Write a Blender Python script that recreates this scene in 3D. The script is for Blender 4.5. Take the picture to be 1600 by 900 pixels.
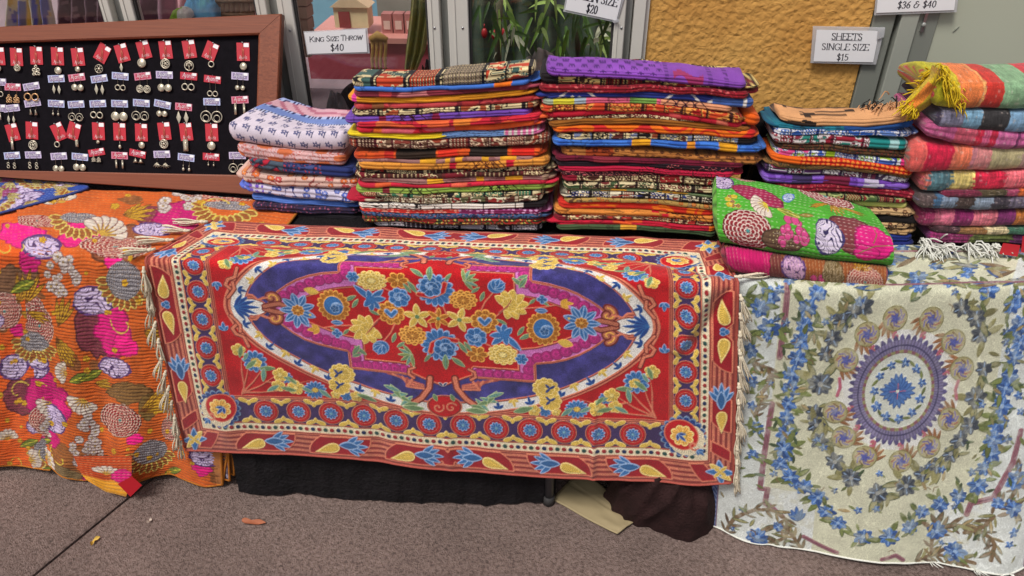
import bpy, math, random
import numpy as np
from mathutils import Matrix, Vector

random.seed(4)
RNG = np.random.RandomState(7)
SC = bpy.context.scene
for o in list(bpy.data.objects):
    bpy.data.objects.remove(o, do_unlink=True)

# ------------------------------------------------------------------ camera, sky, sun, exposure
CAM_H, PITCH, YAW, FOC = 1.60, math.radians(33.0), math.radians(4.0), 1150.0   # FOC in pixels of a 1600 wide picture
cd = bpy.data.cameras.new('camera')
cam = bpy.data.objects.new('camera', cd)
SC.collection.objects.link(cam)
cam.location = (0, 0, CAM_H)
cam.rotation_euler = (math.pi / 2 - PITCH, 0, YAW)
cd.sensor_width = 36.0
cd.lens = 36.0 * FOC / 1600.0
cd.clip_start, cd.clip_end = 0.02, 500
SC.camera = cam

SUN_EL, SUN_AZ = math.radians(61), math.radians(215)     # from behind the camera, a little to the left
w = bpy.data.worlds.new('World')
SC.world = w
w.use_nodes = True
nt = w.node_tree
bg = nt.nodes['Background']
sky = nt.nodes.new('ShaderNodeTexSky')
sky.sky_type = 'NISHITA'
sky.sun_disc = False
sky.sun_elevation = SUN_EL
sky.sun_rotation = SUN_AZ
sky.air_density, sky.dust_density, sky.ozone_density = 1.0, 4.0, 0.6
hs = nt.nodes.new('ShaderNodeHueSaturation')
hs.inputs['Saturation'].default_value = 0.30                # thin overcast: a paler dome
nt.links.new(sky.outputs[0], hs.inputs['Color'])
nt.links.new(hs.outputs[0], bg.inputs['Color'])
bg.inputs['Strength'].default_value = 0.085
sd = bpy.data.lights.new('sun', 'SUN')
sd.energy = 2.3
sd.angle = math.radians(16)
sd.color = (1.0, 0.95, 0.88)
sun = bpy.data.objects.new('sun', sd)
SC.collection.objects.link(sun)
_d = Vector((math.sin(SUN_AZ) * math.cos(SUN_EL), math.cos(SUN_AZ) * math.cos(SUN_EL), math.sin(SUN_EL)))
sun.rotation_euler = _d.to_track_quat('Z', 'Y').to_euler()
SC.view_settings.view_transform = 'Standard'
SC.view_settings.look = 'None'
SC.view_settings.exposure = 0.14
SC.view_settings.gamma = 1.0

# ------------------------------------------------------------------ rays from the camera: where a thing stands, on a real plane
_F = np.array([-math.sin(YAW) * math.cos(PITCH), math.cos(YAW) * math.cos(PITCH), -math.sin(PITCH)])
_R = np.array([math.cos(YAW), math.sin(YAW), 0.0])
_U = np.cross(_R, _F)
_C = np.array([0.0, 0.0, CAM_H])
def ray(x, y): return _F + _R * (x - 800.0) / FOC - _U * (y - 450.0) / FOC
def onZ(x, y, Z): d = ray(x, y); return _C + d * (Z - CAM_H) / d[2]
def onY(x, y, Y): d = ray(x, y); return _C + d * (Y / d[1])
def onP(x, y, p, n): d = ray(x, y); return _C + d * (np.dot(p - _C, n) / np.dot(d, n))
def proj(P):
    v = np.asarray(P) - _C
    d = v @ _F
    return 800 + FOC * (v @ _R) / d, 450 - FOC * (v @ _U) / d

# ------------------------------------------------------------------ materials
def lin(c):
    c = np.asarray(c, float)
    return np.where(c <= 0.04045, c / 12.92, ((np.maximum(c, 0) + 0.055) / 1.055) ** 2.4)
def L3(c): return tuple(float(v) for v in lin(np.array(c[:3]) / 255.0))

def mat_new(name):
    m = bpy.data.materials.new(name)
    m.use_nodes = True
    return m, m.node_tree, m.node_tree.nodes['Principled BSDF']
def nd(t, kind, **kw):
    n = t.nodes.new(kind)
    for k, v in kw.items():
        if k in n.inputs.keys(): n.inputs[k].default_value = v
        else: setattr(n, k, v)
    return n

def mat_plain(name, col, rough=0.6, metal=0.0, var=0.08, scale=40.0, bump=0.0, bscale=200.0, spec=0.5, stretch=None):
    m, t, b = mat_new(name)
    tc = nd(t, 'ShaderNodeTexCoord')
    vec = tc.outputs['Object']
    if stretch:
        mp = nd(t, 'ShaderNodeMapping'); mp.inputs['Scale'].default_value = stretch
        t.links.new(vec, mp.inputs[0]); vec = mp.outputs[0]
    n = nd(t, 'ShaderNodeTexNoise', Scale=scale, Detail=5.0)
    t.links.new(vec, n.inputs['Vector'])
    mx = nd(t, 'ShaderNodeMix', data_type='RGBA')
    c = np.array(L3(col))
    mx.inputs['A'].default_value = (*np.clip(c * (1 - var * 2), 0, 1), 1)
    mx.inputs['B'].default_value = (*np.clip(c * (1 + var * 2), 0, 1), 1)
    t.links.new(n.outputs[0], mx.inputs['Factor'])
    t.links.new(mx.outputs['Result'], b.inputs['Base Color'])
    b.inputs['Roughness'].default_value = rough
    b.inputs['Metallic'].default_value = metal
    b.inputs['Specular IOR Level'].default_value = spec
    if bump:
        n2 = nd(t, 'ShaderNodeTexNoise', Scale=bscale, Detail=4.0)
        t.links.new(vec, n2.inputs['Vector'])
        bp = nd(t, 'ShaderNodeBump', Strength=bump, Distance=0.002)
        t.links.new(n2.outputs[0], bp.inputs['Height'])
        t.links.new(bp.outputs[0], b.inputs['Normal'])
    return m

def mat_cloth(name, weave=900.0, bump=0.35, rough=0.85, var=0.13, sheen=0.15, bigvar=0.06, dirs=(1, 1, 1), dist=0.0012):
    """dyed colour comes from the cloth's own print (colour attribute); the thread and its relief from nodes"""
    m, t, b = mat_new(name)
    at = nd(t, 'ShaderNodeAttribute', attribute_name='Col')
    tc = nd(t, 'ShaderNodeTexCoord')
    mp = nd(t, 'ShaderNodeMapping'); mp.inputs['Scale'].default_value = dirs
    t.links.new(tc.outputs['Object'], mp.inputs[0])
    n = nd(t, 'ShaderNodeTexNoise', Scale=weave, Detail=2.0)
    t.links.new(mp.outputs[0], n.inputs['Vector'])
    n3 = nd(t, 'ShaderNodeTexNoise', Scale=22.0, Detail=4.0)
    t.links.new(tc.outputs['Object'], n3.inputs['Vector'])
    r1 = nd(t, 'ShaderNodeMapRange'); r1.inputs['From Min'].default_value = .25; r1.inputs['From Max'].default_value = .75
    r1.inputs['To Min'].default_value = 1 - 2 * var; r1.inputs['To Max'].default_value = 1 + 2 * var
    t.links.new(n.outputs[0], r1.inputs[0])
    r2 = nd(t, 'ShaderNodeMapRange'); r2.inputs['From Min'].default_value = .3; r2.inputs['From Max'].default_value = .7
    r2.inputs['To Min'].default_value = 1 - bigvar; r2.inputs['To Max'].default_value = 1 + bigvar
    t.links.new(n3.outputs[0], r2.inputs[0])
    mu = nd(t, 'ShaderNodeMath', operation='MULTIPLY')
    t.links.new(r1.outputs[0], mu.inputs[0]); t.links.new(r2.outputs[0], mu.inputs[1])
    vm = nd(t, 'ShaderNodeVectorMath', operation='SCALE')
    t.links.new(at.outputs['Color'], vm.inputs[0]); t.links.new(mu.outputs[0], vm.inputs['Scale'])
    t.links.new(vm.outputs[0], b.inputs['Base Color'])
    b.inputs['Roughness'].default_value = rough
    b.inputs['Specular IOR Level'].default_value = 0.2
    b.inputs['Sheen Weight'].default_value = sheen
    bp = nd(t, 'ShaderNodeBump', Strength=bump, Distance=dist)
    t.links.new(n.outputs[0], bp.inputs['Height'])
    t.links.new(bp.outputs[0], b.inputs['Normal'])
    return m

M = {}
M['embroidery'] = mat_cloth('wool_embroidery', 430, 0.7, 0.85, 0.20, 0.25, .10)
M['crewel'] = mat_cloth('crewel_cotton', 480, 0.6, 0.85, 0.14, 0.15)
M['kantha'] = mat_cloth('kantha_cotton', 700, 0.4, 0.85, 0.10, 0.1)
M['cotton'] = mat_cloth('printed_cotton', 900, 0.3, 0.8, 0.10, 0.1)
M['woven'] = mat_cloth('woven_throw', 520, 0.8, 0.9, 0.22, 0.2, dirs=(1, 1, 2.2), dist=.002)

def mat_wood():
    m, t, b = mat_new('stained_wood')
    tc = nd(t, 'ShaderNodeTexCoord'); mp = nd(t, 'ShaderNodeMapping')
    mp.inputs['Scale'].default_value = (3, 30, 30)
    t.links.new(tc.outputs['Generated'], mp.inputs[0])
    n = nd(t, 'ShaderNodeTexNoise', Scale=2.2, Detail=7.0, Distortion=1.2)
    t.links.new(mp.outputs[0], n.inputs['Vector'])
    cr = nd(t, 'ShaderNodeValToRGB')
    cr.color_ramp.elements[0].position = .3; cr.color_ramp.elements[0].color = (*L3((112, 57, 37)), 1)
    cr.color_ramp.elements[1].position = .75; cr.color_ramp.elements[1].color = (*L3((148, 82, 54)), 1)
    t.links.new(n.outputs[0], cr.inputs[0]); t.links.new(cr.outputs[0], b.inputs['Base Color'])
    b.inputs['Roughness'].default_value = .42
    bp = nd(t, 'ShaderNodeBump', Strength=.15, Distance=.001)
    t.links.new(n.outputs[0], bp.inputs['Height']); t.links.new(bp.outputs[0], b.inputs['Normal'])
    return m
M['wood'] = mat_wood()

def mat_stucco():
    m, t, b = mat_new('ochre_stucco')
    tc = nd(t, 'ShaderNodeTexCoord')
    n = nd(t, 'ShaderNodeTexNoise', Scale=64.0, Detail=4.0, Distortion=1.1)
    n2 = nd(t, 'ShaderNodeTexNoise', Scale=5.0, Detail=5.0)
    v = nd(t, 'ShaderNodeTexVoronoi', Scale=75.0, feature='SMOOTH_F1')
    for q in (n, n2, v): t.links.new(tc.outputs['Object'], q.inputs['Vector'])
    cr = nd(t, 'ShaderNodeValToRGB')
    cr.color_ramp.elements[0].position = .3; cr.color_ramp.elements[0].color = (*L3((202, 148, 78)), 1)
    cr.color_ramp.elements[1].position = .75; cr.color_ramp.elements[1].color = (*L3((224, 174, 98)), 1)
    t.links.new(n2.outputs[0], cr.inputs[0]); t.links.new(cr.outputs[0], b.inputs['Base Color'])
    ad = nd(t, 'ShaderNodeMath', operation='ADD')
    t.links.new(n.outputs[0], ad.inputs[0]); t.links.new(v.outputs['Distance'], ad.inputs[1])
    bp = nd(t, 'ShaderNodeBump', Strength=.8, Distance=.0046)
    t.links.new(ad.outputs[0], bp.inputs['Height']); t.links.new(bp.outputs[0], b.inputs['Normal'])
    b.inputs['Roughness'].default_value = .9; b.inputs['Specular IOR Level'].default_value = .2
    return m
M['stucco'] = mat_stucco()

def mat_ground():
    m, t, b = mat_new('exposed_aggregate')
    tc = nd(t, 'ShaderNodeTexCoord')
    v = nd(t, 'ShaderNodeTexVoronoi', Scale=150.0, Randomness=1.0)
    v2 = nd(t, 'ShaderNodeTexVoronoi', Scale=330.0)
    n = nd(t, 'ShaderNodeTexNoise', Scale=2.6, Detail=9.0, Roughness=.62)
    n2 = nd(t, 'ShaderNodeTexNoise', Scale=120.0, Detail=5.0, Distortion=.4)
    for q in (v, v2, n, n2): t.links.new(tc.outputs['Object'], q.inputs['Vector'])
    cr = nd(t, 'ShaderNodeValToRGB')
    e = cr.color_ramp.elements
    e[0].position = .30; e[0].color = (*L3((88, 75, 70)), 1)
    e[1].position = .56; e[1].color = (*L3((130, 112, 106)), 1)
    k = e.new(.42); k.color = (*L3((111, 93, 87)), 1)
    t.links.new(n2.outputs[0], cr.inputs[0])
    sp = nd(t, 'ShaderNodeSeparateColor'); t.links.new(v.outputs['Color'], sp.inputs[0])
    r = nd(t, 'ShaderNodeMapRange'); r.inputs['To Min'].default_value = .86; r.inputs['To Max'].default_value = 1.12
    t.links.new(sp.outputs[0], r.inputs[0])
    r2 = nd(t, 'ShaderNodeMapRange'); r2.inputs['From Min'].default_value = .3; r2.inputs['From Max'].default_value = .7
    r2.inputs['To Min'].default_value = .74; r2.inputs['To Max'].default_value = 1.2
    t.links.new(n.outputs[0], r2.inputs[0])
    mu = nd(t, 'ShaderNodeMath', operation='MULTIPLY'); t.links.new(r.outputs[0], mu.inputs[0]); t.links.new(r2.outputs[0], mu.inputs[1])
    vm = nd(t, 'ShaderNodeVectorMath', operation='SCALE')
    t.links.new(cr.outputs[0], vm.inputs[0]); t.links.new(mu.outputs[0], vm.inputs['Scale'])
    t.links.new(vm.outputs[0], b.inputs['Base Color'])
    ad = nd(t, 'ShaderNodeMath', operation='SUBTRACT'); t.links.new(n2.outputs[0], ad.inputs[0]); t.links.new(v2.outputs['Distance'], ad.inputs[1])
    bp = nd(t, 'ShaderNodeBump', Strength=.8, Distance=.004)
    t.links.new(ad.outputs[0], bp.inputs['Height']); t.links.new(bp.outputs[0], b.inputs['Normal'])
    b.inputs['Roughness'].default_value = .8; b.inputs['Specular IOR Level'].default_value = .3
    return m
M['ground'] = mat_ground()

def mat_clear(name, ior=1.45, rough=.02, tint=(1, 1, 1), milk=0.0):
    m = bpy.data.materials.new(name); m.use_nodes = True
    t = m.node_tree; t.nodes.clear()
    out = nd(t, 'ShaderNodeOutputMaterial'); tr = nd(t, 'ShaderNodeBsdfTransparent'); tr.inputs[0].default_value = (*tint, 1)
    gl = nd(t, 'ShaderNodeBsdfGlossy'); gl.inputs['Roughness'].default_value = rough
    fr = nd(t, 'ShaderNodeFresnel', IOR=ior); mx = nd(t, 'ShaderNodeMixShader')
    t.links.new(fr.outputs[0], mx.inputs[0]); t.links.new(tr.outputs[0], mx.inputs[1]); t.links.new(gl.outputs[0], mx.inputs[2])
    last = mx
    if milk:
        df = nd(t, 'ShaderNodeBsdfDiffuse'); df.inputs[0].default_value = (.86, .87, .9, 1)
        m2 = nd(t, 'ShaderNodeMixShader'); m2.inputs[0].default_value = milk
        t.links.new(mx.outputs[0], m2.inputs[1]); t.links.new(df.outputs[0], m2.inputs[2]); last = m2
    t.links.new(last.outputs[0], out.inputs[0])
    return m
M['glass'] = mat_clear('window_glass', 1.5, .015, (.93, .95, .94))
M['sleeve'] = mat_clear('plastic_sleeve', 1.5, .12, (.97, .97, .98), .45)
M['alu'] = mat_plain('white_aluminium', (214, 210, 202), .38, 0.0, .03, 12, spec=.5)
M['alu_grey'] = mat_plain('grey_aluminium', (150, 152, 148), .42, 0.2, .04, 12)
M['alu_dark'] = mat_plain('shadow_gap_rubber', (52, 50, 50), .7)
M['doorframe'] = mat_plain('grey_green_metal', (138, 142, 134), .4, .15, .05, 9)
M['doorlight'] = mat_plain('pale_grey_metal', (168, 172, 162), .4, .1, .04, 9)
M['doorpanel'] = mat_plain('pale_green_paint', (182, 186, 168), .5, 0, .03, 3, .05, 60)
M['steel'] = mat_plain('steel', (170, 170, 172), .3, .9, .05, 60)
M['silver'] = mat_plain('silver_metal', (196, 186, 166), .34, .55, .12, 300)
M['brass'] = mat_plain('worn_brass', (196, 152, 108), .35, .6, .12, 300)
M['paper'] = mat_plain('white_paper', (242, 241, 244), .7, 0, .02, 20)
M['ink'] = mat_plain('dark_ink', (48, 46, 60), .7)
M['redcard'] = mat_plain('red_card', (190, 34, 52), .55, 0, .06, 60)
M['bluecard'] = mat_plain('pale_blue_card', (176, 184, 222), .55, 0, .06, 60)
M['pinkcard'] = mat_plain('pink_card', (206, 122, 146), .55, 0, .06, 60)
M['lilaccard'] = mat_plain('lilac_card', (196, 182, 214), .55, 0, .06, 60)
M['cardink'] = mat_plain('pale_print', (238, 214, 216), .6)
M['cardinkred'] = mat_plain('grey_mauve_print', (138, 122, 158), .6)
M['cardinkrose'] = mat_plain('crimson_print', (182, 56, 84), .6)
M['velvet'] = mat_plain('black_velvet', (20, 17, 22), .95, 0, .25, 60, .3, 500, spec=.1)
M['velvetcloth'] = mat_plain('black_crushed_velvet', (17, 14, 17), .8, 0, .5, 26, .5, 120, spec=.25)
M['browncloth'] = mat_plain('dark_brown_cloth', (44, 26, 26), .85, 0, .35, 22, .5, 150, spec=.2)
M['card'] = mat_plain('brown_cardboard', (158, 142, 108), .8, 0, .08, 9, .1, 100)
M['cottonfringe'] = mat_plain('cream_cotton', (226, 214, 190), .9, 0, .14, 300, .6, 900, spec=.1)
M['whitefringe'] = mat_plain('white_cotton', (222, 222, 214), .9, 0, .12, 300, .6, 900, spec=.1)
M['yellowfringe'] = mat_plain('yellow_yarn', (214, 182, 44), .9, 0, .22, 120, .5, 900, spec=.1)
M['tanfringe'] = mat_plain('peach_yarn', (196, 146, 104), .9, 0, .2, 200)
M['blackfringe'] = mat_plain('black_yarn', (24, 20, 20), .9, 0, .2, 200)
M['tabletop'] = mat_plain('table_plastic', (176, 172, 164), .6)
M['tableleg'] = mat_plain('grey_steel_leg', (84, 84, 88), .45, .5)
M['redtag'] = mat_plain('red_swing_tag', (196, 26, 42), .5, 0, .05, 60)
M['dryleaf'] = mat_plain('dry_leaf', (158, 92, 62), .75, 0, .15, 90)
M['yellowleaf'] = mat_plain('yellow_leaf', (206, 168, 72), .7, 0, .12, 90)
M['hemrose'] = mat_plain('rose_binding', (168, 84, 74), .85, 0, .16, 200, .5, 900, spec=.15)
M['hemblue'] = mat_plain('slate_blue_binding', (112, 122, 158), .85, 0, .18, 200, .5, 900, spec=.15)
M['hemochre'] = mat_plain('ochre_binding', (178, 110, 44), .85, 0, .2, 200, .5, 900, spec=.15)

# ------------------------------------------------------------------ objects
def link(o): SC.collection.objects.link(o); return o
def tag(o, label, cat, group=None, kind=None):
    if label: o['label'] = label
    if cat: o['category'] = cat
    if group: o['group'] = group
    if kind: o['kind'] = kind
    return o
def thing(name, label, cat, loc=(0, 0, 0), group=None):
    o = link(bpy.data.objects.new(name, None))
    o.empty_display_size = .05
    o.location = tuple(float(v) for v in loc)
    return tag(o, label, cat, group)
def adopt(o, parent):
    """parent o without moving it"""
    if parent is not None:
        o.parent = parent
        if parent.type == 'EMPTY':
            o.matrix_parent_inverse = Matrix.Translation(parent.location).inverted()
    return o
def mesh_np(name, V, F, smooth=True, col=None):
    V = np.asarray(V, np.float32).reshape(-1, 3); F = np.asarray(F, np.int32)
    k = F.shape[1]
    me = bpy.data.meshes.new(name)
    me.vertices.add(len(V)); me.vertices.foreach_set('co', V.ravel())
    me.loops.add(F.size); me.loops.foreach_set('vertex_index', F.ravel())
    me.polygons.add(len(F))
    me.polygons.foreach_set('loop_start', np.arange(0, F.size, k, dtype=np.int32))
    me.polygons.foreach_set('loop_total', np.full(len(F), k, np.int32))
    me.polygons.foreach_set('use_smooth', np.full(len(F), smooth, bool))
    if col is not None:
        a = me.color_attributes.new('Col', 'FLOAT_COLOR', 'POINT')
        c = np.ones((len(V), 4), np.float32); c[:, :3] = lin(np.clip(np.asarray(col).reshape(-1, 3), 0, 1))
        a.data.foreach_set('color', c.ravel())
    me.update(calc_edges=True)
    return me
def add(name, me, mat, parent=None):
    o = link(bpy.data.objects.new(name, me))
    if mat is not None and not me.materials: me.materials.append(mat)
    return adopt(o, parent)

class MB:
    def __init__(s): s.v = []; s.f = []
    def off(s): return len(s.v)
    def raw(s, V, F):
        k = len(s.v); s.v += [tuple(map(float, p)) for p in V]; s.f += [tuple(i + k for i in f) for f in F]; return s
    def box(s, a, b, bev=0.0):
        (x0, y0, z0), (x1, y1, z1) = a, b
        if bev <= 0:
            V = [(x, y, z) for z in (z0, z1) for y in (y0, y1) for x in (x0, x1)]
            return s.raw(V, [(0, 2, 3, 1), (4, 5, 7, 6), (0, 1, 5, 4), (2, 6, 7, 3), (0, 4, 6, 2), (1, 3, 7, 5)])
        q = bev                                       # bevel round the long (z) edges
        ring = [(x0 + q, y0), (x1 - q, y0), (x1, y0 + q), (x1, y1 - q), (x1 - q, y1), (x0 + q, y1), (x0, y1 - q), (x0, y0 + q)]
        V = [(x, y, z) for z in (z0, z1) for x, y in ring]
        F = [(i, (i + 1) % 8, 8 + (i + 1) % 8, 8 + i) for i in range(8)] + [tuple(range(7, -1, -1)), tuple(range(8, 16))]
        return s.raw(V, F)
    def slab(s, quad, n, t):
        """a flat piece with four corners and thickness t along n"""
        q = [np.asarray(p, float) for p in quad]; n = np.asarray(n, float) * t
        V = q + [p + n for p in q]; k = len(q)
        F = [tuple(range(k - 1, -1, -1)), tuple(range(k, 2 * k))] + [(i, (i + 1) % k, k + (i + 1) % k, k + i) for i in range(k)]
        return s.raw(V, F)
    def tube(s, pts, r, n=6, taper=None, caps=True):
        P = np.asarray(pts, float); m = len(P)
        T = np.gradient(P, axis=0); T /= np.linalg.norm(T, axis=1)[:, None] + 1e-12
        up = np.array([0, 0, 1.0]) if abs(T[0][2]) < .9 else np.array([1.0, 0, 0])
        V = []
        for i in range(m):
            a = np.cross(T[i], up); a /= np.linalg.norm(a) + 1e-12; b = np.cross(a, T[i])
            rr = r if taper is None else r * taper[i]
            V += [P[i] + rr * (a * math.cos(2 * math.pi * k / n) + b * math.sin(2 * math.pi * k / n)) for k in range(n)]
        F = [(i * n + k, i * n + (k + 1) % n, (i + 1) * n + (k + 1) % n, (i + 1) * n + k) for i in range(m - 1) for k in range(n)]
        if caps: F += [tuple(range(n - 1, -1, -1)), tuple((m - 1) * n + k for k in range(n))]
        return s.raw(V, F)
    def disc(s, c, r, t, n=18, hole=0.0, sx=1.0, sz=1.0):
        """flat disc or ring in the xz plane, facing -y"""
        c = np.asarray(c, float)
        a = [2 * math.pi * k / n for k in range(n)]
        ring = lambda rr, y: [c + np.array([rr * sx * math.cos(q), y, rr * sz * math.sin(q)]) for q in a]
        if hole <= 0:
            V = ring(r, 0) + ring(r * .92, -t)
            F = [(i, (i + 1) % n, n + (i + 1) % n, n + i) for i in range(n)] + [tuple(range(n, 2 * n))]
        else:
            V = ring(r, 0) + ring(r * .96, -t) + ring(hole * 1.04, -t) + ring(hole, 0)
            F = [(j * n + i, j * n + (i + 1) % n, (j + 1) % 4 * n + (i + 1) % n, (j + 1) % 4 * n + i) for j in range(4) for i in range(n)]
        return s.raw(V, F)
    def ball(s, c, rx, ry=None, rz=None, nu=10, nv=6):
        ry = rx if ry is None else ry; rz = rx if rz is None else rz
        c = np.asarray(c, float); V = []; F = []
        for j in range(nv + 1):
            ph = math.pi * j / nv
            for i in range(nu):
                th = 2 * math.pi * i / nu
                V.append(c + np.array([rx * math.sin(ph) * math.cos(th), ry * math.sin(ph) * math.sin(th), rz * math.cos(ph)]))
        for j in range(nv):
            for i in range(nu):
                F.append((j * nu + i, (j + 1) * nu + i, (j + 1) * nu + (i + 1) % nu, j * nu + (i + 1) % nu))
        return s.raw(V, F)
    def mesh(s, name, smooth=False):
        me = bpy.data.meshes.new(name); me.from_pydata(s.v, [], s.f)
        if smooth:
            for p in me.polygons: p.use_smooth = True
        me.update(); return me
    def build(s, name, mat, parent=None, smooth=False): return add(name, s.mesh(name, smooth), mat, parent)

def structure(name, mb, mat, smooth=False):
    o = mb.build(name, mat, None, smooth) if isinstance(mb, MB) else add(name, mb, mat)
    o['kind'] = 'structure'; return o

# ------------------------------------------------------------------ numeric noise for prints and folds
_T = RNG.rand(256, 256)
def vnoise(x, y, seed=0):
    x = np.asarray(x, float) + seed * 17.31; y = np.asarray(y, float) + seed * 7.77
    xi = np.floor(x).astype(int); yi = np.floor(y).astype(int); fx = x - xi; fy = y - yi
    fx = fx * fx * (3 - 2 * fx); fy = fy * fy * (3 - 2 * fy)
    g = lambda a, b: _T[(a + seed * 31) & 255, (b + seed * 57) & 255]
    return (g(xi, yi) * (1 - fx) + g(xi + 1, yi) * fx) * (1 - fy) + (g(xi, yi + 1) * (1 - fx) + g(xi + 1, yi + 1) * fx) * fy
def fbm(x, y, seed=0, o=3):
    s = 0; a = .5; t = 0
    for k in range(o):
        s = s + a * vnoise(np.asarray(x) * 2 ** k, np.asarray(y) * 2 ** k, seed + k); t += a; a *= .5
    return s / t
def cells(x, y, seed=0, jit=.8):
    """nearest jittered point: distance, offset, random id"""
    x = np.asarray(x, float); y = np.asarray(y, float)
    xi = np.floor(x).astype(int); yi = np.floor(y).astype(int)
    best = np.full(x.shape, 9.0); sec = np.full(x.shape, 9.0); bx = np.zeros(x.shape); by = np.zeros(x.shape); bid = np.zeros(x.shape)
    for a in (-1, 0, 1):
        for b in (-1, 0, 1):
            cx, cy = xi + a, yi + b
            h1 = _T[(cx + seed * 13) & 255, (cy + seed * 29) & 255]; h2 = _T[(cx + 91 + seed * 7) & 255, (cy + 53 + seed * 3) & 255]
            dx = x - (cx + .5 + (h1 - .5) * jit); dy = y - (cy + .5 + (h2 - .5) * jit)
            d = np.hypot(dx, dy); m = d < best
            sec = np.where(m, best, np.minimum(sec, d))
            best = np.where(m, d, best); bx = np.where(m, dx, bx); by = np.where(m, dy, by)
            bid = np.where(m, _T[(cx + 11 + seed) & 255, (cy + 77) & 255], bid)
    return best, sec, bx, by, bid
def c8(*c): return np.array(c if len(c) == 3 else c[0], float) / 255.0
def gauss1(A, s, axis):
    if s <= 0: return A
    r = int(max(1, s * 3)); k = np.exp(-.5 * (np.arange(-r, r + 1) / s) ** 2); k /= k.sum()
    A = np.moveaxis(A, axis, 0)
    n = A.shape[0]
    # odd reflection about the end points keeps the ends in place
    lo = 2 * A[:1] - A[1:r + 1][::-1]; hi = 2 * A[-1:] - A[-r - 1:-1][::-1]
    E = np.concatenate([lo, A, hi], 0)
    out = sum(k[i] * E[i:i + n] for i in range(2 * r + 1))
    return np.moveaxis(out, 0, axis)

# ================================================================== THE SETTING
YW = 1.92                                                        # front of the shop front
g1, g2 = onZ(50, 900, 0)[:2], onZ(215, 765, 0)[:2]
jd = (g2 - g1) / np.linalg.norm(g2 - g1); jn = np.array([-jd[1], jd[0]])
def jp(a, b, z): q = g1 + jd * a + jn * b; return (q[0], q[1], z)
structure('ground', MB().raw([(-60, -60, -.011), (60, -60, -.011), (60, 60, -.011), (-60, 60, -.011)], [(0, 1, 2, 3)]), M['alu_dark'])
for s in (-1, 1):                                                # two cast slabs with an open joint between them
    a, b, c = .004 * s, .010 * s, 45 * s
    prof = [(a, -.0105), (a, -.003), (b, 0.0), (c, 0.0)]
    V = [jp(t, q, z) for t in (-40, -2, -.5, 0, .5, 1.2, 40) for q, z in prof]
    F = [(i * 4 + k, i * 4 + k + 1, i * 4 + k + 5, i * 4 + k + 4) for i in range(6) for k in range(3)]
    F = [f if s < 0 else f[::-1] for f in F]
    structure('pavement', MB().raw(V, F), M['ground'])

XL, XR = -3.2, 3.2
xw = lambda px, y=0, Y=YW: float(onY(px, y, Y)[0])
shop = thing('shop_wall', 'rough ochre yellow stucco wall between the window and the grey door', 'wall', (.6, YW + .02, 0))
x_y0, x_y1 = xw(1017), xw(1368, 17)
MB().box((x_y0, YW + .012, 0), (x_y1, YW + .2, 3.0)).build('stucco_panel', M['stucco'], shop)
MB().box((XL, YW + .03, 0), (x_y0 - .002, YW + .19, .56)).build('lower_wall', M['stucco'], shop)
MB().box((XL, YW + .03, 1.95), (x_y0 - .002, YW + .19, 2.12)).build('upper_wall', M['stucco'], shop)

# --- aluminium windows
def window(name, label, xa, xb, stl, str_, screws=(), Z0=.60, Z1=1.9):
    """stl / str_: left and right stile as (x0, x1) metres"""
    t = thing(name, label, 'window', ((xa + xb) / 2, YW, Z0), 'aluminium framed shop windows')
    yf = YW - .012
    for (a, b) in (stl, str_):
        m = MB().box((a, yf, Z0), (b, YW + .03, Z1), .002)
        m.box((a + .3 * (b - a), yf - .002, Z0 + .002), (a + .36 * (b - a), yf + .004, Z1 - .002))
        m.build('stile', M['alu'], t)
    MB().box((stl[1] + .001, yf + .002, Z0), (str_[0] - .001, YW + .03, Z0 + .05)).build('bottom_rail', M['alu'], t)
    MB().box((stl[1] + .001, yf + .002, Z1 - .05), (str_[0] - .001, YW + .03, Z1)).build('top_rail', M['alu'], t)
    MB().box((stl[1] - .004, YW + .006, Z0 + .04), (str_[0] + .004, YW + .011, Z1 - .04)).build('pane', M['glass'], t)
    for a, b in ((stl[1], stl[1] + .006), (str_[0] - .006, str_[0])):
        MB().box((a, YW - .004, Z0 + .05), (b, YW + .0055, Z1 - .05)).build('glazing_bead', M['alu_dark'], t)
    for (px, py) in screws:
        q = onY(px, py, yf)
        MB().ball((q[0], yf, q[2]), .0035, .002, .0035, 10, 6).build('screw', M['steel'], t, True)
    return t
window('window', 'far left shop window behind the top of the earring board', xw(-220), xw(172), (xw(-240), xw(-215)), (xw(157), xw(172)))
window('window', 'shop window with blue bag inside above the right half of the earring board', xw(190), xw(416), (xw(189), xw(208)), (xw(400), xw(417)))
window('window', 'middle shop window with king size throw sign and maroon display inside', xw(433), xw(687), (xw(434), xw(458)), (xw(668), xw(687)), ((453, 48), (679, 44)))
window('window', 'shop window with green leaves and grey scarves behind the glass', xw(700), xw(979), (xw(700), xw(732)), (xw(962), xw(979)), ((723, 44), (971, 44)))
m = MB()
for a, b in ((173, 188), (418, 432), (688, 699), (980, 990)):
    m.box((xw(a), YW + .012, .56), (xw(b), YW + .06, 1.95))
structure('window_mullion', m, M['alu_grey'])
m = MB()
m.box((xw(992), YW - .008, .56), (xw(1009.5), YW + .05, 1.95)); m.box((xw(1010), YW + .004, .56), (xw(1016.5), YW + .05, 1.95))
structure('window_jamb', m, M['alu'])
structure('window_sill', MB().box((XL, YW - .02, .56), (x_y0 - .004, YW + .06, .598)), M['alu'])

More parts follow.
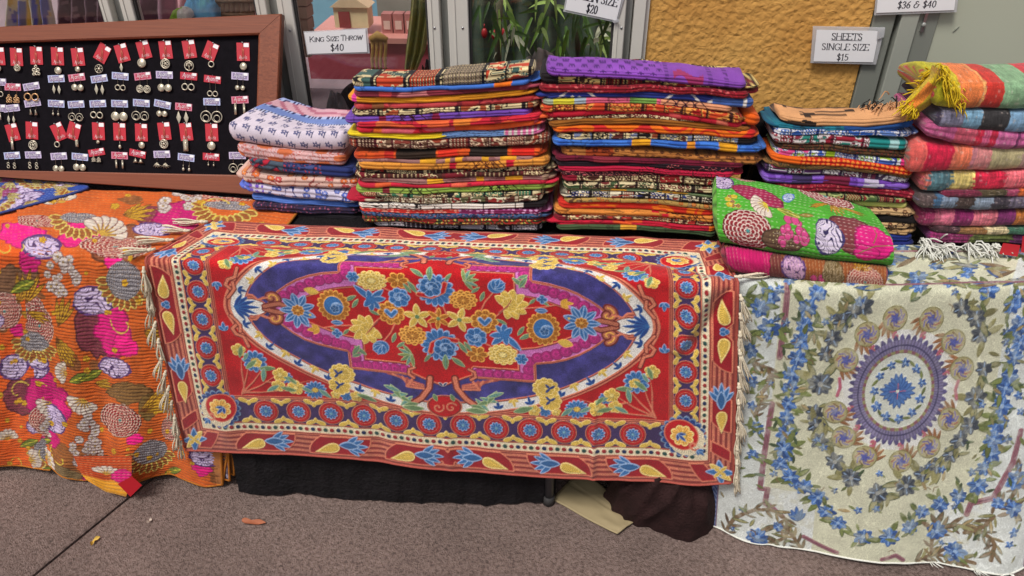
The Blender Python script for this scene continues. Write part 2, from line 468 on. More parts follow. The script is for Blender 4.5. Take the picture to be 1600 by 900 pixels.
# --- the shop room behind the glass, with solid stand-ins for some reflections
mk_dark = mat_plain('dim_shop_wall', (216, 190, 200), .8, 0, .2, 3)
mk_ledge = mat_plain('display_ledge', (96, 80, 86), .7, 0, .2, 5)
mk_green = mat_plain('dark_green_curtain', (34, 42, 34), .85, 0, .3, 4)
structure('shop_back_wall', MB().box((XL, 3.3, 0), (1.2, 3.4, 2.6)), mk_dark)
structure('shop_ledge', MB().box((XL, YW + .195, .40), (1.2, 3.29, .52)), mk_ledge)
structure('shop_side_wall', MB().box((xw(1010) + .05, YW + .205, .53), (xw(1010) + .1, 3.28, 2.4)), mk_dark)
def px_box(x0, y0, x1, y1, Y, d, bev=0):
    a, b = onY(x0, y1, Y), onY(x1, y0, Y)
    return MB().box((a[0], Y, a[2]), (b[0], Y + d, b[2]), bev)
def one(name, mb, mat, label, cat, group=None, smooth=False):
    return tag(mb.build(name, mat, None, smooth), label, cat, group)
def heap(name, px0, px1, pyt, Y, d, mat, label, cat, seed=0, zb=.52, rough=.05):
    """a soft mound of cloth on the ledge"""
    a, b = onY(px0, pyt, Y), onY(px1, pyt, Y)
    n, k = 60, 30; u = np.linspace(0, 1, n); v = np.linspace(0, 1, k); Ug, Vg = np.meshgrid(u, v)
    X = a[0] + (b[0] - a[0]) * Ug; Yy = Y - d / 2 + d * Vg
    H = (np.sin(np.pi * Ug) * np.sin(np.pi * Vg)) ** .45 * (a[2] - zb)
    H = H * (.82 + .4 * (fbm(Ug * 3, Vg * 2, seed) - .3)) + (rough * np.abs(np.sin(9 * fbm(Ug * 2.2, Vg * 1.6, seed + 3) * 3)) - .02) * np.sin(np.pi * Ug) * np.sin(np.pi * Vg)
    V = np.stack([X, Yy, zb + np.maximum(H, .0)], -1)
    return V
def grid_faces(nv, nu):
    i = np.arange(nv - 1)[:, None] * nu + np.arange(nu - 1)[None]
    return np.stack([i, i + 1, i + nu + 1, i + nu], -1).reshape(-1, 4)
def heap_obj(name, V, colfn, mat, label, cat):
    k, n = V.shape[:2]; Ug, Vg = np.meshgrid(np.linspace(0, 1, n), np.linspace(0, 1, k))
    me = mesh_np(name, V, grid_faces(k, n), True, colfn(Ug, Vg)); return tag(add(name, me, mat), label, cat)

# second window from the right: maroon counter, blue panel, house shape for a reflection, packets, drape
YB = 2.75
ct = thing('counter', 'maroon display counter low behind the middle window', 'counter', onY(590, 118, YB) * [1, 1, 0] + [0, 0, .52])
px_box(486, 64, 690, 123, YB, .3).build('counter_front', mat_plain('maroon_board', (196, 90, 104), .6, 0, .15, 6), ct)
a, b = onY(482, 64, YB), onY(694, 64, YB)
MB().box((a[0], YB - .02, a[2] + .001), (b[0], YB + .32, a[2] + .02)).build('counter_top', mat_plain('rose_counter_top', (232, 160, 150), .4, 0, .1, 6), ct)
one('blue_poster', px_box(470, -40, 592, 48, 3.22, .02), mat_plain('sky_blue_panel', (140, 196, 244), .6, 0, .25, 5), 'sky blue painted poster behind the king size throw sign', 'poster')
one('grey_poster', px_box(594, -40, 700, 62, 3.2, .02), mat_plain('dull_grey_green_panel', (150, 148, 138), .7, 0, .2, 5), 'dull grey green poster behind the packets in the middle window', 'poster')
hs_ = thing('house_reflection', 'small cream house-shaped box just above the king size throw sign', 'ornament', onY(550, 43, 2.78))  # house shape built in place of a lit thing's reflection in the pane
h0, h1 = onY(524, 43, 2.78), onY(573, 12, 2.78)
MB().box((h0[0], 2.78, h0[2]), (h1[0], 2.86, h1[2])).build('wall', mat_plain('cream_board', (246, 222, 176), .6, 0, .1, 20), hs_)
xm = (h0[0] + h1[0]) / 2
MB().raw([(h0[0] - .01, 2.77, h1[2] + .001), (h1[0] + .01, 2.77, h1[2] + .001), (xm, 2.77, h1[2] + .05), (h0[0] - .01, 2.87, h1[2] + .001), (h1[0] + .01, 2.87, h1[2] + .001), (xm, 2.87, h1[2] + .05)],
         [(0, 1, 2), (5, 4, 3), (0, 3, 4, 1), (1, 4, 5, 2), (2, 5, 3, 0)]).build('roof', mat_plain('pale_roof', (236, 206, 168), .6), hs_)
MB().box((h0[0] + .018, 2.776, h0[2]), (h0[0] + .06, 2.781, h1[2] - .015)).build('door', mat_plain('brick_red', (152, 62, 62), .6), hs_)
pk = mat_plain('dusty_rose_packet', (186, 120, 116), .5, 0, .2, 20); pk2 = mat_plain('pale_packet_label', (228, 200, 188), .5)
for i, (x0, x1, lab) in enumerate(((598, 611, 'dusty rose packet standing leftmost of three behind the middle window'), (616, 629, 'dusty rose packet standing between two others behind the middle window'), (634, 643, 'narrow dusty rose packet next to the green drape behind the glass'))):
    t = thing('packet', lab, 'packet', onY((x0 + x1) / 2, 56, 2.8), 'packets behind the middle window')
    px_box(x0, 22, x1, 56, 2.8, .05).build('box', pk, t)
    px_box(x0 + 2, 33, x1 - 2, 46, 2.797, .002).build('paper_label', pk2, t)
fg = thing('wooden_figure', 'small yellow wooden figure with four legs behind the middle window', 'ornament', onY(592, 108, 2.6))
ylw = mat_plain('yellow_wood', (226, 178, 96), .5, 0, .15, 30)
for x in (582, 588.5, 595, 602):
    p = [onY(x + dx, y, 2.6) for dx, y in ((0, 64), (.6, 76), (-.4, 92), (0, 104), (1.2, 108))]
    MB().tube(p, .0065, 8, [1.2, .9, 1.0, .75, .9]).build('leg', ylw, fg, True)
p = [onY(x, y, 2.6) for x, y in ((579, 62), (590, 56), (605, 63))]
MB().tube(p, .014, 8, [.8, 1.3, .8]).build('body', ylw, fg, True)
def drape(name, label, cat, pl, pr, Y, mat, col, folds=5, amp=.02, nu=60, nv=50):
    """hanging cloth between two px edge lines"""
    pl, pr = np.array(pl, float), np.array(pr, float)
    v = np.linspace(0, 1, nv)
    fl = lambda p: np.stack([np.interp(v, np.linspace(0, 1, len(p)), p[:, k]) for k in (0, 1)], -1)
    A, B = fl(pl), fl(pr); u = np.linspace(0, 1, nu)
    V = np.array([[onY(*(A[j] * (1 - s) + B[j] * s), Y) for s in u] for j in range(nv)])
    Ug, Vg = np.meshgrid(u, v)
    V[..., 1] += amp * np.sin(Ug * folds * 6.28 + 2 * fbm(Ug * 3, Vg * 2, 3)) + amp * .5 * fbm(Ug * 6, Vg * 3, 5)
    return tag(add(name, mesh_np(name, V, grid_faces(nv, nu), True, col(Ug, Vg)), mat), label, cat)
drape('hanging_scarf', 'yellow green scarf hanging inside behind the middle window', 'scarf', [(645, -40), (640, 20), (634, 70), (630, 116)], [(672, -40), (672, 30), (664, 80), (648, 118)], 2.45, M['cotton'],
      lambda u, v: c8(186, 184, 110) * (.8 + .4 * fbm(u * 14, v * 3, 8))[..., None], 3, .012)
gr = lambda base, k=6: (lambda u, v: c8(base) * (.7 + .6 * fbm(u * k, v * k, 4))[..., None])
V = heap('x', 462, 700, 132, 2.25, .34, None, '', '', 5); heap_obj('cloth_heap', V, gr((58, 52, 58)), M['cotton'], 'dark cloth heap inside the middle window behind the printed bedspreads', 'cloth heap')
V = heap('x', 486, 560, 140, 2.12, .12, None, '', '', 8, .6, .03); heap_obj('plastic_wrap', V, gr((150, 144, 150)), mat_cloth('grey_plastic', 200, .2, .3, .05, 0), 'crumpled grey plastic wrap low in the middle window', 'plastic wrap')
V = heap('x', 646, 690, 84, 2.5, .2, None, '', '', 9); heap_obj('bundle', V, gr((44, 42, 50)), M['cotton'], 'dark grey cloth bundle at the foot of the yellow green scarf', 'cloth bundle')
pr = mat_plain('reflected_brick', (200, 160, 140), .7, 0, .2, 14)
for i in range(5):  # blocks modelled in place of a brick-patterned reflection in the pane
    y = -8 + 20 * i
    px_box(461 + i * 1.6, y, 477 + i * 1.4, y + 17, 2.2, .06).build('x', pr)
    o = bpy.data.objects[-1] if False else SC.collection.objects[-1]
    o.name = 'brick_reflection'; tag(o, ('topmost', 'second from top', 'middle', 'second from bottom', 'lowest')[i] + ' brown box stacked along the left edge of the middle window', 'box', 'brown boxes at the window edge')

# window with leaves for the reflected trees, and scarves
def kef(u, v):
    q = fbm(u * 4, v * 4, 2) * .06
    z = (np.floor((u + q) * 26) + np.floor((v + q) * 15)) % 2
    return np.where(z[..., None] > .5, c8(160, 156, 150), c8(30, 28, 30)) * (.8 + .3 * fbm(u * 9, v * 9, 3))[..., None]
V = heap('x', 722, 822, 84, 2.22, .26, None, '', '', 3, .52, .02); heap_obj('chequered_scarf', V, kef, M['cotton'], 'black and grey chequered scarf heaped in the right window', 'scarf')
V = heap('x', 770, 905, 70, 2.38, .26, None, '', '', 6, .52, .04); heap_obj('grey_scarf', V, lambda u, v: c8(140, 132, 128) * (.55 + .75 * np.abs(np.sin(18 * u + 8 * fbm(u * 3, v * 3, 2))))[..., None], M['cotton'], 'peaked grey scarf heap in the middle of the right window', 'scarf')
V = heap('x', 862, 1000, 74, 2.2, .22, None, '', '', 7, .52, .02); heap_obj('purple_cloth', V, gr((96, 80, 112), 9), M['cotton'], 'dark purple cloth heap at the right end of the right window', 'cloth heap')
drape('curtain', 'very dark green curtain behind the leaves in the right window', 'curtain', [(700, -60), (700, 120)], [(1010, -60), (1010, 120)], 3.1, M['cotton'], gr((74, 88, 74), 8), 9, .03)
lf_cols = [(120, 160, 66), (176, 206, 112), (70, 100, 50), (226, 236, 200), (84, 120, 56)]
lf_m = [mat_plain('leaf_green', c, .35, 0, .15, 60) for c in lf_cols]
def leaf_blade(p, d, L, W, bend, n=(0, -1, .3), seg=6):
    p = np.array(p, float); d = np.array(d, float) / np.linalg.norm(d); n = np.array(n, float)
    s = np.cross(d, n); s /= np.linalg.norm(s); V = []; F = []
    for i in range(seg + 1):
        t = i / seg; c = p + d * L * t + np.array([0, -.3, -1.0]) * bend * L * t * t
        wd = W * math.sin(math.pi * min(1, .12 + .88 * t) ** .8) * .5
        V += [c - s * wd, c + n * wd * -.35, c + s * wd]
    for i in range(seg):
        for k in (0, 1): F.append((3 * i + k, 3 * i + k + 1, 3 * i + k + 4, 3 * i + k + 3))
    return V, F
rr = random.Random(5)
bam = thing('palm_reflection', 'green long-leaved plant seen through the right window below the queen size sign', 'plant', (onY(850, 60, 2.6)[0], 2.6, .52))  # plant set behind the glass in place of reflected outdoor trees
MB().tube([onY(778, 118, 2.62), onY(779, 40, 2.62), onY(784, -60, 2.62)], .012, 8).build('stem', mat_plain('pale_cane', (120, 116, 92), .6), bam, True)
MB().tube([onY(905, 105, 2.7), onY(900, 30, 2.7), onY(880, -60, 2.7)], .010, 8).build('stem', mat_plain('pale_cane', (96, 96, 72), .6), bam, True)
cl = [(786, -12, 16, 26, 1), (800, 20, 12, 22, 0), (852, 0, 20, 22, 1), (845, 25, 16, 16, 2), (880, 52, 12, 20, 0), (948, 48, 16, 16, 3), (950, 62, 14, 12, 1), (760, 5, 26, 20, 2), (920, 20, 26, 20, 2), (905, 10, 20, 16, 4), (820, 60, 40, 20, 4), (925, 60, 20, 14, 4), (800, 48, 6, 14, 3)]
mbs = [MB() for _ in lf_m]
nleaf = 0
for (cx, cy, sx, sy, k) in cl:
    for j in range(8):
        x, y = cx + rr.gauss(0, sx * .6), cy + rr.gauss(0, sy * .6)
        p = onY(x, y, 2.55 + rr.uniform(-.18, .25))
        kk = k if rr.random() < .7 else rr.choice((0, 2, 4))
        V, F = leaf_blade(p, (rr.uniform(-.5, .7), rr.uniform(-.6, .1), rr.uniform(-1.2, .2)), rr.uniform(.05, .11), rr.uniform(.008, .015), rr.uniform(.1, .5))
        o = MB().raw(V, F).build('leaf', lf_m[kk], bam, True)
orn = mat_plain('dull_red_glass', (170, 40, 44), .4)
for i, (x, y) in enumerate(((757, 52), (772, 54), (788, 51))):
    m = MB(); q = onY(x, y, 2.85); m.ball(q, .012, .012, .02, 10, 6); m.tube([q + [0, 0, .02], q + [0, 0, .034]], .0025, 5)
    one('red_bauble', m, orn, ('leftmost', 'middle', 'rightmost')[i] + ' of three small dull red baubles in the right window', 'bauble', 'red baubles in the right window', True)

# upper left windows
drape('hanging_skirt', 'pale blue skirt with yellow streaks inside the far left window', 'skirt', [(8, -60), (6, 0), (2, 60)], [(60, -60), (74, 0), (84, 60)], 2.5, M['cotton'],
      lambda u, v: np.where((fbm(u * 9, v * 2, 4) > .56)[..., None], c8(240, 206, 120), np.where((fbm(u * 7, v * 1.5, 9) > .5)[..., None], c8(240, 230, 214), c8(130, 132, 206))), 4, .02)
drape('dark_shawl', 'dark plum shawl with faint rose print hanging in the far left window', 'shawl', [(84, -60), (84, 60)], [(165, -60), (165, 60)], 2.7, M['cotton'],
      lambda u, v: np.where((cells(u * 6, v * 6, 3)[0] < .18)[..., None], c8(190, 160, 170), c8(124, 96, 112)), 4, .02)
drape('pink_curtain', 'dusty pink curtain inside the window beside the blue bag', 'curtain', [(200, -60), (210, 60)], [(420, -60), (420, 60)], 3.0, M['cotton'],
      lambda u, v: np.where((u < .3)[..., None], c8(140, 104, 120), c8(206, 150, 160)) * (.8 + .4 * fbm(u * 8, v * 3, 6))[..., None], 7, .03)
bgm = thing('blue_bag', 'bright blue cloth bag inside the window above the earring board', 'bag', onY(310, 24, 2.4))
V = heap('x', 283, 338, -25, 2.4, .12, None, '', '', 12, onY(310, 28, 2.4)[2], .02)
add('bag_body', mesh_np('bag_body', V, grid_faces(30, 60), True, gr((130, 200, 250), 4)(*np.meshgrid(np.linspace(0, 1, 60), np.linspace(0, 1, 30)))), M['cotton'], bgm)
MB().tube([onY(x, y, 2.39) for x, y in ((296, -20), (304, -45), (318, -45), (326, -20))], .006, 6).build('strap', mat_plain('blue_strap', (70, 130, 190), .7), bgm, True)
V = heap('x', 268, 296, 2, 2.33, .08, None, '', '', 14, onY(280, 26, 2.33)[2], .01)
heap_obj('crumpled_wrapper', V, lambda u, v: np.where((u < .45)[..., None], c8(150, 190, 70), c8(232, 226, 220)), M['cotton'], 'green and white wrapper left of the blue bag behind glass', 'wrapper')
bk = thing('cane_basket', 'brown slatted cane basket right of the blue bag behind glass', 'basket', onY(366, 24, 2.4))
bm_ = mat_plain('brown_cane', (170, 136, 112), .7, 0, .2, 30)
for x in np.linspace(340, 394, 8):
    MB().tube([onY(x, 1, 2.4), onY(x + 1, 24, 2.4)], .0075, 6).build('slat', bm_, bk, True)
for y in (2, 23):
    MB().tube([onY(337, y, 2.395), onY(397, y, 2.395)], .006, 6).build('rim', bm_, bk, True)

# --- grey door on the right
YD = YW + .006
xd = lambda px, y: float(onY(px, y, YD)[0])
dx = [xd(1368, 17), xd(1401, 24), xd(1409, 22), xd(1437, 22), xd(1469, 26)]
m = MB().box((dx[0] + .001, YD, 0), (dx[1], YD + .1, 2.4), .002)
structure('door_frame', m, M['doorframe'])
structure('door_gap', MB().box((dx[1] + .0005, YD + .03, 0), (dx[2] - .0005, YD + .09, 2.4)), M['alu_dark'])
door = thing('door', 'pale grey green metal door with a small steel lock plate', 'door', (1.3, YD, 0))
m = MB().box((dx[2], YD - .006, 0.01), (dx[3], YD + .06, 2.3), .002); m.build('edge_strip', M['doorlight'], door)
m = MB().box((dx[3] + .001, YD + .002, 0.01), (dx[4], YD + .06, 2.3), .002); m.build('stile', M['doorframe'], door)
MB().box((dx[4] + .001, YD + .008, 0.01), (2.6, YD + .05, 2.3)).build('panel', M['doorpanel'], door)
a, b = onY(1437, 49, YD), onY(1450, 20, YD)
pl = MB().box((a[0], YD - .004, a[2]), (b[0], YD + .003, b[2] + .02)).build('lock_plate', M['steel'], door)
q = onY(1443.5, 39, YD - .005); MB().ball(q, .006, .004, .006, 12, 6).build('screw', M['alu_grey'], pl, True)
q = [onY(x, y, YD + .007) for x, y in ((1489, 50), (1493, 46), (1499, 41))]
MB().tube(q, .0018, 5, [.6, 1.2, .5]).build('scratch', mat_plain('grey_scuff', (128, 132, 120), .7), door)

# --- the long table under the cloths
tb = thing('folding_table', 'long folding table hidden under the draped cloths', 'table', (-.2, 1.65, 0))
MB().box((-2.1, 1.40, .715), (1.9, YW - .03, .742)).build('table_top', M['tabletop'], tb)
lg = onZ(857, 791, 0)
for (x, y) in ((lg[0], lg[1] + .012), (-1.7, 1.5), (1.6, 1.5), (-1.7, 1.8), (1.6, 1.8), (lg[0], 1.82)):
    l = MB().tube([(x, y, .0005), (x, y, .714)], .0125, 12).build('leg', M['tableleg'], tb, True)
    MB().tube([(x, y, .0003), (x, y, .03)], .016, 12).build('foot', M['alu_dark'], l, True)

# ================================================================== PRINTS AND EMBROIDERY (drawn in the cloth's own metres)
class Canvas:
    """cloth-space drawing board: colour, relief and which piece of the work each point belongs to"""
    def __init__(s, x0, x1, y0, y1, nx, ny):
        s.x0, s.x1, s.y0, s.y1 = x0, x1, y0, y1
        s.nx, s.ny = nx * 2, ny * 2
        s.dx = (x1 - x0) / (s.nx - 1); s.dy = (y1 - y0) / (s.ny - 1)
        x = np.linspace(x0, x1, s.nx); y = np.linspace(y1, y0, s.ny)         # row 0 is the top (back) of the cloth
        s.X, s.Y = np.meshgrid(x, y)
        s.rgb = np.zeros((s.ny, s.nx, 3)); s.h = np.zeros((s.ny, s.nx)); s.pid = np.zeros((s.ny, s.nx), np.int32)
        s.names = {0: 'cloth'}; s.zoom = None
    def newid(s, name): k = len(s.names); s.names[k] = name; return k
    def loc(s, x, y, R):
        i0 = int(max(0, (x - R - s.x0) / s.dx)); i1 = int(min(s.nx, (x + R - s.x0) / s.dx + 2))
        j0 = int(max(0, (s.y1 - y - R) / s.dy)); j1 = int(min(s.ny, (s.y1 - y + R) / s.dy + 2))
        if i1 <= i0 or j1 <= j0: return None
        sl = (slice(j0, j1), slice(i0, i1)); return sl
    def fr(s, x, y, r, rot=0.0, sx=1.0, sy=1.0, pad=1.25):
        if s.zoom: zx, zy, z = s.zoom; x, y, r = zx + (x - zx) * z, zy + (y - zy) * z, r * z
        sl = s.loc(x, y, r * max(sx, sy) * pad * 1.2)
        if sl is None: return None
        dx = s.X[sl] - x; dy = s.Y[sl] - y; c, q = math.cos(rot), math.sin(rot)
        return sl, (dx * c + dy * q) / (r * sx), (-dx * q + dy * c) / (r * sy)
    def put(s, sl, m, col, shade=None, h=None, pid=None):
        if not m.any(): return
        c = np.asarray(col, float)
        if shade is not None: s.rgb[sl][m] = c * shade[m][:, None]
        elif c.ndim == 3: s.rgb[sl][m] = c[m]
        else: s.rgb[sl][m] = c
        if h is not None: s.h[sl][m] = h if np.isscalar(h) else h[m]
        if pid is not None: s.pid[sl][m] = pid
    # ---- motifs
    def disc(s, x, y, r, col, rot=0, sx=1, sy=1, h=None, pid=None, ring=None):
        f = s.fr(x, y, r, rot, sx, sy)
        if f is None: return
        sl, a, b = f; d = np.hypot(a, b); m = d < 1
        if ring: m &= d > ring
        s.put(sl, m, col, None, h, pid)
    def flower(s, x, y, r, n, fill, out, centre=None, rot=0, sx=1, sy=1, depth=.22, ow=.13, cr=.28, h=.0012, pid=None, layers=1, fill2=None, lines=.16):
        f = s.fr(x, y, r, rot, sx, sy)
        if f is None: return
        sl, a, b = f; d = np.hypot(a, b); th = np.arctan2(b, a)
        for k in range(layers):
            q = 1 - k * (.62 / layers); t2 = th + k * math.pi / n
            e = q * (1 - depth * (1 - np.abs(np.cos(n * t2 / 2)) ** .7))
            m = d < e; s.put(sl, m, out, None, h * .8, pid)
            ph = np.abs(np.sin(n * t2 / 2)); mi = (d < e - ow) & (np.abs(np.cos(n * t2 / 2)) * d > ow * .55)
            sh = 1 + lines * np.sin(th * n * 3.0 + 1) * (d > .15) - .15 * (1 - d)
            s.put(sl, mi, fill if k % 2 == 0 or fill2 is None else fill2, sh, h * (1 + .25 * k), pid)
        if centre is not None:
            m = d < cr; s.put(sl, m, centre, 1 - .25 * (d > cr * .75) + .12 * np.sin(th * 7), h * 1.4, pid)
    def leaf(s, x, y, L, W, rot, fill, out=None, vein=None, h=.001, pid=None, ow=.2, tip=.7, tear=0.0, lines=.14):
        """blade centred on (x, y), half length L, half width W"""
        f = s.fr(x, y, L, rot, 1, 1)
        if f is None: return
        sl, a, b = f; bb = b * L / W
        e = np.clip(1 - np.abs(a), 0, 1) ** tip * np.clip(1 + np.abs(a), 0, 2) ** .5
        if tear: e = np.sqrt(np.clip(1 - a * a, 0, 1)) * np.clip(1 - tear * a, 0, 2) / (1 + tear * .4)
        m = (np.abs(bb) < e) & (np.abs(a) < 1)
        if out is not None:
            s.put(sl, m, out, None, h * .8, pid); m = (np.abs(bb) < e - ow) & (np.abs(a) < 1 - ow * W / L)
        s.put(sl, m, fill, 1 + lines * .7 * np.sin((a * 1.0 + np.abs(bb) * .25) * 46) - .10 * np.abs(bb), h, pid)
        if vein is not None: s.put(sl, m & (np.abs(bb) < .12), vein, None, h, pid)
    def fan(s, x, y, L, n, spread, rot, fill, out, W=None, h=.0012, pid=None):
        """lobed leaf or tulip: blades from one foot"""
        W = W or L * .24
        for k in range(n):
            a = rot + (k - (n - 1) / 2) * spread / max(1, n - 1); q = 1 - .3 * abs(k - (n - 1) / 2) / max(1, (n - 1) / 2)
            l = L * q; s.leaf(x + math.cos(a) * l * .5, y + math.sin(a) * l * .5, l * .55, W * .75, a, fill, out, None, h, pid, .3)
    def star(s, x, y, r, n, fill, out, centre, rot=0, W=.27, h=.0012, pid=None):
        for k in range(n):
            a = rot + 2 * math.pi * k / n
            s.leaf(x + math.cos(a) * r * .5, y + math.sin(a) * r * .5, r * .55, r * W, a, fill, out, None, h, pid, .34)
        s.disc(x, y, r * .17, centre, h=h * 1.3, pid=pid)
    def stroke(s, pts, w, col, h=.0008, pid=None, taper=False, edge=None):
        P = np.asarray(pts, float)
        if s.zoom: zx, zy, z = s.zoom; P = np.array([zx, zy]) + (P - [zx, zy]) * z; w = w * z
        lo = P.min(0) - w * 2; hi = P.max(0) + w * 2
        sl = s.loc((lo[0] + hi[0]) / 2, (lo[1] + hi[1]) / 2, max(hi - lo) / 2)
        if sl is None: return
        X, Y = s.X[sl], s.Y[sl]; best = np.full(X.shape, 9.0)
        n = len(P) - 1
        for i in range(n):
            ax, ay = P[i]; vx, vy = P[i + 1] - P[i]; l2 = vx * vx + vy * vy + 1e-12
            t = np.clip(((X - ax) * vx + (Y - ay) * vy) / l2, 0, 1)
            d = np.hypot(X - ax - t * vx, Y - ay - t * vy)
            if taper: d = d / np.clip(1 - .8 * (i + t) / n, .05, 1)
            best = np.minimum(best, d)
        if edge is not None: s.put(sl, best < w * 1.7, edge, None, h * .8, pid)
        s.put(sl, best < w, col, None, h, pid)
    def rim(s, m, k):
        """inner outline of a mask, k samples wide"""
        e = m.copy()
        for i in range(k):
            q = e.copy()
            q[1:] &= e[:-1]; q[:-1] &= e[1:]
            if i % 2 == 0: q[:, 1:] &= e[:, :-1]; q[:, :-1] &= e[:, 1:]
            else: q[:, 1:] &= e[:, :-1]; q[:, :-1] &= e[:, 1:]
            e = q
        return m & ~e
    def reduce(s):
        r = lambda A: (A[0::2, 0::2] + A[1::2, 0::2] + A[0::2, 1::2] + A[1::2, 1::2]) / 4
        rgb = np.sqrt(r(np.clip(s.rgb, 0, 1) ** 2))
        return rgb, r(s.h), s.pid[0::2, 0::2]

def spiral(x, y, r, turns=1.2, a0=0.0, sgn=1, n=26, k=.15):
    t = np.linspace(0, 1, n); rr = r * (1 - t * (1 - k))
    return np.stack([x + rr * np.cos(a0 + sgn * t * turns * 2 * math.pi), y + rr * np.sin(a0 + sgn * t * turns * 2 * math.pi)], -1)

# ---- draped sheets: rows of points from back to front, joined to a fine grid
def resample(P, nu):
    P = np.asarray(P, float); d = np.r_[0, np.cumsum(np.linalg.norm(np.diff(P, axis=0), axis=1))]
    t = np.linspace(0, d[-1], nu)
    Q = np.stack([np.interp(t, d, P[:, k]) for k in range(3)], -1)
    return gauss1(Q, nu * .012, 0)
def net(rows, nu, nv, v1, v0, sm=.012):
    vs = np.array([r[0] for r in rows]); R = np.stack([resample(r[1], nu) for r in rows], 0)
    v = np.linspace(v1, v0, nv)
    G = np.empty((nv, nu, 3))
    o = np.argsort(vs)
    for k in range(3):
        for i in range(nu): G[:, i, k] = np.interp(v, vs[o], R[o, i, k])
    return gauss1(G, sm / abs(v1 - v0) * nv, 0)
def normals(G):
    du = np.gradient(G, axis=1); dv = np.gradient(G, axis=0)
    n = np.cross(dv, du); n /= np.linalg.norm(n, axis=-1, keepdims=True) + 1e-12
    return n
def toward(G, N):
    return N * np.sign(((_C - G) * N).sum(-1).mean())
SPLIT = ('field', 'medallion', 'pale_band', 'rosette_band', 'dotted_band', 'pink_band', 'navy_ground', 'border', 'braid_trim')
def sheet(root, G, N, rgb, h, pid, names, mat):
    V = G + N * h[..., None]
    nv, nu = h.shape
    F = grid_faces(nv, nu)
    if (np.cross(G[1, 0] - G[0, 0], G[0, 1] - G[0, 0]) * N[0, 0]).sum() > 0: F = F[:, ::-1]
    V = V.reshape(-1, 3); C = rgb.reshape(-1, 3)
    pf = pid[:-1, :-1].copy(); names = dict(names)
    for k in [q for q in names if q == 0 or names[q] in SPLIT] * 2:            # pieces cut apart by the needlework become parts of their own
        m = pf == k
        if not m.any(): continue
        lab = islands(m); u, n = np.unique(lab[lab > 0], return_counts=True)
        small = np.zeros(m.shape, bool)
        for v, a in sorted(zip(u, n), key=lambda t: -t[1])[1:]:
            if a >= 30: names[len(names)] = names[k]; pf[lab == v] = len(names) - 1
            else: small |= lab == v
        for _ in range(40):                                                # scraps go to the piece beside them
            if not small.any(): break
            for ax_, sh in ((1, 1), (0, 1), (1, -1), (0, -1)):
                q = np.roll(pf, sh, ax_); ok = small & ~np.roll(small, sh, ax_); ok[tuple([slice(None)] * ax_ + [0 if sh > 0 else -1])] = False; pf[ok] = q[ok]; small &= ~ok
    pf = pf.ravel(); order = np.argsort(pf, kind='stable'); b = np.searchsorted(pf[order], np.arange(len(names) + 1))
    for k, nm in names.items():
        f = F[order[b[k]:b[k + 1]]]
        if len(f) == 0: continue
        used, inv = np.unique(f, return_inverse=True)
        add(nm, mesh_np(nm, V[used], inv.reshape(-1, 4), True, C[used]), mat, root)
def hem(root, name, G, N, mat, edges, r=.0035, off=0):
    for e in edges:
        P = {'front': G[-1], 'back': G[0], 'left': G[:, 0], 'right': G[:, -1]}[e]
        k = max(1, len(P) // 90); P = P[::k]
        MB().tube(P, r, 6).build(name, mat, root, True)

def lerp_px(a, b, f): return [(p[0] * (1 - f) + q[0] * f, p[1] * (1 - f) + q[1] * f) for p, q in zip(a, b)]

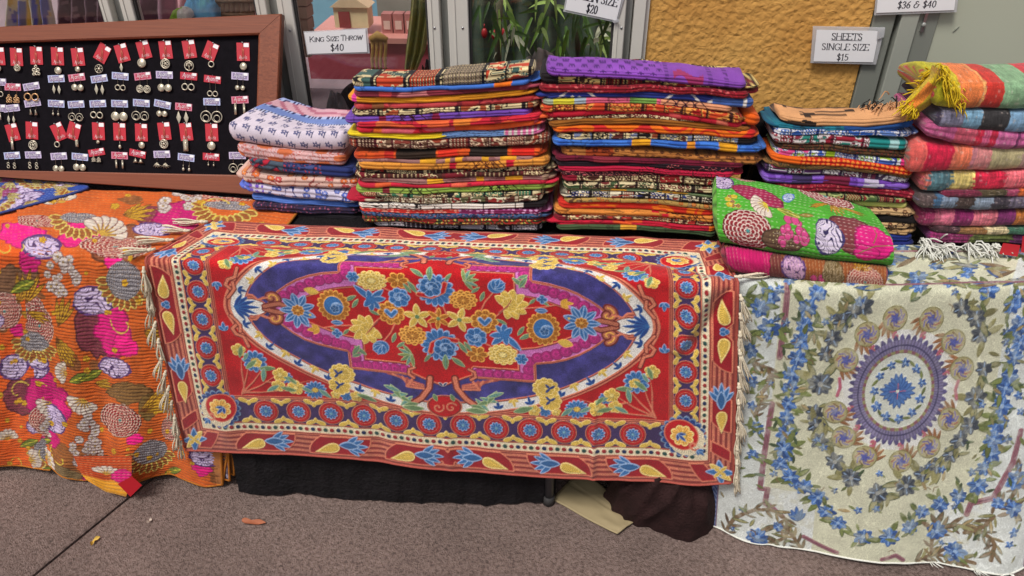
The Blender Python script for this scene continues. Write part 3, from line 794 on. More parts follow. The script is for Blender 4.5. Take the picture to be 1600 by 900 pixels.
# ================================================================== THE RED EMBROIDERED RUG
def islands(mask):
    """labels of the 8-connected pieces of a mask, by joining runs row after row"""
    lab = np.zeros(mask.shape, np.int32); par = [0]
    def find(a):
        while par[a] != a: par[a] = par[par[a]]; a = par[a]
        return a
    prev = []
    for r in range(mask.shape[0]):
        e = np.flatnonzero(np.diff(np.r_[0, mask[r].astype(np.int8), 0])); cur = []
        for a, b in zip(e[::2], e[1::2]):
            k = 0
            for (a2, b2, l2) in prev:
                if a2 <= b and b2 >= a:
                    l2 = find(l2)
                    if k == 0: k = l2
                    else: par[l2] = k
            if k == 0: k = len(par); par.append(k)
            lab[r, a:b] = k; cur.append((a, b, k))
        prev = cur
    return np.array([find(x) for x in range(len(par))], np.int32)[lab]
def make_rug():
    nu, nv = 740, 450
    HX, HY = .70, .425
    back = [(332, 345), (450, 350), (600, 355), (750, 361), (900, 366), (1000, 370), (1122, 378)]
    edge = [(226, 402), (350, 405), (500, 412), (678, 419), (850, 427), (1000, 433), (1153, 443)]
    bot = [(290, 703), (400, 706), (500, 712), (600, 722), (700, 733), (800, 742), (905, 747), (1000, 751), (1090, 757), (1146, 755)]
    rows = []
    for f, v in ((0, .425), (.25, .365), (.405, .340), (.52, .296), (.62, .2555), (.79, .20), (1, .136)):
        rows.append((v, [onZ(x, y, .7665) for x, y in lerp_px(back, edge, f)]))
    EP = np.array(edge, float); BP = np.array(bot, float)
    rs = lambda P: np.stack([np.interp(np.linspace(0, 1, 60), np.r_[0, np.cumsum(np.hypot(*np.diff(P, axis=0).T))] / np.hypot(*np.diff(P, axis=0).T).sum(), P[:, k]) for k in (0, 1)], -1)
    EP, BP = rs(EP), rs(BP); Ye = np.array([onZ(x, y, .7665)[1] for x, y in EP])
    for g in (.03, .15, .3, .5, .7, .85, 1.0):                            # the hanging part, evenly seen from the front
        q = EP * (1 - g) + BP * g; Yb = 1.352 - .05 * (BP[:, 0] - 290) / 855
        rows.append((.136 - .561 * g, [onY(x, y, (ye - .012) + (yb - ye + .012) * g ** 1.5) for (x, y), ye, yb in zip(q, Ye, Yb)]))
    G = net(rows, nu, nv, HY, -HY, .011)
    N = toward(G, normals(G))
    c = Canvas(-HX, HX, -HY, HY, nu, nv)
    X, Y = c.X, c.Y; ax, ay = np.abs(X), np.abs(Y)
    # colours of the wools
    RED, DRED = c8(188, 22, 30), c8(152, 20, 34); CORAL = c8(216, 126, 98); ROSE = c8(172, 84, 76); DROSE = c8(112, 40, 38)
    CREAM = c8(228, 214, 182); WHITE = c8(228, 224, 218); NAVY = c8(55, 51, 108); PLUM = c8(62, 44, 88)
    BLUE = c8(54, 110, 172); DBLUE = c8(28, 54, 110); PALE = c8(150, 180, 220); YEL = c8(222, 186, 84); PYEL = c8(244, 218, 140)
    OCH = c8(176, 108, 36); POCH = c8(240, 178, 84); GRN = c8(108, 138, 96); TEAL = c8(104, 150, 140); PGRN = c8(170, 188, 140)
    MAG = c8(172, 44, 118); PINK = c8(204, 116, 186)
    n1 = fbm(X * 60, Y * 60, 3); n2 = fbm(X * 18, Y * 18, 5)
    d = np.minimum((HX - ax) * 1.1, HY - ay); hor = (HY - ay) < (HX - ax) * 1.1         # hor: top and bottom borders
    s_ = np.where(hor, ax, ay)                                            # runs along the border, mirrored at its middle
    side = (~hor)
    # outer border: rose stripes with slanted red leaf panels
    st = np.sin((d - .006) / .060 * 2 * math.pi * 4.5 + .5)
    col = np.where((st > .35)[..., None], DROSE * 1.15, np.where((st > -.2)[..., None], ROSE, CORAL * .93))
    c.rgb[:] = col * (.9 + .2 * n1[..., None])
    c.rgb[d < .007] = DROSE * 1.2
    c.rgb[(d > .0025) & (d < .0045)] = CORAL * .8
    q = (d - .035) / .029                                                 # -1 at the outside, 1 at the inside of the border
    pb = c.newid('border')
    def panel(t0, t1, slant):
        tt = (s_ - (t0 + t1) / 2 - slant * q * .018) / ((t1 - t0) / 2)
        return (np.abs(q) < .92) & (np.abs(tt) < 1 - .18 * q * q) & (d < .066)
    pan = np.zeros(X.shape, bool)
    for k in range(3):
        pan |= hor & panel(.008 + .195 * k, .160 + .195 * k, -1)
    pan |= side & panel(.0, .105, -1) | side & panel(.165, .275, -1)
    pan |= hor & panel(.605, .648, -1)
    pan |= side & panel(.315, .352, -1)
    pan |= hor & (ax < .016) & (np.abs(q) < .7)
    c.rgb[pan] = (DRED * (1 + .12 * (n1[..., None] - .5)))[pan]; c.h[pan] = .0006
    e = c.rim(pan, 4); c.rgb[e] = CORAL; c.h[e] = .0012
    # lines, dotted cream band, rosette band
    def band(a, b, col, h=.0004):
        m = (d >= a) & (d < b); c.rgb[m] = col; c.h[m] = h
    band(.0615, .064, CORAL); band(.064, .067, DROSE * 1.2); band(.067, .0685, CORAL)
    cb = c.newid('dotted_band'); rb = c.newid('rosette_band')
    m = (d >= .0685) & (d < .088); c.rgb[m] = (CREAM * (.95 + .1 * n1[..., None]))[m]; c.pid[m] = cb
    band(.088, .0895, DROSE); band(.0895, .0915, CORAL); band(.0915, .093, DROSE)
    m = (d >= .093) & (d < .160); c.rgb[m] = (PLUM * (.9 + .25 * n1[..., None]))[m]; c.pid[m] = rb
    band(.158, .160, CORAL); band(.160, .1625, DROSE); band(.1625, .165, CORAL); band(.165, .168, DROSE * 1.2); band(.168, .170, CORAL)
    c.pid[d < .0685] = pb
    # the field
    fld = c.newid('field'); m = d >= .1695
    c.rgb[m] = (RED * (.9 + .28 * (n2[..., None] - .3)))[m]; c.pid[m] = fld
    # dots
    for i, t in enumerate(np.arange(-.605, .606, .0163)):
        col = (DBLUE * .75, c8(150, 40, 44), c8(40, 76, 70), c8(150, 40, 44))[i % 4]
        for sg in (-1, 1): c.disc(t, sg * (HY - .0783), .0055, col, sx=1.05, h=.0013)
    for i, t in enumerate(np.arange(-.33, .331, .0163)):
        col = (DBLUE * .75, c8(150, 40, 44), c8(40, 76, 70), c8(150, 40, 44))[i % 4]
        for sg in (-1, 1): c.disc(sg * (HX - .0783 / 1.1), t, .0052, col, sx=.9, sy=1.1, h=.0013)
    # border leaves: blue feathers and yellow drops
    def feather(x, y, a):
        p = c.newid('leaf')
        for k in range(5):
            b = a + (k - 2) * .36; l = .050 - .006 * abs(k - 2)
            c.leaf(x + math.cos(b) * l * .55, y + math.sin(b) * l * .55, l * .6, .0075, b, BLUE, PALE, None, .0013, p, .36)
        c.leaf(x + math.cos(a) * .008, y + math.sin(a) * .008, .026, .012, a, BLUE * .9, PALE, None, .0013, p, .3)
    def drop(x, y, a, L=.034, W=.0155):
        c.leaf(x, y, L, W, a, YEL, PYEL, None, .0014, c.newid('leaf'), .24, tear=.8)
    for sy in (-1, 1):
        yb = sy * (HY - .034)
        for sx in (-1, 1):
            for k in range(3):
                feather(sx * (.068 + .195 * k), yb - sy * .004, (math.pi if sx > 0 else 0))
                drop(sx * (.118 + .195 * k), yb + sy * .010, (0 if sx > 0 else math.pi) + sx * sy * .30)
            for q_, cc, oc in ((-.5, BLUE, PALE), (0, YEL, PYEL), (.5, BLUE, PALE)):
                a = math.atan2(sy * .7, sx * .7) + q_ * 1.3
                c.leaf(sx * (HX - .032), yb + sy * .001, .036, .0115, a, cc, oc, None, .0013, None, .26)
            c.star(sx * (HX - .032), yb, .020, 4, YEL, PYEL, YEL, .78, pid=c.newid('flower'))
    for sx in (-1, 1):
        xb = sx * (HX - .031)
        c.flower(xb + sx * .002, 0, .0125, 3, BLUE, PALE, None, 0 if sx > 0 else math.pi, depth=.35, pid=c.newid('flower'))
        for sy in (-1, 1):
            drop(xb, sy * .052, sy * math.pi / 2 + sx * sy * .12)
            feather(xb - sx * .002, sy * .198, sy * math.pi / 2 * -1)
            drop(xb, sy * .252, sy * math.pi / 2, .032, .014)
    # rosettes and their butterfly leaves
    def rosette(x, y, sd_=False):
        p = c.newid('rosette')
        qx = .86 if sd_ else 1.0
        for r, col in ((.0315, CORAL), (.0297, DROSE), (.0280, RED), (.0226, CORAL * .95), (.0215, DRED * 1.05)):
            c.disc(x, y, r, col, 0, qx, 1, .0008, p)
        c.flower(x, y, .0172, 10, BLUE, PALE, c8(120, 170, 190), .2, qx, 1, depth=.3, ow=.16, cr=.22, pid=p)
    def wing(x, y, a, k_=1.0):
        p = c.newid('leaf')
        for k in (-1, 1):
            b = a + k * (math.pi / 2 + .38)
            c.leaf(x + math.cos(b) * .0145 * k_, y + math.sin(b) * .0145 * k_, .0180 * k_, .0066 * k_, b, YEL, PYEL, None, .0012, p, .24, tear=-.25)
        c.leaf(x + math.cos(a) * .002, y + math.sin(a) * .002, .0090 * k_, .0070 * k_, a, YEL, PYEL, None, .0013, p, .22)
    yr = HY - .1265; xr = HX - .1265 / 1.1
    for t in np.arange(-.50125, .502, .0835):
        for sy in (-1, 1):
            wing(t, sy * (yr + .0240), -sy * math.pi / 2, .84); wing(t, sy * (yr - .0240), sy * math.pi / 2, .84)
    for t in (-.156, -.078, 0, .078, .156, -.23, .23):
        for sx in (-1, 1):
            wing(sx * (xr + .0185), t, math.pi if sx > 0 else 0, .72); wing(sx * (xr - .0185), t, 0 if sx > 0 else math.pi, .72)
    for t in (-.4595, -.376, -.2925, -.209, -.1255, -.042, .042, .1255, .209, .2925, .376, .4595):
        for sy in (-1, 1): rosette(t, sy * yr)
    for t in (-.195, -.117, -.039, .039, .117, .195):
        for sx in (-1, 1): rosette(sx * xr, t, True)
    for sx in (-1, 1):
        for sy in (-1, 1):
            p = c.newid('corner_flower'); x, y = sx * (xr - .006), sy * (yr - .006)
            a0 = math.atan2(sy, sx)
            c.flower(x, y, .056, 18, DBLUE * 1.15, PALE * .8, None, 0, depth=.16, ow=.07, pid=p)
            c.flower(x + sx * .008, y + sy * .008, .044, 14, CREAM, CREAM, None, 0, depth=.05, pid=p)
            c.disc(x - sx * .004, y - sy * .004, .043, CORAL, a0, 1, .92, .0012, p); c.disc(x - sx * .004, y - sy * .004, .040, RED, a0, 1, .92, .0012, p)
            c.flower(x - sx * .002, y - sy * .002, .029, 8, POCH, PYEL, YEL, .3, depth=.22, pid=p, cr=.4)
            c.fan(x - sx * .012, y - sy * .006, .026, 3, 1.6, a0, DBLUE * 1.3, PALE, .006, .0015, p)
            c.stroke(spiral(x + sx * .026, y + sy * .022, .014, .9, a0, sx * sy), .0028, CORAL, .0014, p)
            c.fan(x + sx * .034, y + sy * .034, .022, 3, 1.2, a0, BLUE, PALE, .006, .0014, p)
    # pale oval band around a navy ground
    f = ((ax / .516) ** 1.75 + (ay / .268) ** 1.75) ** (1 / 1.75); f2 = ((ax / .462) ** 1.85 + (ay / .232) ** 1.85) ** (1 / 1.85)
    wb = c.newid('pale_band'); nb = c.newid('navy_ground')
    m = f < 1.02; c.rgb[m] = CORAL; c.h[m] = .0010; c.pid[m] = wb
    m = f < 1.008; c.rgb[m] = DROSE * 1.2; m = f < .998; c.rgb[m] = CORAL
    m = f < .986; c.rgb[m] = (WHITE * (.93 + .12 * n1[..., None]))[m]; c.h[m] = .0004
    lobe = (f2 < 1.03) & ~((np.hypot((ax - .470) / .052, ay / .024) < 1))       # the ground ends in two rounded lobes
    m = lobe; c.rgb[m] = CORAL; c.h[m] = .0009; c.pid[m] = nb
    e1 = c.rim(lobe, 6); e2 = c.rim(lobe, 3)
    c.rgb[lobe] = (NAVY * (.75 + .75 * fbm(X * 42, Y * 42, 9)[..., None]))[lobe]; c.h[lobe] = .0002 + .0006 * fbm(X * 42, Y * 42, 9)[lobe]
    c.rgb[e1] = CORAL; c.h[e1] = .0011; c.rgb[e2] = DROSE * 1.25
    # tulips along the pale band
    th = np.linspace(0, math.pi / 2, 400)
    cx = .4880 * np.cos(th) ** (2 / 1.8); cy = .2490 * np.sin(th) ** (2 / 1.8)
    L = np.r_[0, np.cumsum(np.hypot(np.diff(cx), np.diff(cy)))]
    for i, t in enumerate(np.arange(.050, L[-1] - .06, .040)):
        x, y = np.interp(t, L, cx), np.interp(t, L, cy); x2, y2 = np.interp(t + .004, L, cx), np.interp(t + .004, L, cy)
        for sx in (-1, 1):
            for sy in (-1, 1):
                a = math.atan2((y2 - y) * sy, (x2 - x) * sx)
                nx_, ny_ = x * sx * .3, y * sy
                o = math.atan2(ny_, nx_)
                if i % 2: c.fan(x * sx - math.cos(o) * .010, y * sy - math.sin(o) * .010, .021, 3, 2.1, o, YEL, PYEL, .0060, .0012, c.newid('leaf'))
                else: c.fan(x * sx + math.cos(o) * .010, y * sy + math.sin(o) * .010, .022, 3, 1.9, o + math.pi, DBLUE * 1.25, BLUE, .0055, .0012, c.newid('leaf'))
    for sx in (-1, 1):
        c.fan(sx * .500, 0, .060, 7, 2.0, math.pi if sx > 0 else 0, DBLUE * 1.3, BLUE, .0075, .0014, c.newid('leaf'))
        for sy in (-1, 1):                                                # scrolled brackets outside the tip
            c.stroke(np.array([(.478, .112), (.487, .085), (.505, .078), (.513, .062), (.500, .05)]) * [sx, sy], .0035, CORAL, .0014, None, False, DROSE)
            c.stroke(np.array([(.512, .026), (.502, .038), (.492, .052), (.494, .07)]) * [sx, sy], .0035, CORAL, .0014, None, False, DROSE)
    # stepped pink band and the red heart of the medallion
    outx = np.where(ax < .231, .1655, np.interp(ax, [.231, .27, .304, .335, .362, .387, .408, .424], [.116, .110, .101, .088, .071, .051, .028, 0]))
    inx = np.where(ax < .192, .136, np.interp(ax, [.192, .235, .266, .29, .312, .338, .360, .380], [.078, .071, .062, .053, .043, .030, .016, 0]))
    po = (ay < outx) & (ax < .424); pi_ = (ay < inx) & (ax < .380)
    pk_ = c.newid('pink_band'); md = c.newid('medallion')
    c.rgb[po] = (PINK * (.85 + .3 * n2[..., None]))[po]; c.h[po] = .0008; c.pid[po] = pk_
    path = [(t, .1510) for t in np.arange(.092, .215, .0235)] + [(.2135, .130), (.214, .108)] + [(t, float(np.interp(t, [.231, .27, .304, .335, .362, .385], [.097, .089, .076, .060, .044, .028]))) for t in np.arange(.236, .385, .0225)]
    for (x, y) in path:
        for sx in (-1, 1):
            for sy in (-1, 1):
                c.disc(sx * x, sy * y, .0156, MAG * .72, h=.0014); c.disc(sx * x, sy * y, .0140, MAG, h=.0016)
                c.disc(sx * x - .002, sy * y + .002, .0076, MAG * 1.16, h=.0019); c.disc(sx * x - .001, sy * y + .001, .0040, MAG * .95, h=.0017)
    for mk, kk in ((po, 6), (pi_, 0)):
        if kk:
            e = c.rim(mk, 7); c.rgb[e] = CORAL; c.h[e] = .0014; e = c.rim(mk, 4); c.rgb[e] = DROSE * 1.25; e = c.rim(mk, 2); c.rgb[e] = CORAL
    heart = pi_ | ((ay < .192 - ax * .42) & (ax < .078))
    c.rgb[heart] = (RED * (.92 + .25 * (n2[..., None] - .3)))[heart]; c.h[heart] = .0004; c.pid[heart] = md
    e = c.rim(heart, 6); c.rgb[e] = CORAL; c.h[e] = .0013; e = c.rim(heart, 3); c.rgb[e] = DROSE * 1.2
    for sx in (-1, 1):
        for sy in (-1, 1):
            c.stroke(np.array([(.066, .142), (.080, .148), (.082, .162), (.070, .170)]) * [sx, sy], .003, CORAL, .0014, None, False, DROSE)
            # the little red urn below the heart, with its arms, feathers and green leaves
            c.stroke(np.array([(.030, .168), (.034, .195), (.055, .225), (.075, .24)]) * [sx, sy], .0055, CORAL, .0014, None, False, DROSE)
            for k in range(6):
                c.stroke(np.array([(.048, .188 + .002 * k), (.09, .176 + .004 * k), (.135 - .012 * k, .166 + .002 * k)]) * [sx, sy], .0030, CORAL if k % 2 else ROSE, .0013)
            p = c.newid('leaf')
            for k in range(6):
                a = .55 + .28 * (k - 2.5); l = .030
                x, y = .085 + .0085 * k, .245 - .0075 * k
                c.leaf(sx * x, sy * y, .023, .0065, math.atan2(-sy * math.sin(a - .9 * (k % 2)), sx * math.cos(a - .9 * (k % 2))), TEAL if k % 2 else GRN, PGRN, None, .0013, p, .3)
            c.leaf(sx * .078, sy * .256, .028, .009, math.atan2(0, sx), GRN, PGRN, None, .0013, p, .3)
    for sy in (-1, 1):
        p = c.newid('urn_motif')
        c.disc(0, sy * .246, .044, CORAL, 0, 1, .72, .0010, p); c.disc(0, sy * .246, .041, DROSE, 0, 1, .72, .0010, p); c.disc(0, sy * .246, .038, RED, 0, 1, .72, .001, p)
        for sx in (-1, 1):
            c.stroke(spiral(sx * .016, sy * .250, .015, 1.1, .5, sx), .0022, CORAL, .0014, p)
            c.leaf(sx * .021, sy * .222, .011, .006, sy * 1.2, GRN, PGRN, None, .0012, p)
            c.fan(0, sy * .190, .016, 2, 1.6, sy * -math.pi / 2, DBLUE, WHITE, .005, .0012, p)
    # scrolls at the pointed ends
    for sx in (-1, 1):
        for sy in (-1, 1):
            p = c.newid('scroll')
            c.stroke(spiral(sx * .404, sy * .029, .019, .85, math.pi / 2 * sy + (0 if sx > 0 else math.pi), -sx * sy), .0065, CORAL * .86, .0016, p, False, DROSE)
            c.stroke(spiral(sx * .404, sy * .029, .019, .85, math.pi / 2 * sy + (0 if sx > 0 else math.pi), -sx * sy), .002, POCH, .002, p)
            c.stroke(np.array([(.372, .006), (.386, .013), (.402, .010), (.424, .004)]) * [sx, sy], .005, CORAL * .86, .0016, p, False, DROSE)
            for k in range(4):
                c.stroke(np.array([(.462, .024 + .004 * k), (.450, .026 + .003 * k), (.438, .022), (.424 - .003 * k, .030)]) * [sx, sy], .0026, CORAL if k % 2 else ROSE * .9, .0013, p)
    # flowers of the heart, placed where they sit in the weave (half turn symmetry)
    K = lambda px, py: ((px - 676) / 651.0, -(py - 493.6 - .048 * (px - 676)) / 553.0)
    def both(fn, px, py, *a):
        x, y = K(px, py); c.zoom = (x, y, .86); fn(x, y, 0); c.zoom = (-x, -y, .86); fn(-x, -y, math.pi); c.zoom = None
    def stem(pts):
        for sg in (1, -1): c.stroke(np.array([K(*p) for p in pts]) * sg, .0018, CORAL, .0012)
    for P in ([(681, 520), (676, 505), (690, 488), (684, 470)], [(749, 498), (770, 520), (784, 521)], [(734, 527), (760, 540), (775, 545)], [(773, 448), (752, 470), (742, 488)], [(789, 475), (770, 490), (760, 495)], [(800, 480), (840, 478), (862, 474)], [(573, 450), (577, 462)]):
        stem(P)
    def bigrose(x, y, r):
        p = c.newid('flower')
        c.flower(x, y, .054, 15, BLUE, PALE, None, r, depth=.2, ow=.1, pid=p)
        x2, y2 = x - .013 * math.cos(r), y + .010 * math.cos(r)
        c.stroke([(x2 - .035 * math.cos(r), y2 - .025 * math.cos(r)), (x2, y2 - .030 * math.cos(r)), (x2 + .033 * math.cos(r), y2 - .012 * math.cos(r)), (x2 + .040 * math.cos(r), y2 + .012 * math.cos(r))], .0048, RED, .0017, p, False, CORAL)
        c.flower(x2, y2, .033, 6, BLUE * .92, PALE, None, .3, depth=.16, ow=.1, pid=p)
        for k in range(3): c.stroke(spiral(x2, y2, .022 - .006 * k, .7, k * 2.0), .0014, PALE, .0018, p)
    both(bigrose, 676, 452)
    def mum(x, y, r):
        c.flower(x, y, .037, 11, OCH, POCH, None, r, 1.1, .88, .2, .13, pid=c.newid('flower'), layers=3)
    both(mum, 718, 467)
    c.star(*K(644, 492), .034, 5, YEL, PYEL, GRN, .35, pid=c.newid('flower')); c.star(*K(710, 497), .034, 5, YEL, PYEL, GRN, .0, pid=c.newid('flower'))
    c.star(*K(677, 495), .029, 6, OCH, POCH, GRN, .4, .22, pid=c.newid('flower'))
    def brose(x, y, r):
        p = c.newid('flower'); c.flower(x, y, .040, 9, OCH, POCH, None, r, depth=.2, ow=.11, pid=p)
        c.flower(x, y, .024, 5, OCH * 1.1, POCH, None, r + .3, depth=.2, ow=.14, pid=p)
        c.stroke([(x - .012, y + .006), (x, y - .008), (x + .013, y + .007)], .0045, BLUE, .0018, p, False, PALE)
    both(brose, 749, 500)
    def bird(x, y, r):
        p = c.newid('leaf'); q = math.cos(r)
        for a, l in ((2.35, .060), (1.75, .030), (.75, .048), (.15, .040), (-.9, .034), (-1.6, .036), (-2.3, .030)):
            a += r; c.leaf(x + math.cos(a) * l * .5, y + math.sin(a) * l * .5, l * .58, .0105, a, BLUE, PALE, None, .0013, p, .26)
        c.disc(x, y, .014, BLUE, h=.0015, pid=p)
    both(bird, 573, 467)
    def rose(x, y, r, col=BLUE, oc=PALE, R=.032):
        p = c.newid('flower'); c.flower(x, y, R, 7, col, oc, None, r, depth=.18, ow=.11, pid=p)
        for k in range(3): c.stroke(spiral(x, y, R * (.72 - .2 * k), .62, r + k * 2.1), .0014, oc, .0018, p)
    both(rose, 618, 463)
    both(lambda x, y, r: c.flower(x, y, .040, 12, YEL, PYEL, PYEL, r, 1.12, .86, .18, .1, pid=c.newid('flower'), layers=3, fill2=YEL * .93), 577, 437)
    both(lambda x, y, r: c.flower(x, y, .029, 6, OCH, POCH, POCH, r, 1.1, .95, .4, .14, .2, pid=c.newid('flower')), 618, 437)
    both(lambda x, y, r: c.flower(x, y, .019, 6, BLUE, PALE, BLUE, r, depth=.3, ow=.16, pid=c.newid('flower')), 548, 431)
    def pleaf(x, y, r):
        p = c.newid('flower')
        for k in range(8):
            a = r + .4 + (k - 3.5) * .62; l = .052 - .002 * abs(k - 3.5)
            c.leaf(x + math.cos(a) * l * .5, y + math.sin(a) * l * .5, l * .56, .015, a, YEL, PYEL, None, .0013, p, .18)
        c.flower(x, y, .024, 8, YEL, PYEL, None, r, depth=.2, ow=.1, pid=p)
        c.stroke([(x - .030 * math.cos(r), y - .026 * math.cos(r)), (x - .006 * math.cos(r), y - .004), (x + .006 * math.cos(r), y + .018 * math.cos(r))], .0028, ROSE, .0017, p, True)
    both(pleaf, 790, 474)
    def tulip(x, y, r):
        p = c.newid('flower'); c.disc(x, y, .022, PALE, .6 + r, 1.15, 1, .0012, p); c.disc(x, y, .020, BLUE, .6 + r, 1.15, 1, .0013, p)
        c.fan(x - .012 * math.cos(r + .8), y - .012 * math.sin(r + .8), .042, 4, 1.5, .8 + r, BLUE, PALE, .010, .0014, p)
    both(tulip, 771, 446)
    def gleaf(x, y, r, a=0.0, L=.022):
        p = c.newid('leaf'); c.leaf(x, y, L, L * .36, a + r, GRN, PGRN, TEAL, .0012, p, .25)
    def thistle(x, y, r):
        p = c.newid('leaf')
        for k in range(6): a = r + .35 + (k - 2.5) * .52; c.leaf(x + math.cos(a) * .018, y + math.sin(a) * .018, .023, .0062, a, (GRN, TEAL, c8(132, 150, 90))[k % 3], PGRN, None, .0013, p, .3)
    both(thistle, 722, 437)
    for px, py, a, L in ((748, 462, 1.2, .018), (738, 452, .7, .016), (805, 440, -.7, .022), (812, 432, .4, .016), (776, 500, -.5, .016), (632, 449, -1.0, .018), (812, 522, .5, .020), (805, 514, 1.0, .018), (712, 540, -1.0, .022), (683, 562, -1.6, .026), (703, 563, -.7, .024), (825, 469, .8, .014), (843, 471, -.6, .016), (655, 555, -2.2, .016), (540, 547, 1.0, .022)):
        both(lambda x, y, r, a=a, L=L: gleaf(x, y, r, a, L), px, py)
    def sun_(x, y, r):
        p = c.newid('flower'); c.flower(x, y, .054, 17, OCH, POCH, None, r, .88, 1.0, .16, .08, pid=p)
        c.disc(x, y, .034, POCH, 0, .88, 1, .0014, p); c.disc(x, y, .031, BLUE, 0, .88, 1, .0015, p)
        for k in range(3): c.stroke(spiral(x + .004, y - .006, .024 - .007 * k, .58, .2 + k * .5), .0016, PALE, .0018, p)
        c.flower(x + .003, y - .009, .014, 5, BLUE * .85, PALE, None, .5, pid=p)
    both(sun_, 840, 510)
    def bstar(x, y, r):
        p = c.newid('flower')
        for k in range(9):
            a = 2 * math.pi * k / 9 + r; c.leaf(x + math.cos(a) * .027, y + math.sin(a) * .034, .026, .0125, a, BLUE, PALE, PALE, .0012, p, .24)
        c.flower(x, y, .019, 8, OCH, POCH, POCH, 0, pid=p, h=.0016)
    both(bstar, 899, 502)
    both(lambda x, y, r: c.fan(x - .014 * math.cos(r), y, .034, 3, 1.3, r + .1, YEL * [1, .9, .7], POCH, .010, .0012, c.newid('flower')), 876, 473)
    both(lambda x, y, r: c.leaf(x, y, .022, .013, r + 2.9, YEL, POCH, None, .0012, c.newid('leaf'), .22), 873, 533)
    both(lambda x, y, r: c.flower(x, y, .016, 4, BLUE, PALE, BLUE, r, depth=.4, ow=.2, pid=c.newid('flower')), 840, 466)
    both(lambda x, y, r: c.leaf(x, y, .018, .009, r, BLUE, PALE, PALE, .0012, c.newid('leaf'), .25), 838, 483)
    both(lambda x, y, r: c.disc(x, y, .004, YEL, h=.001), 880, 495)
    # flowers of the four red corners
    panzy_ = [None]
    def corner(fn, px, py):
        x, y = K(px, py); x, y = -abs(x) * 1.02, -abs(y) * 1.02
        q = ((-x / .516) ** 1.75 + (-y / .268) ** 1.75) ** (1 / 1.75); fr_ = 1.0 if fn is panzy_[0] else max(1.0, 1.125 / q); x, y = max(x * fr_, -.535), max(y * fr_, -.243)
        for sx in (1, -1):
            for sy in (1, -1): c.zoom = (x * sx, y * sy, .80); fn(x * sx, y * sy, sx, sy); c.zoom = None
    def br(x, y, sx, sy):
        for P in ([(-.535, -.258), (-.47, -.225), (-.42, -.19), (-.39, -.185)], [(-.535, -.258), (-.51, -.19), (-.50, -.15)], [(-.535, -.258), (-.49, -.21), (-.46, -.17), (-.43, -.16)], [(-.53, -.255), (-.42, -.245), (-.33, -.24)], [(-.525, -.25), (-.525, -.17), (-.52, -.13)], [(-.45, -.21), (-.39, -.225), (-.30, -.20)]):
            c.stroke(np.array(P) * [sx, sy], .0032, CORAL * .95, .0012, None, True); 
    corner(br, 400, 600)
    def daisy(R, n=12, cc=YEL, col=BLUE, oc=PALE, sy_=1.0):
        return lambda x, y, sx, sy: c.flower(x, y, R, n, col, oc, cc, .2, 1, sy_, .26, .11, .3, pid=c.newid('flower'))
    corner(daisy(.040, 11), 389, 560); corner(daisy(.038, 15, YEL, BLUE, PALE, .85), 468, 610); corner(daisy(.021, 9, BLUE), 429, 588); corner(daisy(.021, 8, BLUE), 523, 623)
    for px, py, R in ((444, 575, .025), (437, 606, .027), (409, 602, .022), (545, 622, .021), (368, 543, .024), (503, 620, .016), (414, 557, .017)):
        corner(daisy(R, 5, c8(236, 214, 130), YEL, PYEL), px, py)
    def panzy(x, y, sx, sy):
        p = c.newid('flower')
        c.flower(x, y + sy * -.022, .036, 9, YEL, PYEL, None, 0, depth=.16, ow=.1, pid=p); c.flower(x + sx * .012, y + sy * .020, .040, 11, YEL, PYEL, None, 0, 1.05, .9, .14, .08, pid=p, layers=2)
        for q, z in ((-.022, 1), (.020, 1)):
            for a in (.6, 2.3, 4.0): c.leaf(x + math.cos(a) * .009, y + sy * q + math.sin(a) * .009, .011, .0042, a, DBLUE * 1.2, None, None, .0018, p)
    panzy_[0] = panzy; corner(panzy, 509, 592)
    for px, py, a, L, k in ((425, 566, 0, .026, 0), (388, 584, 1.4, .026, 1), (370, 568, .7, .026, 0), (462, 580, -.4, .022, 1), (425, 608, 2.9, .026, 0), (455, 610, -.5, .020, 1), (400, 606, .5, .024, 1), (560, 627, -.35, .034, 0), (488, 613, -.7, .024, 1), (403, 540, 1.3, .024, 0), (363, 556, 1.0, .018, 1), (448, 588, 2.3, .02, 0)):
        def gl(x, y, sx, sy, a=a, L=L, k=k):
            c.leaf(x, y, L, L * .34, math.atan2(-math.sin(a) * sy * -1, math.cos(a) * sx), (GRN, TEAL)[k], PGRN, None, .0011, c.newid('leaf'), .26)
        corner(gl, px, py)
    corner(lambda x, y, sx, sy: c.fan(x, y, .030, 3, 1.5, math.pi / 2 if sy > 0 else -math.pi / 2, BLUE, PALE, .009, .0012, c.newid('flower')), 358, 512)
    for sx in (-1, 1): c.rgb  # (kept symmetrical)
    rgb, h, pid = c.reduce()
    # soft hang of the heavy cloth, with the crease at the right corner and the fold lines of its storage
    U, Vv = np.meshgrid(np.linspace(-HX, HX, nu), np.linspace(HY, -HY, nv))
    dr = np.clip((.14 - Vv) / .5, 0, 1)
    dsp = .010 * (fbm(U * 5, Vv * 4, 11) - .5) + .018 * dr * (fbm(U * 7, Vv * 1.2, 21) - .5) + .004 * (fbm(U * 16, Vv * 12, 14) - .5)
    def crease(u0, v0, u1, v1, wd, am):
        L = math.hypot(u1 - u0, v1 - v0); t = ((U - u0) * (u1 - u0) + (Vv - v0) * (v1 - v0)) / L / L
        dist = ((U - u0) * (v1 - v0) - (Vv - v0) * (u1 - u0)) / L
        return am * np.exp(-(dist / wd) ** 2) * np.clip(np.minimum(t, 1 - t) * 6 + .5, 0, 1) * ((t > -.05) & (t < 1.05))
    dsp += crease(.37, -.22, .36, -.425, .007, .006) + crease(.655, .16, .565, -.06, .016, .012) - crease(.69, .13, .60, -.06, .012, .010)
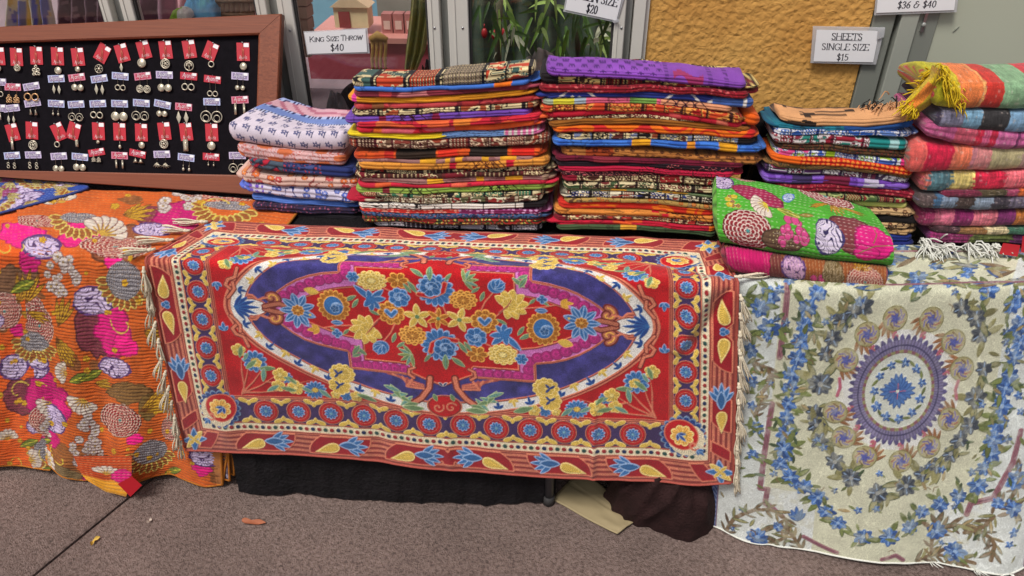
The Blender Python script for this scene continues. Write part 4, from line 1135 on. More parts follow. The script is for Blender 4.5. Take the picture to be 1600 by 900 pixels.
    dsp += crease(-.30, .20, .25, .165, .02, .004) + crease(.0, -.28, .005, -.425, .012, .004) - crease(.45, .30, .66, .20, .02, .006)
    dsp += crease(-.60, -.1, -.57, -.40, .03, .006) - crease(-.2, -.25, -.17, -.425, .03, .006)
    G = G + N * dsp[..., None]
    N = toward(G, normals(G))
    root = thing('embroidered_rug', 'red embroidered rug with navy oval medallion and cream tassels draped over the table edge', 'rug', onY(700, 760, 1.36) * [1, 1, 0])
    names = dict(c.names); names[0] = 'stripe'
    sheet(root, G, N, rgb, h, pid, names, M['embroidery'])
    hem(root, 'hem', G, N, M['hemrose'], ('front', 'left', 'right'), .0034)
    # tassels
    kinds = []
    for k in range(4):
        r = random.Random(40 + k); m = MB(); m.ball((0, -.001, -.004), .0052, .0048, .0062, 8, 5)
        m.tube([(0, .002, .009), (0, -.001, .002), (0, -.001, -.010)], .0034, 6, [.8, 1, .9])
        for q in range(10):
            a = q * .9 + r.random(); sp = r.uniform(.001, .0062); L = r.uniform(.052, .074); wv = r.uniform(-.009, .009)
            P = [(math.cos(a) * sp * (.4 + t * 1.5) + wv * math.sin(3 * t) * t, math.sin(a) * sp * (.3 + t * .9) - .001, -.006 - L * t) for t in np.linspace(0, 1, 6)]
            m.tube(P, .0017, 4, [1, 1, 1, 1, 1, .8])
        me = m.mesh('tassel', True); me.materials.append(M['cottonfringe']); kinds.append(me)
    r = random.Random(3)
    for col, sgn in ((0, -1), (-1, 1)):
        P = G[:, col]; d = np.r_[0, np.cumsum(np.linalg.norm(np.diff(P, axis=0), axis=1))]
        n = 16
        for i in range(n):
            t = d[-1] * (i + .4) / n; p = np.array([np.interp(t, d, P[:, k]) for k in range(3)])
            if sgn > 0 and p[2] > .75 and p[1] > 1.40: continue
            o = link(bpy.data.objects.new('tassel', kinds[r.randrange(4)]))
            flat = p[2] > .758
            o.parent = root; o.matrix_parent_inverse = Matrix.Translation(root.location).inverted()
            if flat: o.location = (p[0] + sgn * .004, p[1], .7735); o.rotation_euler = (-math.pi / 2 * .0 + r.uniform(-.1, .1), -sgn * -(math.pi / 2 - .04) * -1, r.uniform(-.1, .55) * 1)
            else:
                o.location = (p[0] + sgn * .006, p[1] - .004, p[2]); o.rotation_euler = (r.uniform(-.08, .02), sgn * -r.uniform(.10, .42), r.uniform(-.4, .4))
            o.scale = (1, 1, r.uniform(.86, 1.08))
    return G
RUG = make_rug()

# ================================================================== THE PALE CREWEL CLOTH ON THE RIGHT
class PxMap:
    """where in a cloth (its own metres) a place of the photograph lies: nearest grid point"""
    def __init__(s, G, x0, x1, y1, y0, vmin=None, vmax=None):
        s.x, s.y = proj(G); nv, nu = s.x.shape
        s.U, s.V = np.meshgrid(np.linspace(x0, x1, nu), np.linspace(y1, y0, nv))
        if vmin is not None: s.x = np.where((s.V < vmin) | (s.V > vmax), 1e5, s.x)
        s.x = s.x[::2, ::2]; s.y = s.y[::2, ::2]; s.U = s.U[::2, ::2]; s.V = s.V[::2, ::2]
    def __call__(s, px, py):
        i = np.argmin((s.x - px) ** 2 + (s.y - py) ** 2); return float(s.U.flat[i]), float(s.V.flat[i])

def make_white():
    nu, nv = 430, 420
    back = [(1120, 386), (1300, 383), (1450, 383), (1600, 387), (1700, 391)]
    edge = [(1128, 433), (1250, 447), (1400, 452), (1500, 450), (1610, 447), (1668, 446)]
    bot = [(1104, 820, .004), (1168, 841, .006), (1286, 868, .012), (1386, 873, .02), (1492, 889, .012), (1569, 893, .01), (1603, 876, .02)]
    H1, W1 = .22, .47
    Eg = [onZ(x, y, .7605) for x, y in edge]
    rows = [(H1, [onZ(x, y, .7605) for x, y in back]), (H1 * .5, [onZ(x, y, .7605) for x, y in lerp_px(back, [edge[0], edge[1], edge[2], edge[4], edge[5]], .5)]), (.0, Eg)]
    E = resample(Eg, 200); B = resample([onZ(x, y, z) for x, y, z in bot], 200)
    LD = .80
    for f in (.03, .3, .6, .85, 1.0):
        Q = E * (1 - f) + B * f
        Q[:, 1] = (E[:, 1] - .005) + (B[:, 1] - E[:, 1] + .005) * f ** 1.3
        rows.append((-LD * f, Q))
    G = net(rows, nu, nv, H1, -LD, .014)
    N = toward(G, normals(G))
    mp = PxMap(G, -W1, W1, H1, -LD)
    c = Canvas(-W1, W1, -LD, H1, nu, nv); X, Y = c.X, c.Y
    n1 = fbm(X * 30, Y * 30, 3); n2 = fbm(X * 7, Y * 7, 6)
    BASE = c8(196, 196, 172); WH = c8(210, 210, 206)
    SP = 640.0                                                            # px per metre hereabouts
    BLUE, NAV, LB = c8(78, 116, 178), c8(54, 84, 142), c8(146, 172, 206); GRN, DG, OLV = c8(112, 122, 72), c8(70, 86, 60), c8(138, 134, 92)
    GREY, DGY = c8(96, 102, 110), c8(64, 70, 80); MAU, DMA = c8(130, 84, 96), c8(104, 62, 78); PUR, DP = c8(110, 103, 136), c8(84, 78, 118)
    BRN, TAN = c8(120, 98, 74), c8(158, 138, 100); PNK = c8(176, 96, 116)
    c.rgb[:] = BASE * (.94 + .12 * n1[..., None]); 
    cxy = mp(1403, 611)
    # ground: off-white heart, green-grey ring, off-white beyond the garland
    r1 = np.hypot((X - cxy[0]) / .17, (Y - cxy[1]) / .17)
    m = r1 < 1 + .14 * (n2 - .5); c.rgb[m] = (WH * (.95 + .1 * n1[..., None]))[m]
    m = np.abs(X) > .31; c.rgb[m] = (c8(198, 203, 200) * (.94 + .12 * n1[..., None]))[m]
    m = (X < -.16) & (Y < -.60) | (X > .18) & (Y < -.60); c.rgb[m] = (c8(204, 208, 205) * (.94 + .12 * n1[..., None]))[m]
    # the stitched ground: little vermicelli trails
    t = np.abs(np.sin(38 * fbm(X * 26, Y * 26, 12, 2))); m = t < .30; c.rgb[m] = np.clip(c.rgb[m] * 1.10, 0, 1); c.h[m] = .0004
    K = lambda x, y: mp(1080 + x / 1.698, 370 + y / 1.698)                # places read from an enlargement
    rr = random.Random(9)
    def lf(x, y, a, L=.020, col=None, W=.34, pid=None):
        col = GRN if col is None else col
        c.leaf(x, y, L, L * W, a, col * rr.uniform(.85, 1.12), DG * .9 if rr.random() < .5 else None, None, .0009, pid if pid is not None else c.newid('leaf'), .24, lines=.25)
    def bloom(x, y, R, col, dark, n=8, cc=None, leafcol=None, leaves=3):
        R = R * rr.uniform(.88, 1.14)
        p = c.newid('flower')
        for k in range(leaves):
            a = rr.uniform(0, 6.28); lf(x + math.cos(a) * R * 1.25, y + math.sin(a) * R * 1.25, a + rr.uniform(-.4, .4), R * rr.uniform(.6, .95), (leafcol if leafcol is not None else GRN), .36)
        a0 = rr.uniform(0, 1)
        for k in range(n):
            a = a0 + 2 * math.pi * k / n + rr.uniform(-.12, .12); q = R * rr.uniform(.85, 1.1)
            c.leaf(x + math.cos(a) * q * .56, y + math.sin(a) * q * .56, q * .46, q * .31, a, (col if k % 3 else dark) * rr.uniform(.88, 1.15), None, None, .0014, p, lines=.3)
            c.stroke([(x + math.cos(a) * q * .30, y + math.sin(a) * q * .30), (x + math.cos(a) * q * .80, y + math.sin(a) * q * .80)], q * .045, (LB if k % 2 else dark * .85), .0015, p)
        c.disc(x, y, R * .2, LB if cc is None else cc, h=.0016, pid=p)
    # mauve frame bars
    def bar(pts, w=.0085):
        P = [K(*p) for p in pts]
        c.stroke(P, w, MAU, .0009); c.stroke(P, w * .72, c8(150, 104, 112), .0010)
        for o in (-.3, .3): c.stroke([(p[0] + o * w, p[1]) for p in P], w * .13, DMA, .0011)
    bar([(255, 120), (248, 210), (235, 318)]); bar([(213, 440), (195, 560), (184, 660), (204, 664), (197, 700), (240, 738)], .008); bar([(300, 800), (340, 822), (385, 838)], .007)
    bar([(872, 510), (850, 600), (800, 690), (745, 712), (735, 740)], .008); bar([(560, 850), (540, 838), (500, 845)], .007)
    # outer garland of blue flowers
    for (x, y) in ((310, 190), (300, 235), (290, 280), (280, 325), (270, 365), (265, 405), (258, 442), (255, 482), (252, 522), (245, 562), (240, 600), (265, 635), (300, 667), (340, 695), (360, 735), (390, 760), (455, 787), (520, 787), (575, 766), (612, 731), (665, 716), (715, 691), (762, 660), (780, 615), (795, 576), (800, 536), (815, 492), (825, 450), (835, 402), (845, 366), (857, 322), (870, 278), (872, 235), (335, 150), (420, 120), (500, 112), (600, 105), (690, 120), (790, 140), (850, 180)):
        bloom(*K(x, y), .0275, BLUE, NAV, 8, LB, None, 3)
    OG = [(310, 190), (300, 235), (290, 280), (280, 325), (270, 365), (265, 405), (258, 442), (255, 482), (252, 522), (245, 562), (240, 600), (265, 635), (300, 667), (340, 695), (360, 735), (390, 760), (455, 787), (520, 787), (575, 766), (612, 731), (665, 716), (715, 691), (762, 660), (780, 615), (795, 576), (800, 536), (815, 492), (825, 450), (835, 402), (845, 366), (857, 322), (870, 278)]
    for (xa, ya), (xb, yb) in zip(OG[:-1], OG[1:]):
        for q in (.3, .7):
            x, y = K(xa + (xb - xa) * q, ya + (yb - ya) * q)
            for s_ in (-1, 1):
                if rr.random() < .42: lf(x + s_ * rr.uniform(.020, .032), y + rr.uniform(-.01, .01), rr.uniform(0, 6.28), rr.uniform(.012, .018), (GRN, OLV, DG)[rr.randrange(3)])
    # grey garland
    for i, (x, y) in enumerate(((400, 227), (376, 270), (355, 310), (342, 392), (326, 465), (331, 502), (340, 545), (381, 598), (425, 636), (490, 672), (566, 656), (612, 631), (655, 606), (690, 577), (716, 540), (740, 500), (752, 425), (776, 350), (770, 256), (755, 215), (715, 186), (455, 182), (430, 200))):
        big = i in (3, 8, 9, 10, 16); bloom(*K(x, y), (.034 if big else .027), GREY, DGY, 10 if big else 7, c8(150, 152, 150), OLV, 4)
    # turned paisley wheels round the heart
    for i, (x, y) in enumerate(((425, 95), (635, 105), (270, 190), (755, 230), (150, 335), (800, 385), (95, 630), (730, 670), (135, 765), (615, 820), (250, 870), (455, 890))):
        px, py = 1280 + x / 3.6, 470 + y / 3.6; x, y = mp(px, py); p = c.newid('wheel'); a = math.atan2(y - cxy[1], x - cxy[0]); R = .034
        for k in range(4): c.leaf(x + math.cos(a + 1.9 + .35 * k) * R * 1.15, y + math.sin(a + 1.9 + .35 * k) * R * 1.15, R * .62, R * .16, a + 2.4 + .35 * k, c8(150, 104, 70) * rr.uniform(.9, 1.1), None, None, .0010, p)
        c.disc(x, y, R, c8(120, 116, 78), h=.0010, pid=p); c.disc(x, y, R * .92, c8(162, 154, 112), h=.0011, pid=p); c.disc(x, y, R * .72, c8(176, 164, 124), h=.0012, pid=p)
        for k in range(9):
            b = k * .7; c.stroke([(x + math.cos(b) * R * .25, y + math.sin(b) * R * .25), (x + math.cos(b + .5) * R * .55, y + math.sin(b + .5) * R * .55), (x + math.cos(b + 1.1) * R * .75, y + math.sin(b + 1.1) * R * .75)], .0022, (PUR * 1.2, BRN, c8(110, 100, 150), c8(160, 110, 96))[k % 4], .0015, p)
        for k in range(5): b = k * 1.26; c.leaf(x + math.cos(b) * R * .2, y + math.sin(b) * R * .2, R * .26, R * .12, b, c8(86, 92, 160), None, None, .0017, p)
        xs, ys = x - math.cos(a) * R * 1.4, y - math.sin(a) * R * 1.4
        c.stroke(spiral(xs, ys, .010, .8, a, 1, 14, .3), .0035, PNK, .0010)
    for s in (-1, 1):
        c.stroke([(cxy[0] + s * .165, cxy[1] + .03), (cxy[0] + s * .160, cxy[1] + .005), (cxy[0] + s * .166, cxy[1] - .02)], .0045, PNK, .0010)
    # the scalloped oval
    p = c.newid('oval_wreath'); RX, RY = 84 / SP, 97 / SP
    for k in range(46):
        a = 2 * math.pi * k / 46; x, y = cxy[0] + RX * .96 * math.cos(a), cxy[1] + RY * .96 * math.sin(a)
        c.leaf(x, y, .0125, .0072, a, DP * rr.uniform(.95, 1.25), None, None, .0012, p)
    f = np.hypot((X - cxy[0]) / RX, (Y - cxy[1]) / RY); th = np.arctan2(Y - cxy[1], X - cxy[0])
    m = (f < .95) & (f > .76); c.rgb[m] = (PUR * (.8 + .35 * np.abs(np.sin(th * 46)) + .25 * (n1 - .5))[..., None])[m]; c.h[m] = .0012; c.pid[m] = p
    m = (f < .86) & (f > .83); c.rgb[m] = DP * .8
    m = (f < .76) & (f > .70); c.rgb[m] = np.where((np.sin(th * 30) > 0)[..., None], MAU, OLV)[m]; c.h[m] = .0010; c.pid[m] = p
    hb = c.newid('centre_medallion'); m = f < .70; c.rgb[m] = (c8(198, 202, 192) * (.94 + .12 * n1[..., None]))[m]; c.pid[m] = hb
    for k in range(4):
        a = math.pi / 2 * k + .05; p = c.newid('leaf'); x, y = cxy[0] - .003 + math.cos(a) * .006, cxy[1] + math.sin(a) * .006
        c.fan(x, y, .046, 6, 1.9, a, BLUE, NAV, .0105, .0015, p)
        c.stroke([(x, y), (x + math.cos(a) * .016, y + math.sin(a) * .016)], .0012, PNK, .0017)
    for k in range(11):
        a = 2 * math.pi * k / 11 + .3; x, y = cxy[0] + .066 * math.cos(a), cxy[1] + .080 * math.sin(a)
        bloom(x, y, .0145, BLUE, NAV, 5, LB, None, 0); a += .28; lf(cxy[0] + .070 * math.cos(a), cxy[1] + .084 * math.sin(a), a + 1.2, .013)
    # big corner scrolls with brown acanthus and a blue flower
    def acanthus(pts, n=11, L=.026, c1=BRN):
        P = np.array([K(*q) for q in pts]); t = np.linspace(0, len(P) - 1, n)
        px = np.interp(t, range(len(P)), P[:, 0]); py = np.interp(t, range(len(P)), P[:, 1])
        c.stroke(list(zip(px, py)), .006, c1, .0010)
        for i in range(n - 1):
            a = math.atan2(py[i + 1] - py[i], px[i + 1] - px[i])
            for s in (-1, 1): lf(px[i] + math.cos(a + s * .9) * L * .7, py[i] + math.sin(a + s * .9) * L * .7, a + s * .7, L * rr.uniform(.6, 1), (c1, TAN, OLV, c8(104, 84, 66))[rr.randrange(4)], .26)
    acanthus([(90, 785), (110, 745), (160, 715), (215, 720), (260, 755), (250, 800), (200, 815)], 12)
    acanthus([(290, 830), (265, 790), (240, 760)], 6); acanthus([(600, 860), (640, 850), (690, 858), (750, 865)], 8)
    acanthus([(640, 850), (640, 800), (690, 770), (760, 775), (800, 800), (790, 850)], 13); acanthus([(800, 740), (770, 770), (730, 790)], 6)
    acanthus([(165, 330), (200, 345), (215, 380), (190, 410)], 7, .02); acanthus([(170, 470), (180, 440), (200, 420)], 5, .02)
    acanthus([(870, 640), (840, 690), (850, 720)], 5, .02)
    for x, y, R in ((178, 788, .036), (705, 842, .036), (655, 788, .030), (855, 640, .026), (850, 715, .026), (230, 765, .018), (810, 705, .02)): bloom(*K(x, y), R, BLUE, NAV, 9, LB, BRN, 4)
    x, y = K(282, 740); c.fan(x, y - .02, .05, 5, 1.5, 1.7, BLUE, NAV, .010, .0014, c.newid('flower'))
    for x, y, R in ((210, 160, .026), (182, 192, .026), (205, 243, .030), (160, 300, .02), (160, 380, .02), (175, 500, .022), (165, 570, .018), (870, 160, .02)): bloom(*K(x, y), R, BLUE, NAV, 7, LB, GRN, 5)
    for i in range(20): lf(-W1 + .05 + rr.random() * .10, rr.uniform(-.62, .0), rr.uniform(0, 6), rr.uniform(.012, .022))
    # table top part: sprays of brown, olive and blue
    for i in range(64):
        x, y = rr.uniform(-.30, W1 - .01), rr.uniform(.01, H1 - .005); a = rr.uniform(-.5, .5) + (0 if rr.random() < .5 else math.pi)
        k = rr.random()
        if k < .26: bloom(x, y, .022, BLUE, NAV, 7, LB, GRN, 2)
        else:
            for q in range(3): lf(x + .012 * q, y + rr.uniform(-.012, .012), a + rr.uniform(-.6, .6), rr.uniform(.022, .040), (TAN, OLV, BRN, c8(150, 150, 150), NAV)[rr.randrange(5)], .26)
    for yy, cc in ((.02, MAU), (.185, c8(150, 100, 110))): c.stroke([(-.05, yy), (.2, yy + .006), (W1, yy)], .004, cc, .0008)
    for i in range(230):                                                  # small filling sprigs all over
        x, y = rr.uniform(-W1 + .04, W1 - .04), rr.uniform(-LD + .02, .0); q = math.hypot((x - cxy[0]) / .25, (y - cxy[1]) / .27)
        if q < .86 or abs(q - 1) < .0: continue
        k = rr.random(); a = rr.uniform(0, 6.28)
        if k < .30: bloom(x, y, rr.uniform(.010, .015), BLUE if rr.random() < .6 else GREY, NAV, 5, LB, None, 1)
        elif k < .85: lf(x, y, a, rr.uniform(.010, .018), (GRN, OLV, TAN, DG)[rr.randrange(4)])
        else: c.stroke([(x, y), (x + .012 * math.cos(a), y + .012 * math.sin(a)), (x + .020 * math.cos(a + .6), y + .020 * math.sin(a + .6))], .0014, BRN, .0006)
    wear = (np.clip((fbm(X * 60, Y * 60, 17) - .46) * 2.2, 0, .42) * np.clip(f * 4 - 3.6, .25, 1))[..., None]       # worn, faded wool
    c.rgb = c.rgb * (1 - wear) + (np.where((np.abs(X) > .31)[..., None], c8(190, 194, 188), c8(190, 188, 166))) * wear
    # braided slate trim down both sides
    e = np.minimum(X + W1, W1 - X); m = (e < .030); c.rgb[m] = (c8(118, 128, 160) * (.9 + .2 * n1[..., None]))[m]; c.h[m] = .0008; tr = c.newid('braid_trim'); c.pid[m] = tr
    z = ((Y / .017 + np.abs(e - .015) / .012) % 1.0); m2 = m & (z < .5) & (np.abs(e - .015) < .011); c.rgb[m2] = c8(48, 66, 116); c.h[m2] = .0014
    m2 = m & ((e < .003) | (e > .027)); c.rgb[m2] = c8(120, 92, 110)
    rgb, h, pid = c.reduce()
    U, V = np.meshgrid(np.linspace(-W1, W1, nu), np.linspace(H1, -LD, nv))
    dr = np.clip(-V / LD, 0, 1)
    dsp = .012 * dr * (fbm(U * 6, V * 1.1, 31) - .5) * 2 + .006 * (fbm(U * 5, V * 5, 32) - .5) + .010 * dr ** 1.5 * np.sin(U * 17 + 2 * fbm(U * 3, V * 2, 33))
    dsp -= .006 * np.exp(-((U + .28) / .02) ** 2) * dr
    dsp[V > -.02] *= .4
    G = G + N * dsp[..., None]
    G[..., 2] = np.maximum(G[..., 2], .004 + .002 * (1 - dr))
    N = toward(G, normals(G))
    root = thing('crewel_tablecloth', 'pale tablecloth with blue and grey embroidered flowers and purple oval wreath at the right', 'tablecloth', onZ(1400, 880, 0))
    sheet(root, G, N, rgb, h, pid, c.names, M['crewel'])
    hem(root, 'hem', G, N, M['hemblue'], ('left', 'right'), .0032); hem(root, 'hem', G, N, M['whitefringe'], ('front',), .0028)
    for (px, k) in ((1523, 7), (1576, 5), (1560, 4), (1455, 4)):
        i = int(np.argmin(np.abs(proj(G[-1])[0] - px))); p = G[-1, i]; m = MB(); r = random.Random(px)
        for q in range(k):
            a = r.uniform(-2.2, -.9); m.tube([p + np.array([.002 * q, 0, .003]), p + np.array([.002 * q + math.cos(a) * .012, math.sin(a) * .008, .003]), p + np.array([.002 * q + math.cos(a + .4) * .024, math.sin(a) * .018, .0015])], .0016, 4, [1, .9, .4])
        m.build('tassel', M['whitefringe'], root, True)
    return G
WHITE = make_white()

# ================================================================== KANTHA QUILTS (print + running stitches)
def kantha_base(c, base, seed, n=None):
    X, Y = c.X, c.Y
    c.rgb[:] = np.asarray(base) * (.88 + .24 * fbm(X * 25, Y * 25, seed)[..., None])
def blotch(c, x, y, rx, ry, col, seed=0, rag=.35, rot=0, h=0, shade=.25, pid=None):
    f = c.fr(x, y, max(rx, ry), rot, rx / max(rx, ry), ry / max(rx, ry), 1.6)
    if f is None: return
    sl, a, b = f; th = np.arctan2(b, a); e = 1 + rag * (fbm(np.cos(th) * 1.6 + seed * 3.1, np.sin(th) * 1.6 + seed, seed) - .5) * 2
    m = np.hypot(a, b) < e
    sh = 1 - shade * .5 + shade * fbm(c.X[sl] * 55, c.Y[sl] * 55, seed)
    s2 = np.abs(np.hypot(a, b) - e * .96) < .05
    c.put(sl, m, col, sh, h, pid); c.put(sl, m & s2, np.asarray(col) * .72, None, h, pid)
    return sl, m, a, b
def zebra(c, x, y, rx, ry, seed, base=c8(206, 186, 220), ink=c8(72, 48, 96), rot=0, pid=None):
    r = blotch(c, x, y, rx, ry, base, seed, .18, rot, 0, .1, pid)
    if r is None: return
    sl, m, a, b = r; w = fbm(a * 1.6 + 5, b * 1.6, seed + 2, 2); t = np.abs(np.sin(23 * w + 3 * a))
    c.put(sl, m & (t < .42), ink); d = np.hypot(a, b); c.put(sl, m & (d > .88), ink * 1.2)
def scales(c, x, y, rx, ry, seed, base=c8(140, 34, 40), line=c8(222, 196, 176), n=7, rot=0, pid=None):
    """chrysanthemum of overlapping scales outlined in pale thread"""
    r = blotch(c, x, y, rx, ry, base, seed, .12, rot, 0, .15, pid)
    if r is None: return
    sl, m, a, b = r; d = np.hypot(a, b); th = np.arctan2(b, a)
    ring = np.floor(d * n); k = 5 + ring * 3.0; loc = d * n - ring
    ph = (th / (2 * math.pi) * k + ring * .5) % 1.0
    arc = np.abs(loc - (.30 + .6 * np.sqrt(np.clip(1 - (2 * ph - 1) ** 2, 0, 1)))) < .17
    c.put(sl, m & (arc | (np.abs(ph - .0) < .05) & (loc < .35)), line)
    c.put(sl, m & (d < .08), c8(70, 140, 140))
def netting(c, x, y, rx, ry, seed, base=c8(92, 86, 96), line=c8(190, 184, 184), n=9, pid=None):
    r = blotch(c, x, y, rx, ry, base, seed, .14, 0, 0, .15, pid)
    if r is None: return
    sl, m, a, b = r; d1, d2, *_ = cells(a * n, b * n, seed, .7); c.put(sl, m & (d2 - d1 < .16), line)
def daisies(c, x, y, R, n, seed, pid=None, col=c8(212, 200, 196), cc=c8(120, 96, 90)):
    r = random.Random(seed)
    for i in range(n):
        a, q = r.uniform(0, 6.28), R * math.sqrt(r.random()); s = r.uniform(.010, .017)
        c.flower(x + math.cos(a) * q, y + math.sin(a) * q * 1.1, s, 9, col, c8(120, 92, 88), c8(170, 140, 80), r.random(), depth=.18, ow=.16, cr=.22, h=0, pid=pid)
def grass(c, x, y, L, n, rot, spread, col=c8(206, 158, 40), dark=c8(110, 64, 26), pid=None, W=.09):
    for k in range(n):
        a = rot + (k - (n - 1) / 2) * spread / max(1, n - 1); l = L * (1 - .12 * abs(k - (n - 1) / 2))
        c.leaf(x + math.cos(a) * l * .5, y + math.sin(a) * l * .5, l * .5, l * W, a, col, dark, dark, 0, pid, .3)
def shell(c, x, y, R, n, rot, pid=None, col=c8(218, 204, 190), dark=c8(120, 70, 70), foot=c8(190, 150, 60)):
    for k in range(n):
        a = rot + (k - (n - 1) / 2) * 2.2 / (n - 1); c.leaf(x + math.cos(a) * R * .6, y + math.sin(a) * R * .6, R * .42, R * .16, a, col, dark, None, 0, pid, .24, tear=-.6)
        c.stroke([(x, y), (x + math.cos(a) * R * .55, y + math.sin(a) * R * .55)], R * .035, foot, 0, pid)
def lotus(c, x, y, R, pid=None, line=c8(206, 190, 96)):
    for k in range(11):
        a = -.3 - k * .28; c.leaf(x + math.cos(a) * R * .86, y + math.sin(a) * R * .80, R * .30, R * .17, a, c8(150, 86, 40), line, None, 0, pid, .3)
def berries(c, x, y, rx, ry, n, seed, col=c8(206, 60, 130), dark=c8(92, 60, 48), pid=None):
    r = random.Random(seed)
    for i in range(n):
        a = r.uniform(0, 6.28); q = math.sqrt(r.random()); s = r.uniform(.007, .0105)
        px, py = x + math.cos(a) * q * rx, y + math.sin(a) * q * ry
        c.disc(px, py, s * 1.25, dark, h=0, pid=pid); c.disc(px, py, s, col, h=0, sy=1.15, pid=pid)
def stitches(c, pitch, dash, amp, seed, col=None, vert=False, duty=.55, wob=.3):
    """running stitch rows: puckers between the rows, dashes of thread where col is given"""
    X, Y = c.X, c.Y
    P, Q = (X, Y) if not vert else (Y, X)
    w = Q / pitch + wob * (fbm(P * 14, Q * 14, seed) - .5) * 2
    row = np.floor(w); f = w - row
    c.h += amp * np.abs(np.sin(math.pi * f)) ** .7 * (.7 + .6 * vnoise(P / dash * .8, row * 3.3, seed))
    ds = ((P / dash + _T[(row.astype(int) * 7) & 255, 3]) % 1.0) < duty
    th = (np.abs(f - .02) < .13) | (f > .91)
    c.h[th & ds] -= amp * .25
    if col is not None:
        m = th & ds & (vnoise(P * 30, Q * 30, seed + 5) > .25); c.rgb[m] = c.rgb[m] * .55 + np.asarray(col) * .45

def quilt(name, label, cat, rows, nu, nv, v1, v0, u0, u1, paint, mat, sm=.012, wr=.006, wave=.0, hemmat=None, hems=(), seed=1, floor=None, group=None, vmin=None, vmax=None):
    G = net(rows, nu, nv, v1, v0, sm); N = toward(G, normals(G))
    mp = PxMap(G, u0, u1, v1, v0, vmin, vmax)
    c = Canvas(u0, u1, v0, v1, nu, nv); paint(c, mp)
    rgb, h, pid = c.reduce()
    U, V = np.meshgrid(np.linspace(u0, u1, nu), np.linspace(v1, v0, nv))
    dr = np.clip(-V / max(.01, -v0), 0, 1) if v0 < 0 else 0 * V
    dsp = wr * (fbm(U * 7, V * 6, seed) - .5) * 2 * (.3 + dr) + wave * dr * np.sin(U * 26 + 3 * fbm(U * 4, V * 2, seed + 2))
    G = G + N * dsp[..., None]
    if floor is not None: G[..., 2] = np.maximum(G[..., 2], floor)
    N = toward(G, normals(G))
    root = thing(name, label, cat, [G[-1, nu // 2][0], G[-1, nu // 2][1], min(G[..., 2].min(), .76)], group)
    sheet(root, G, N, rgb, h, pid, c.names, mat)
    if hemmat: hem(root, 'hem', G, N, hemmat, hems, .0036)
    return root, G

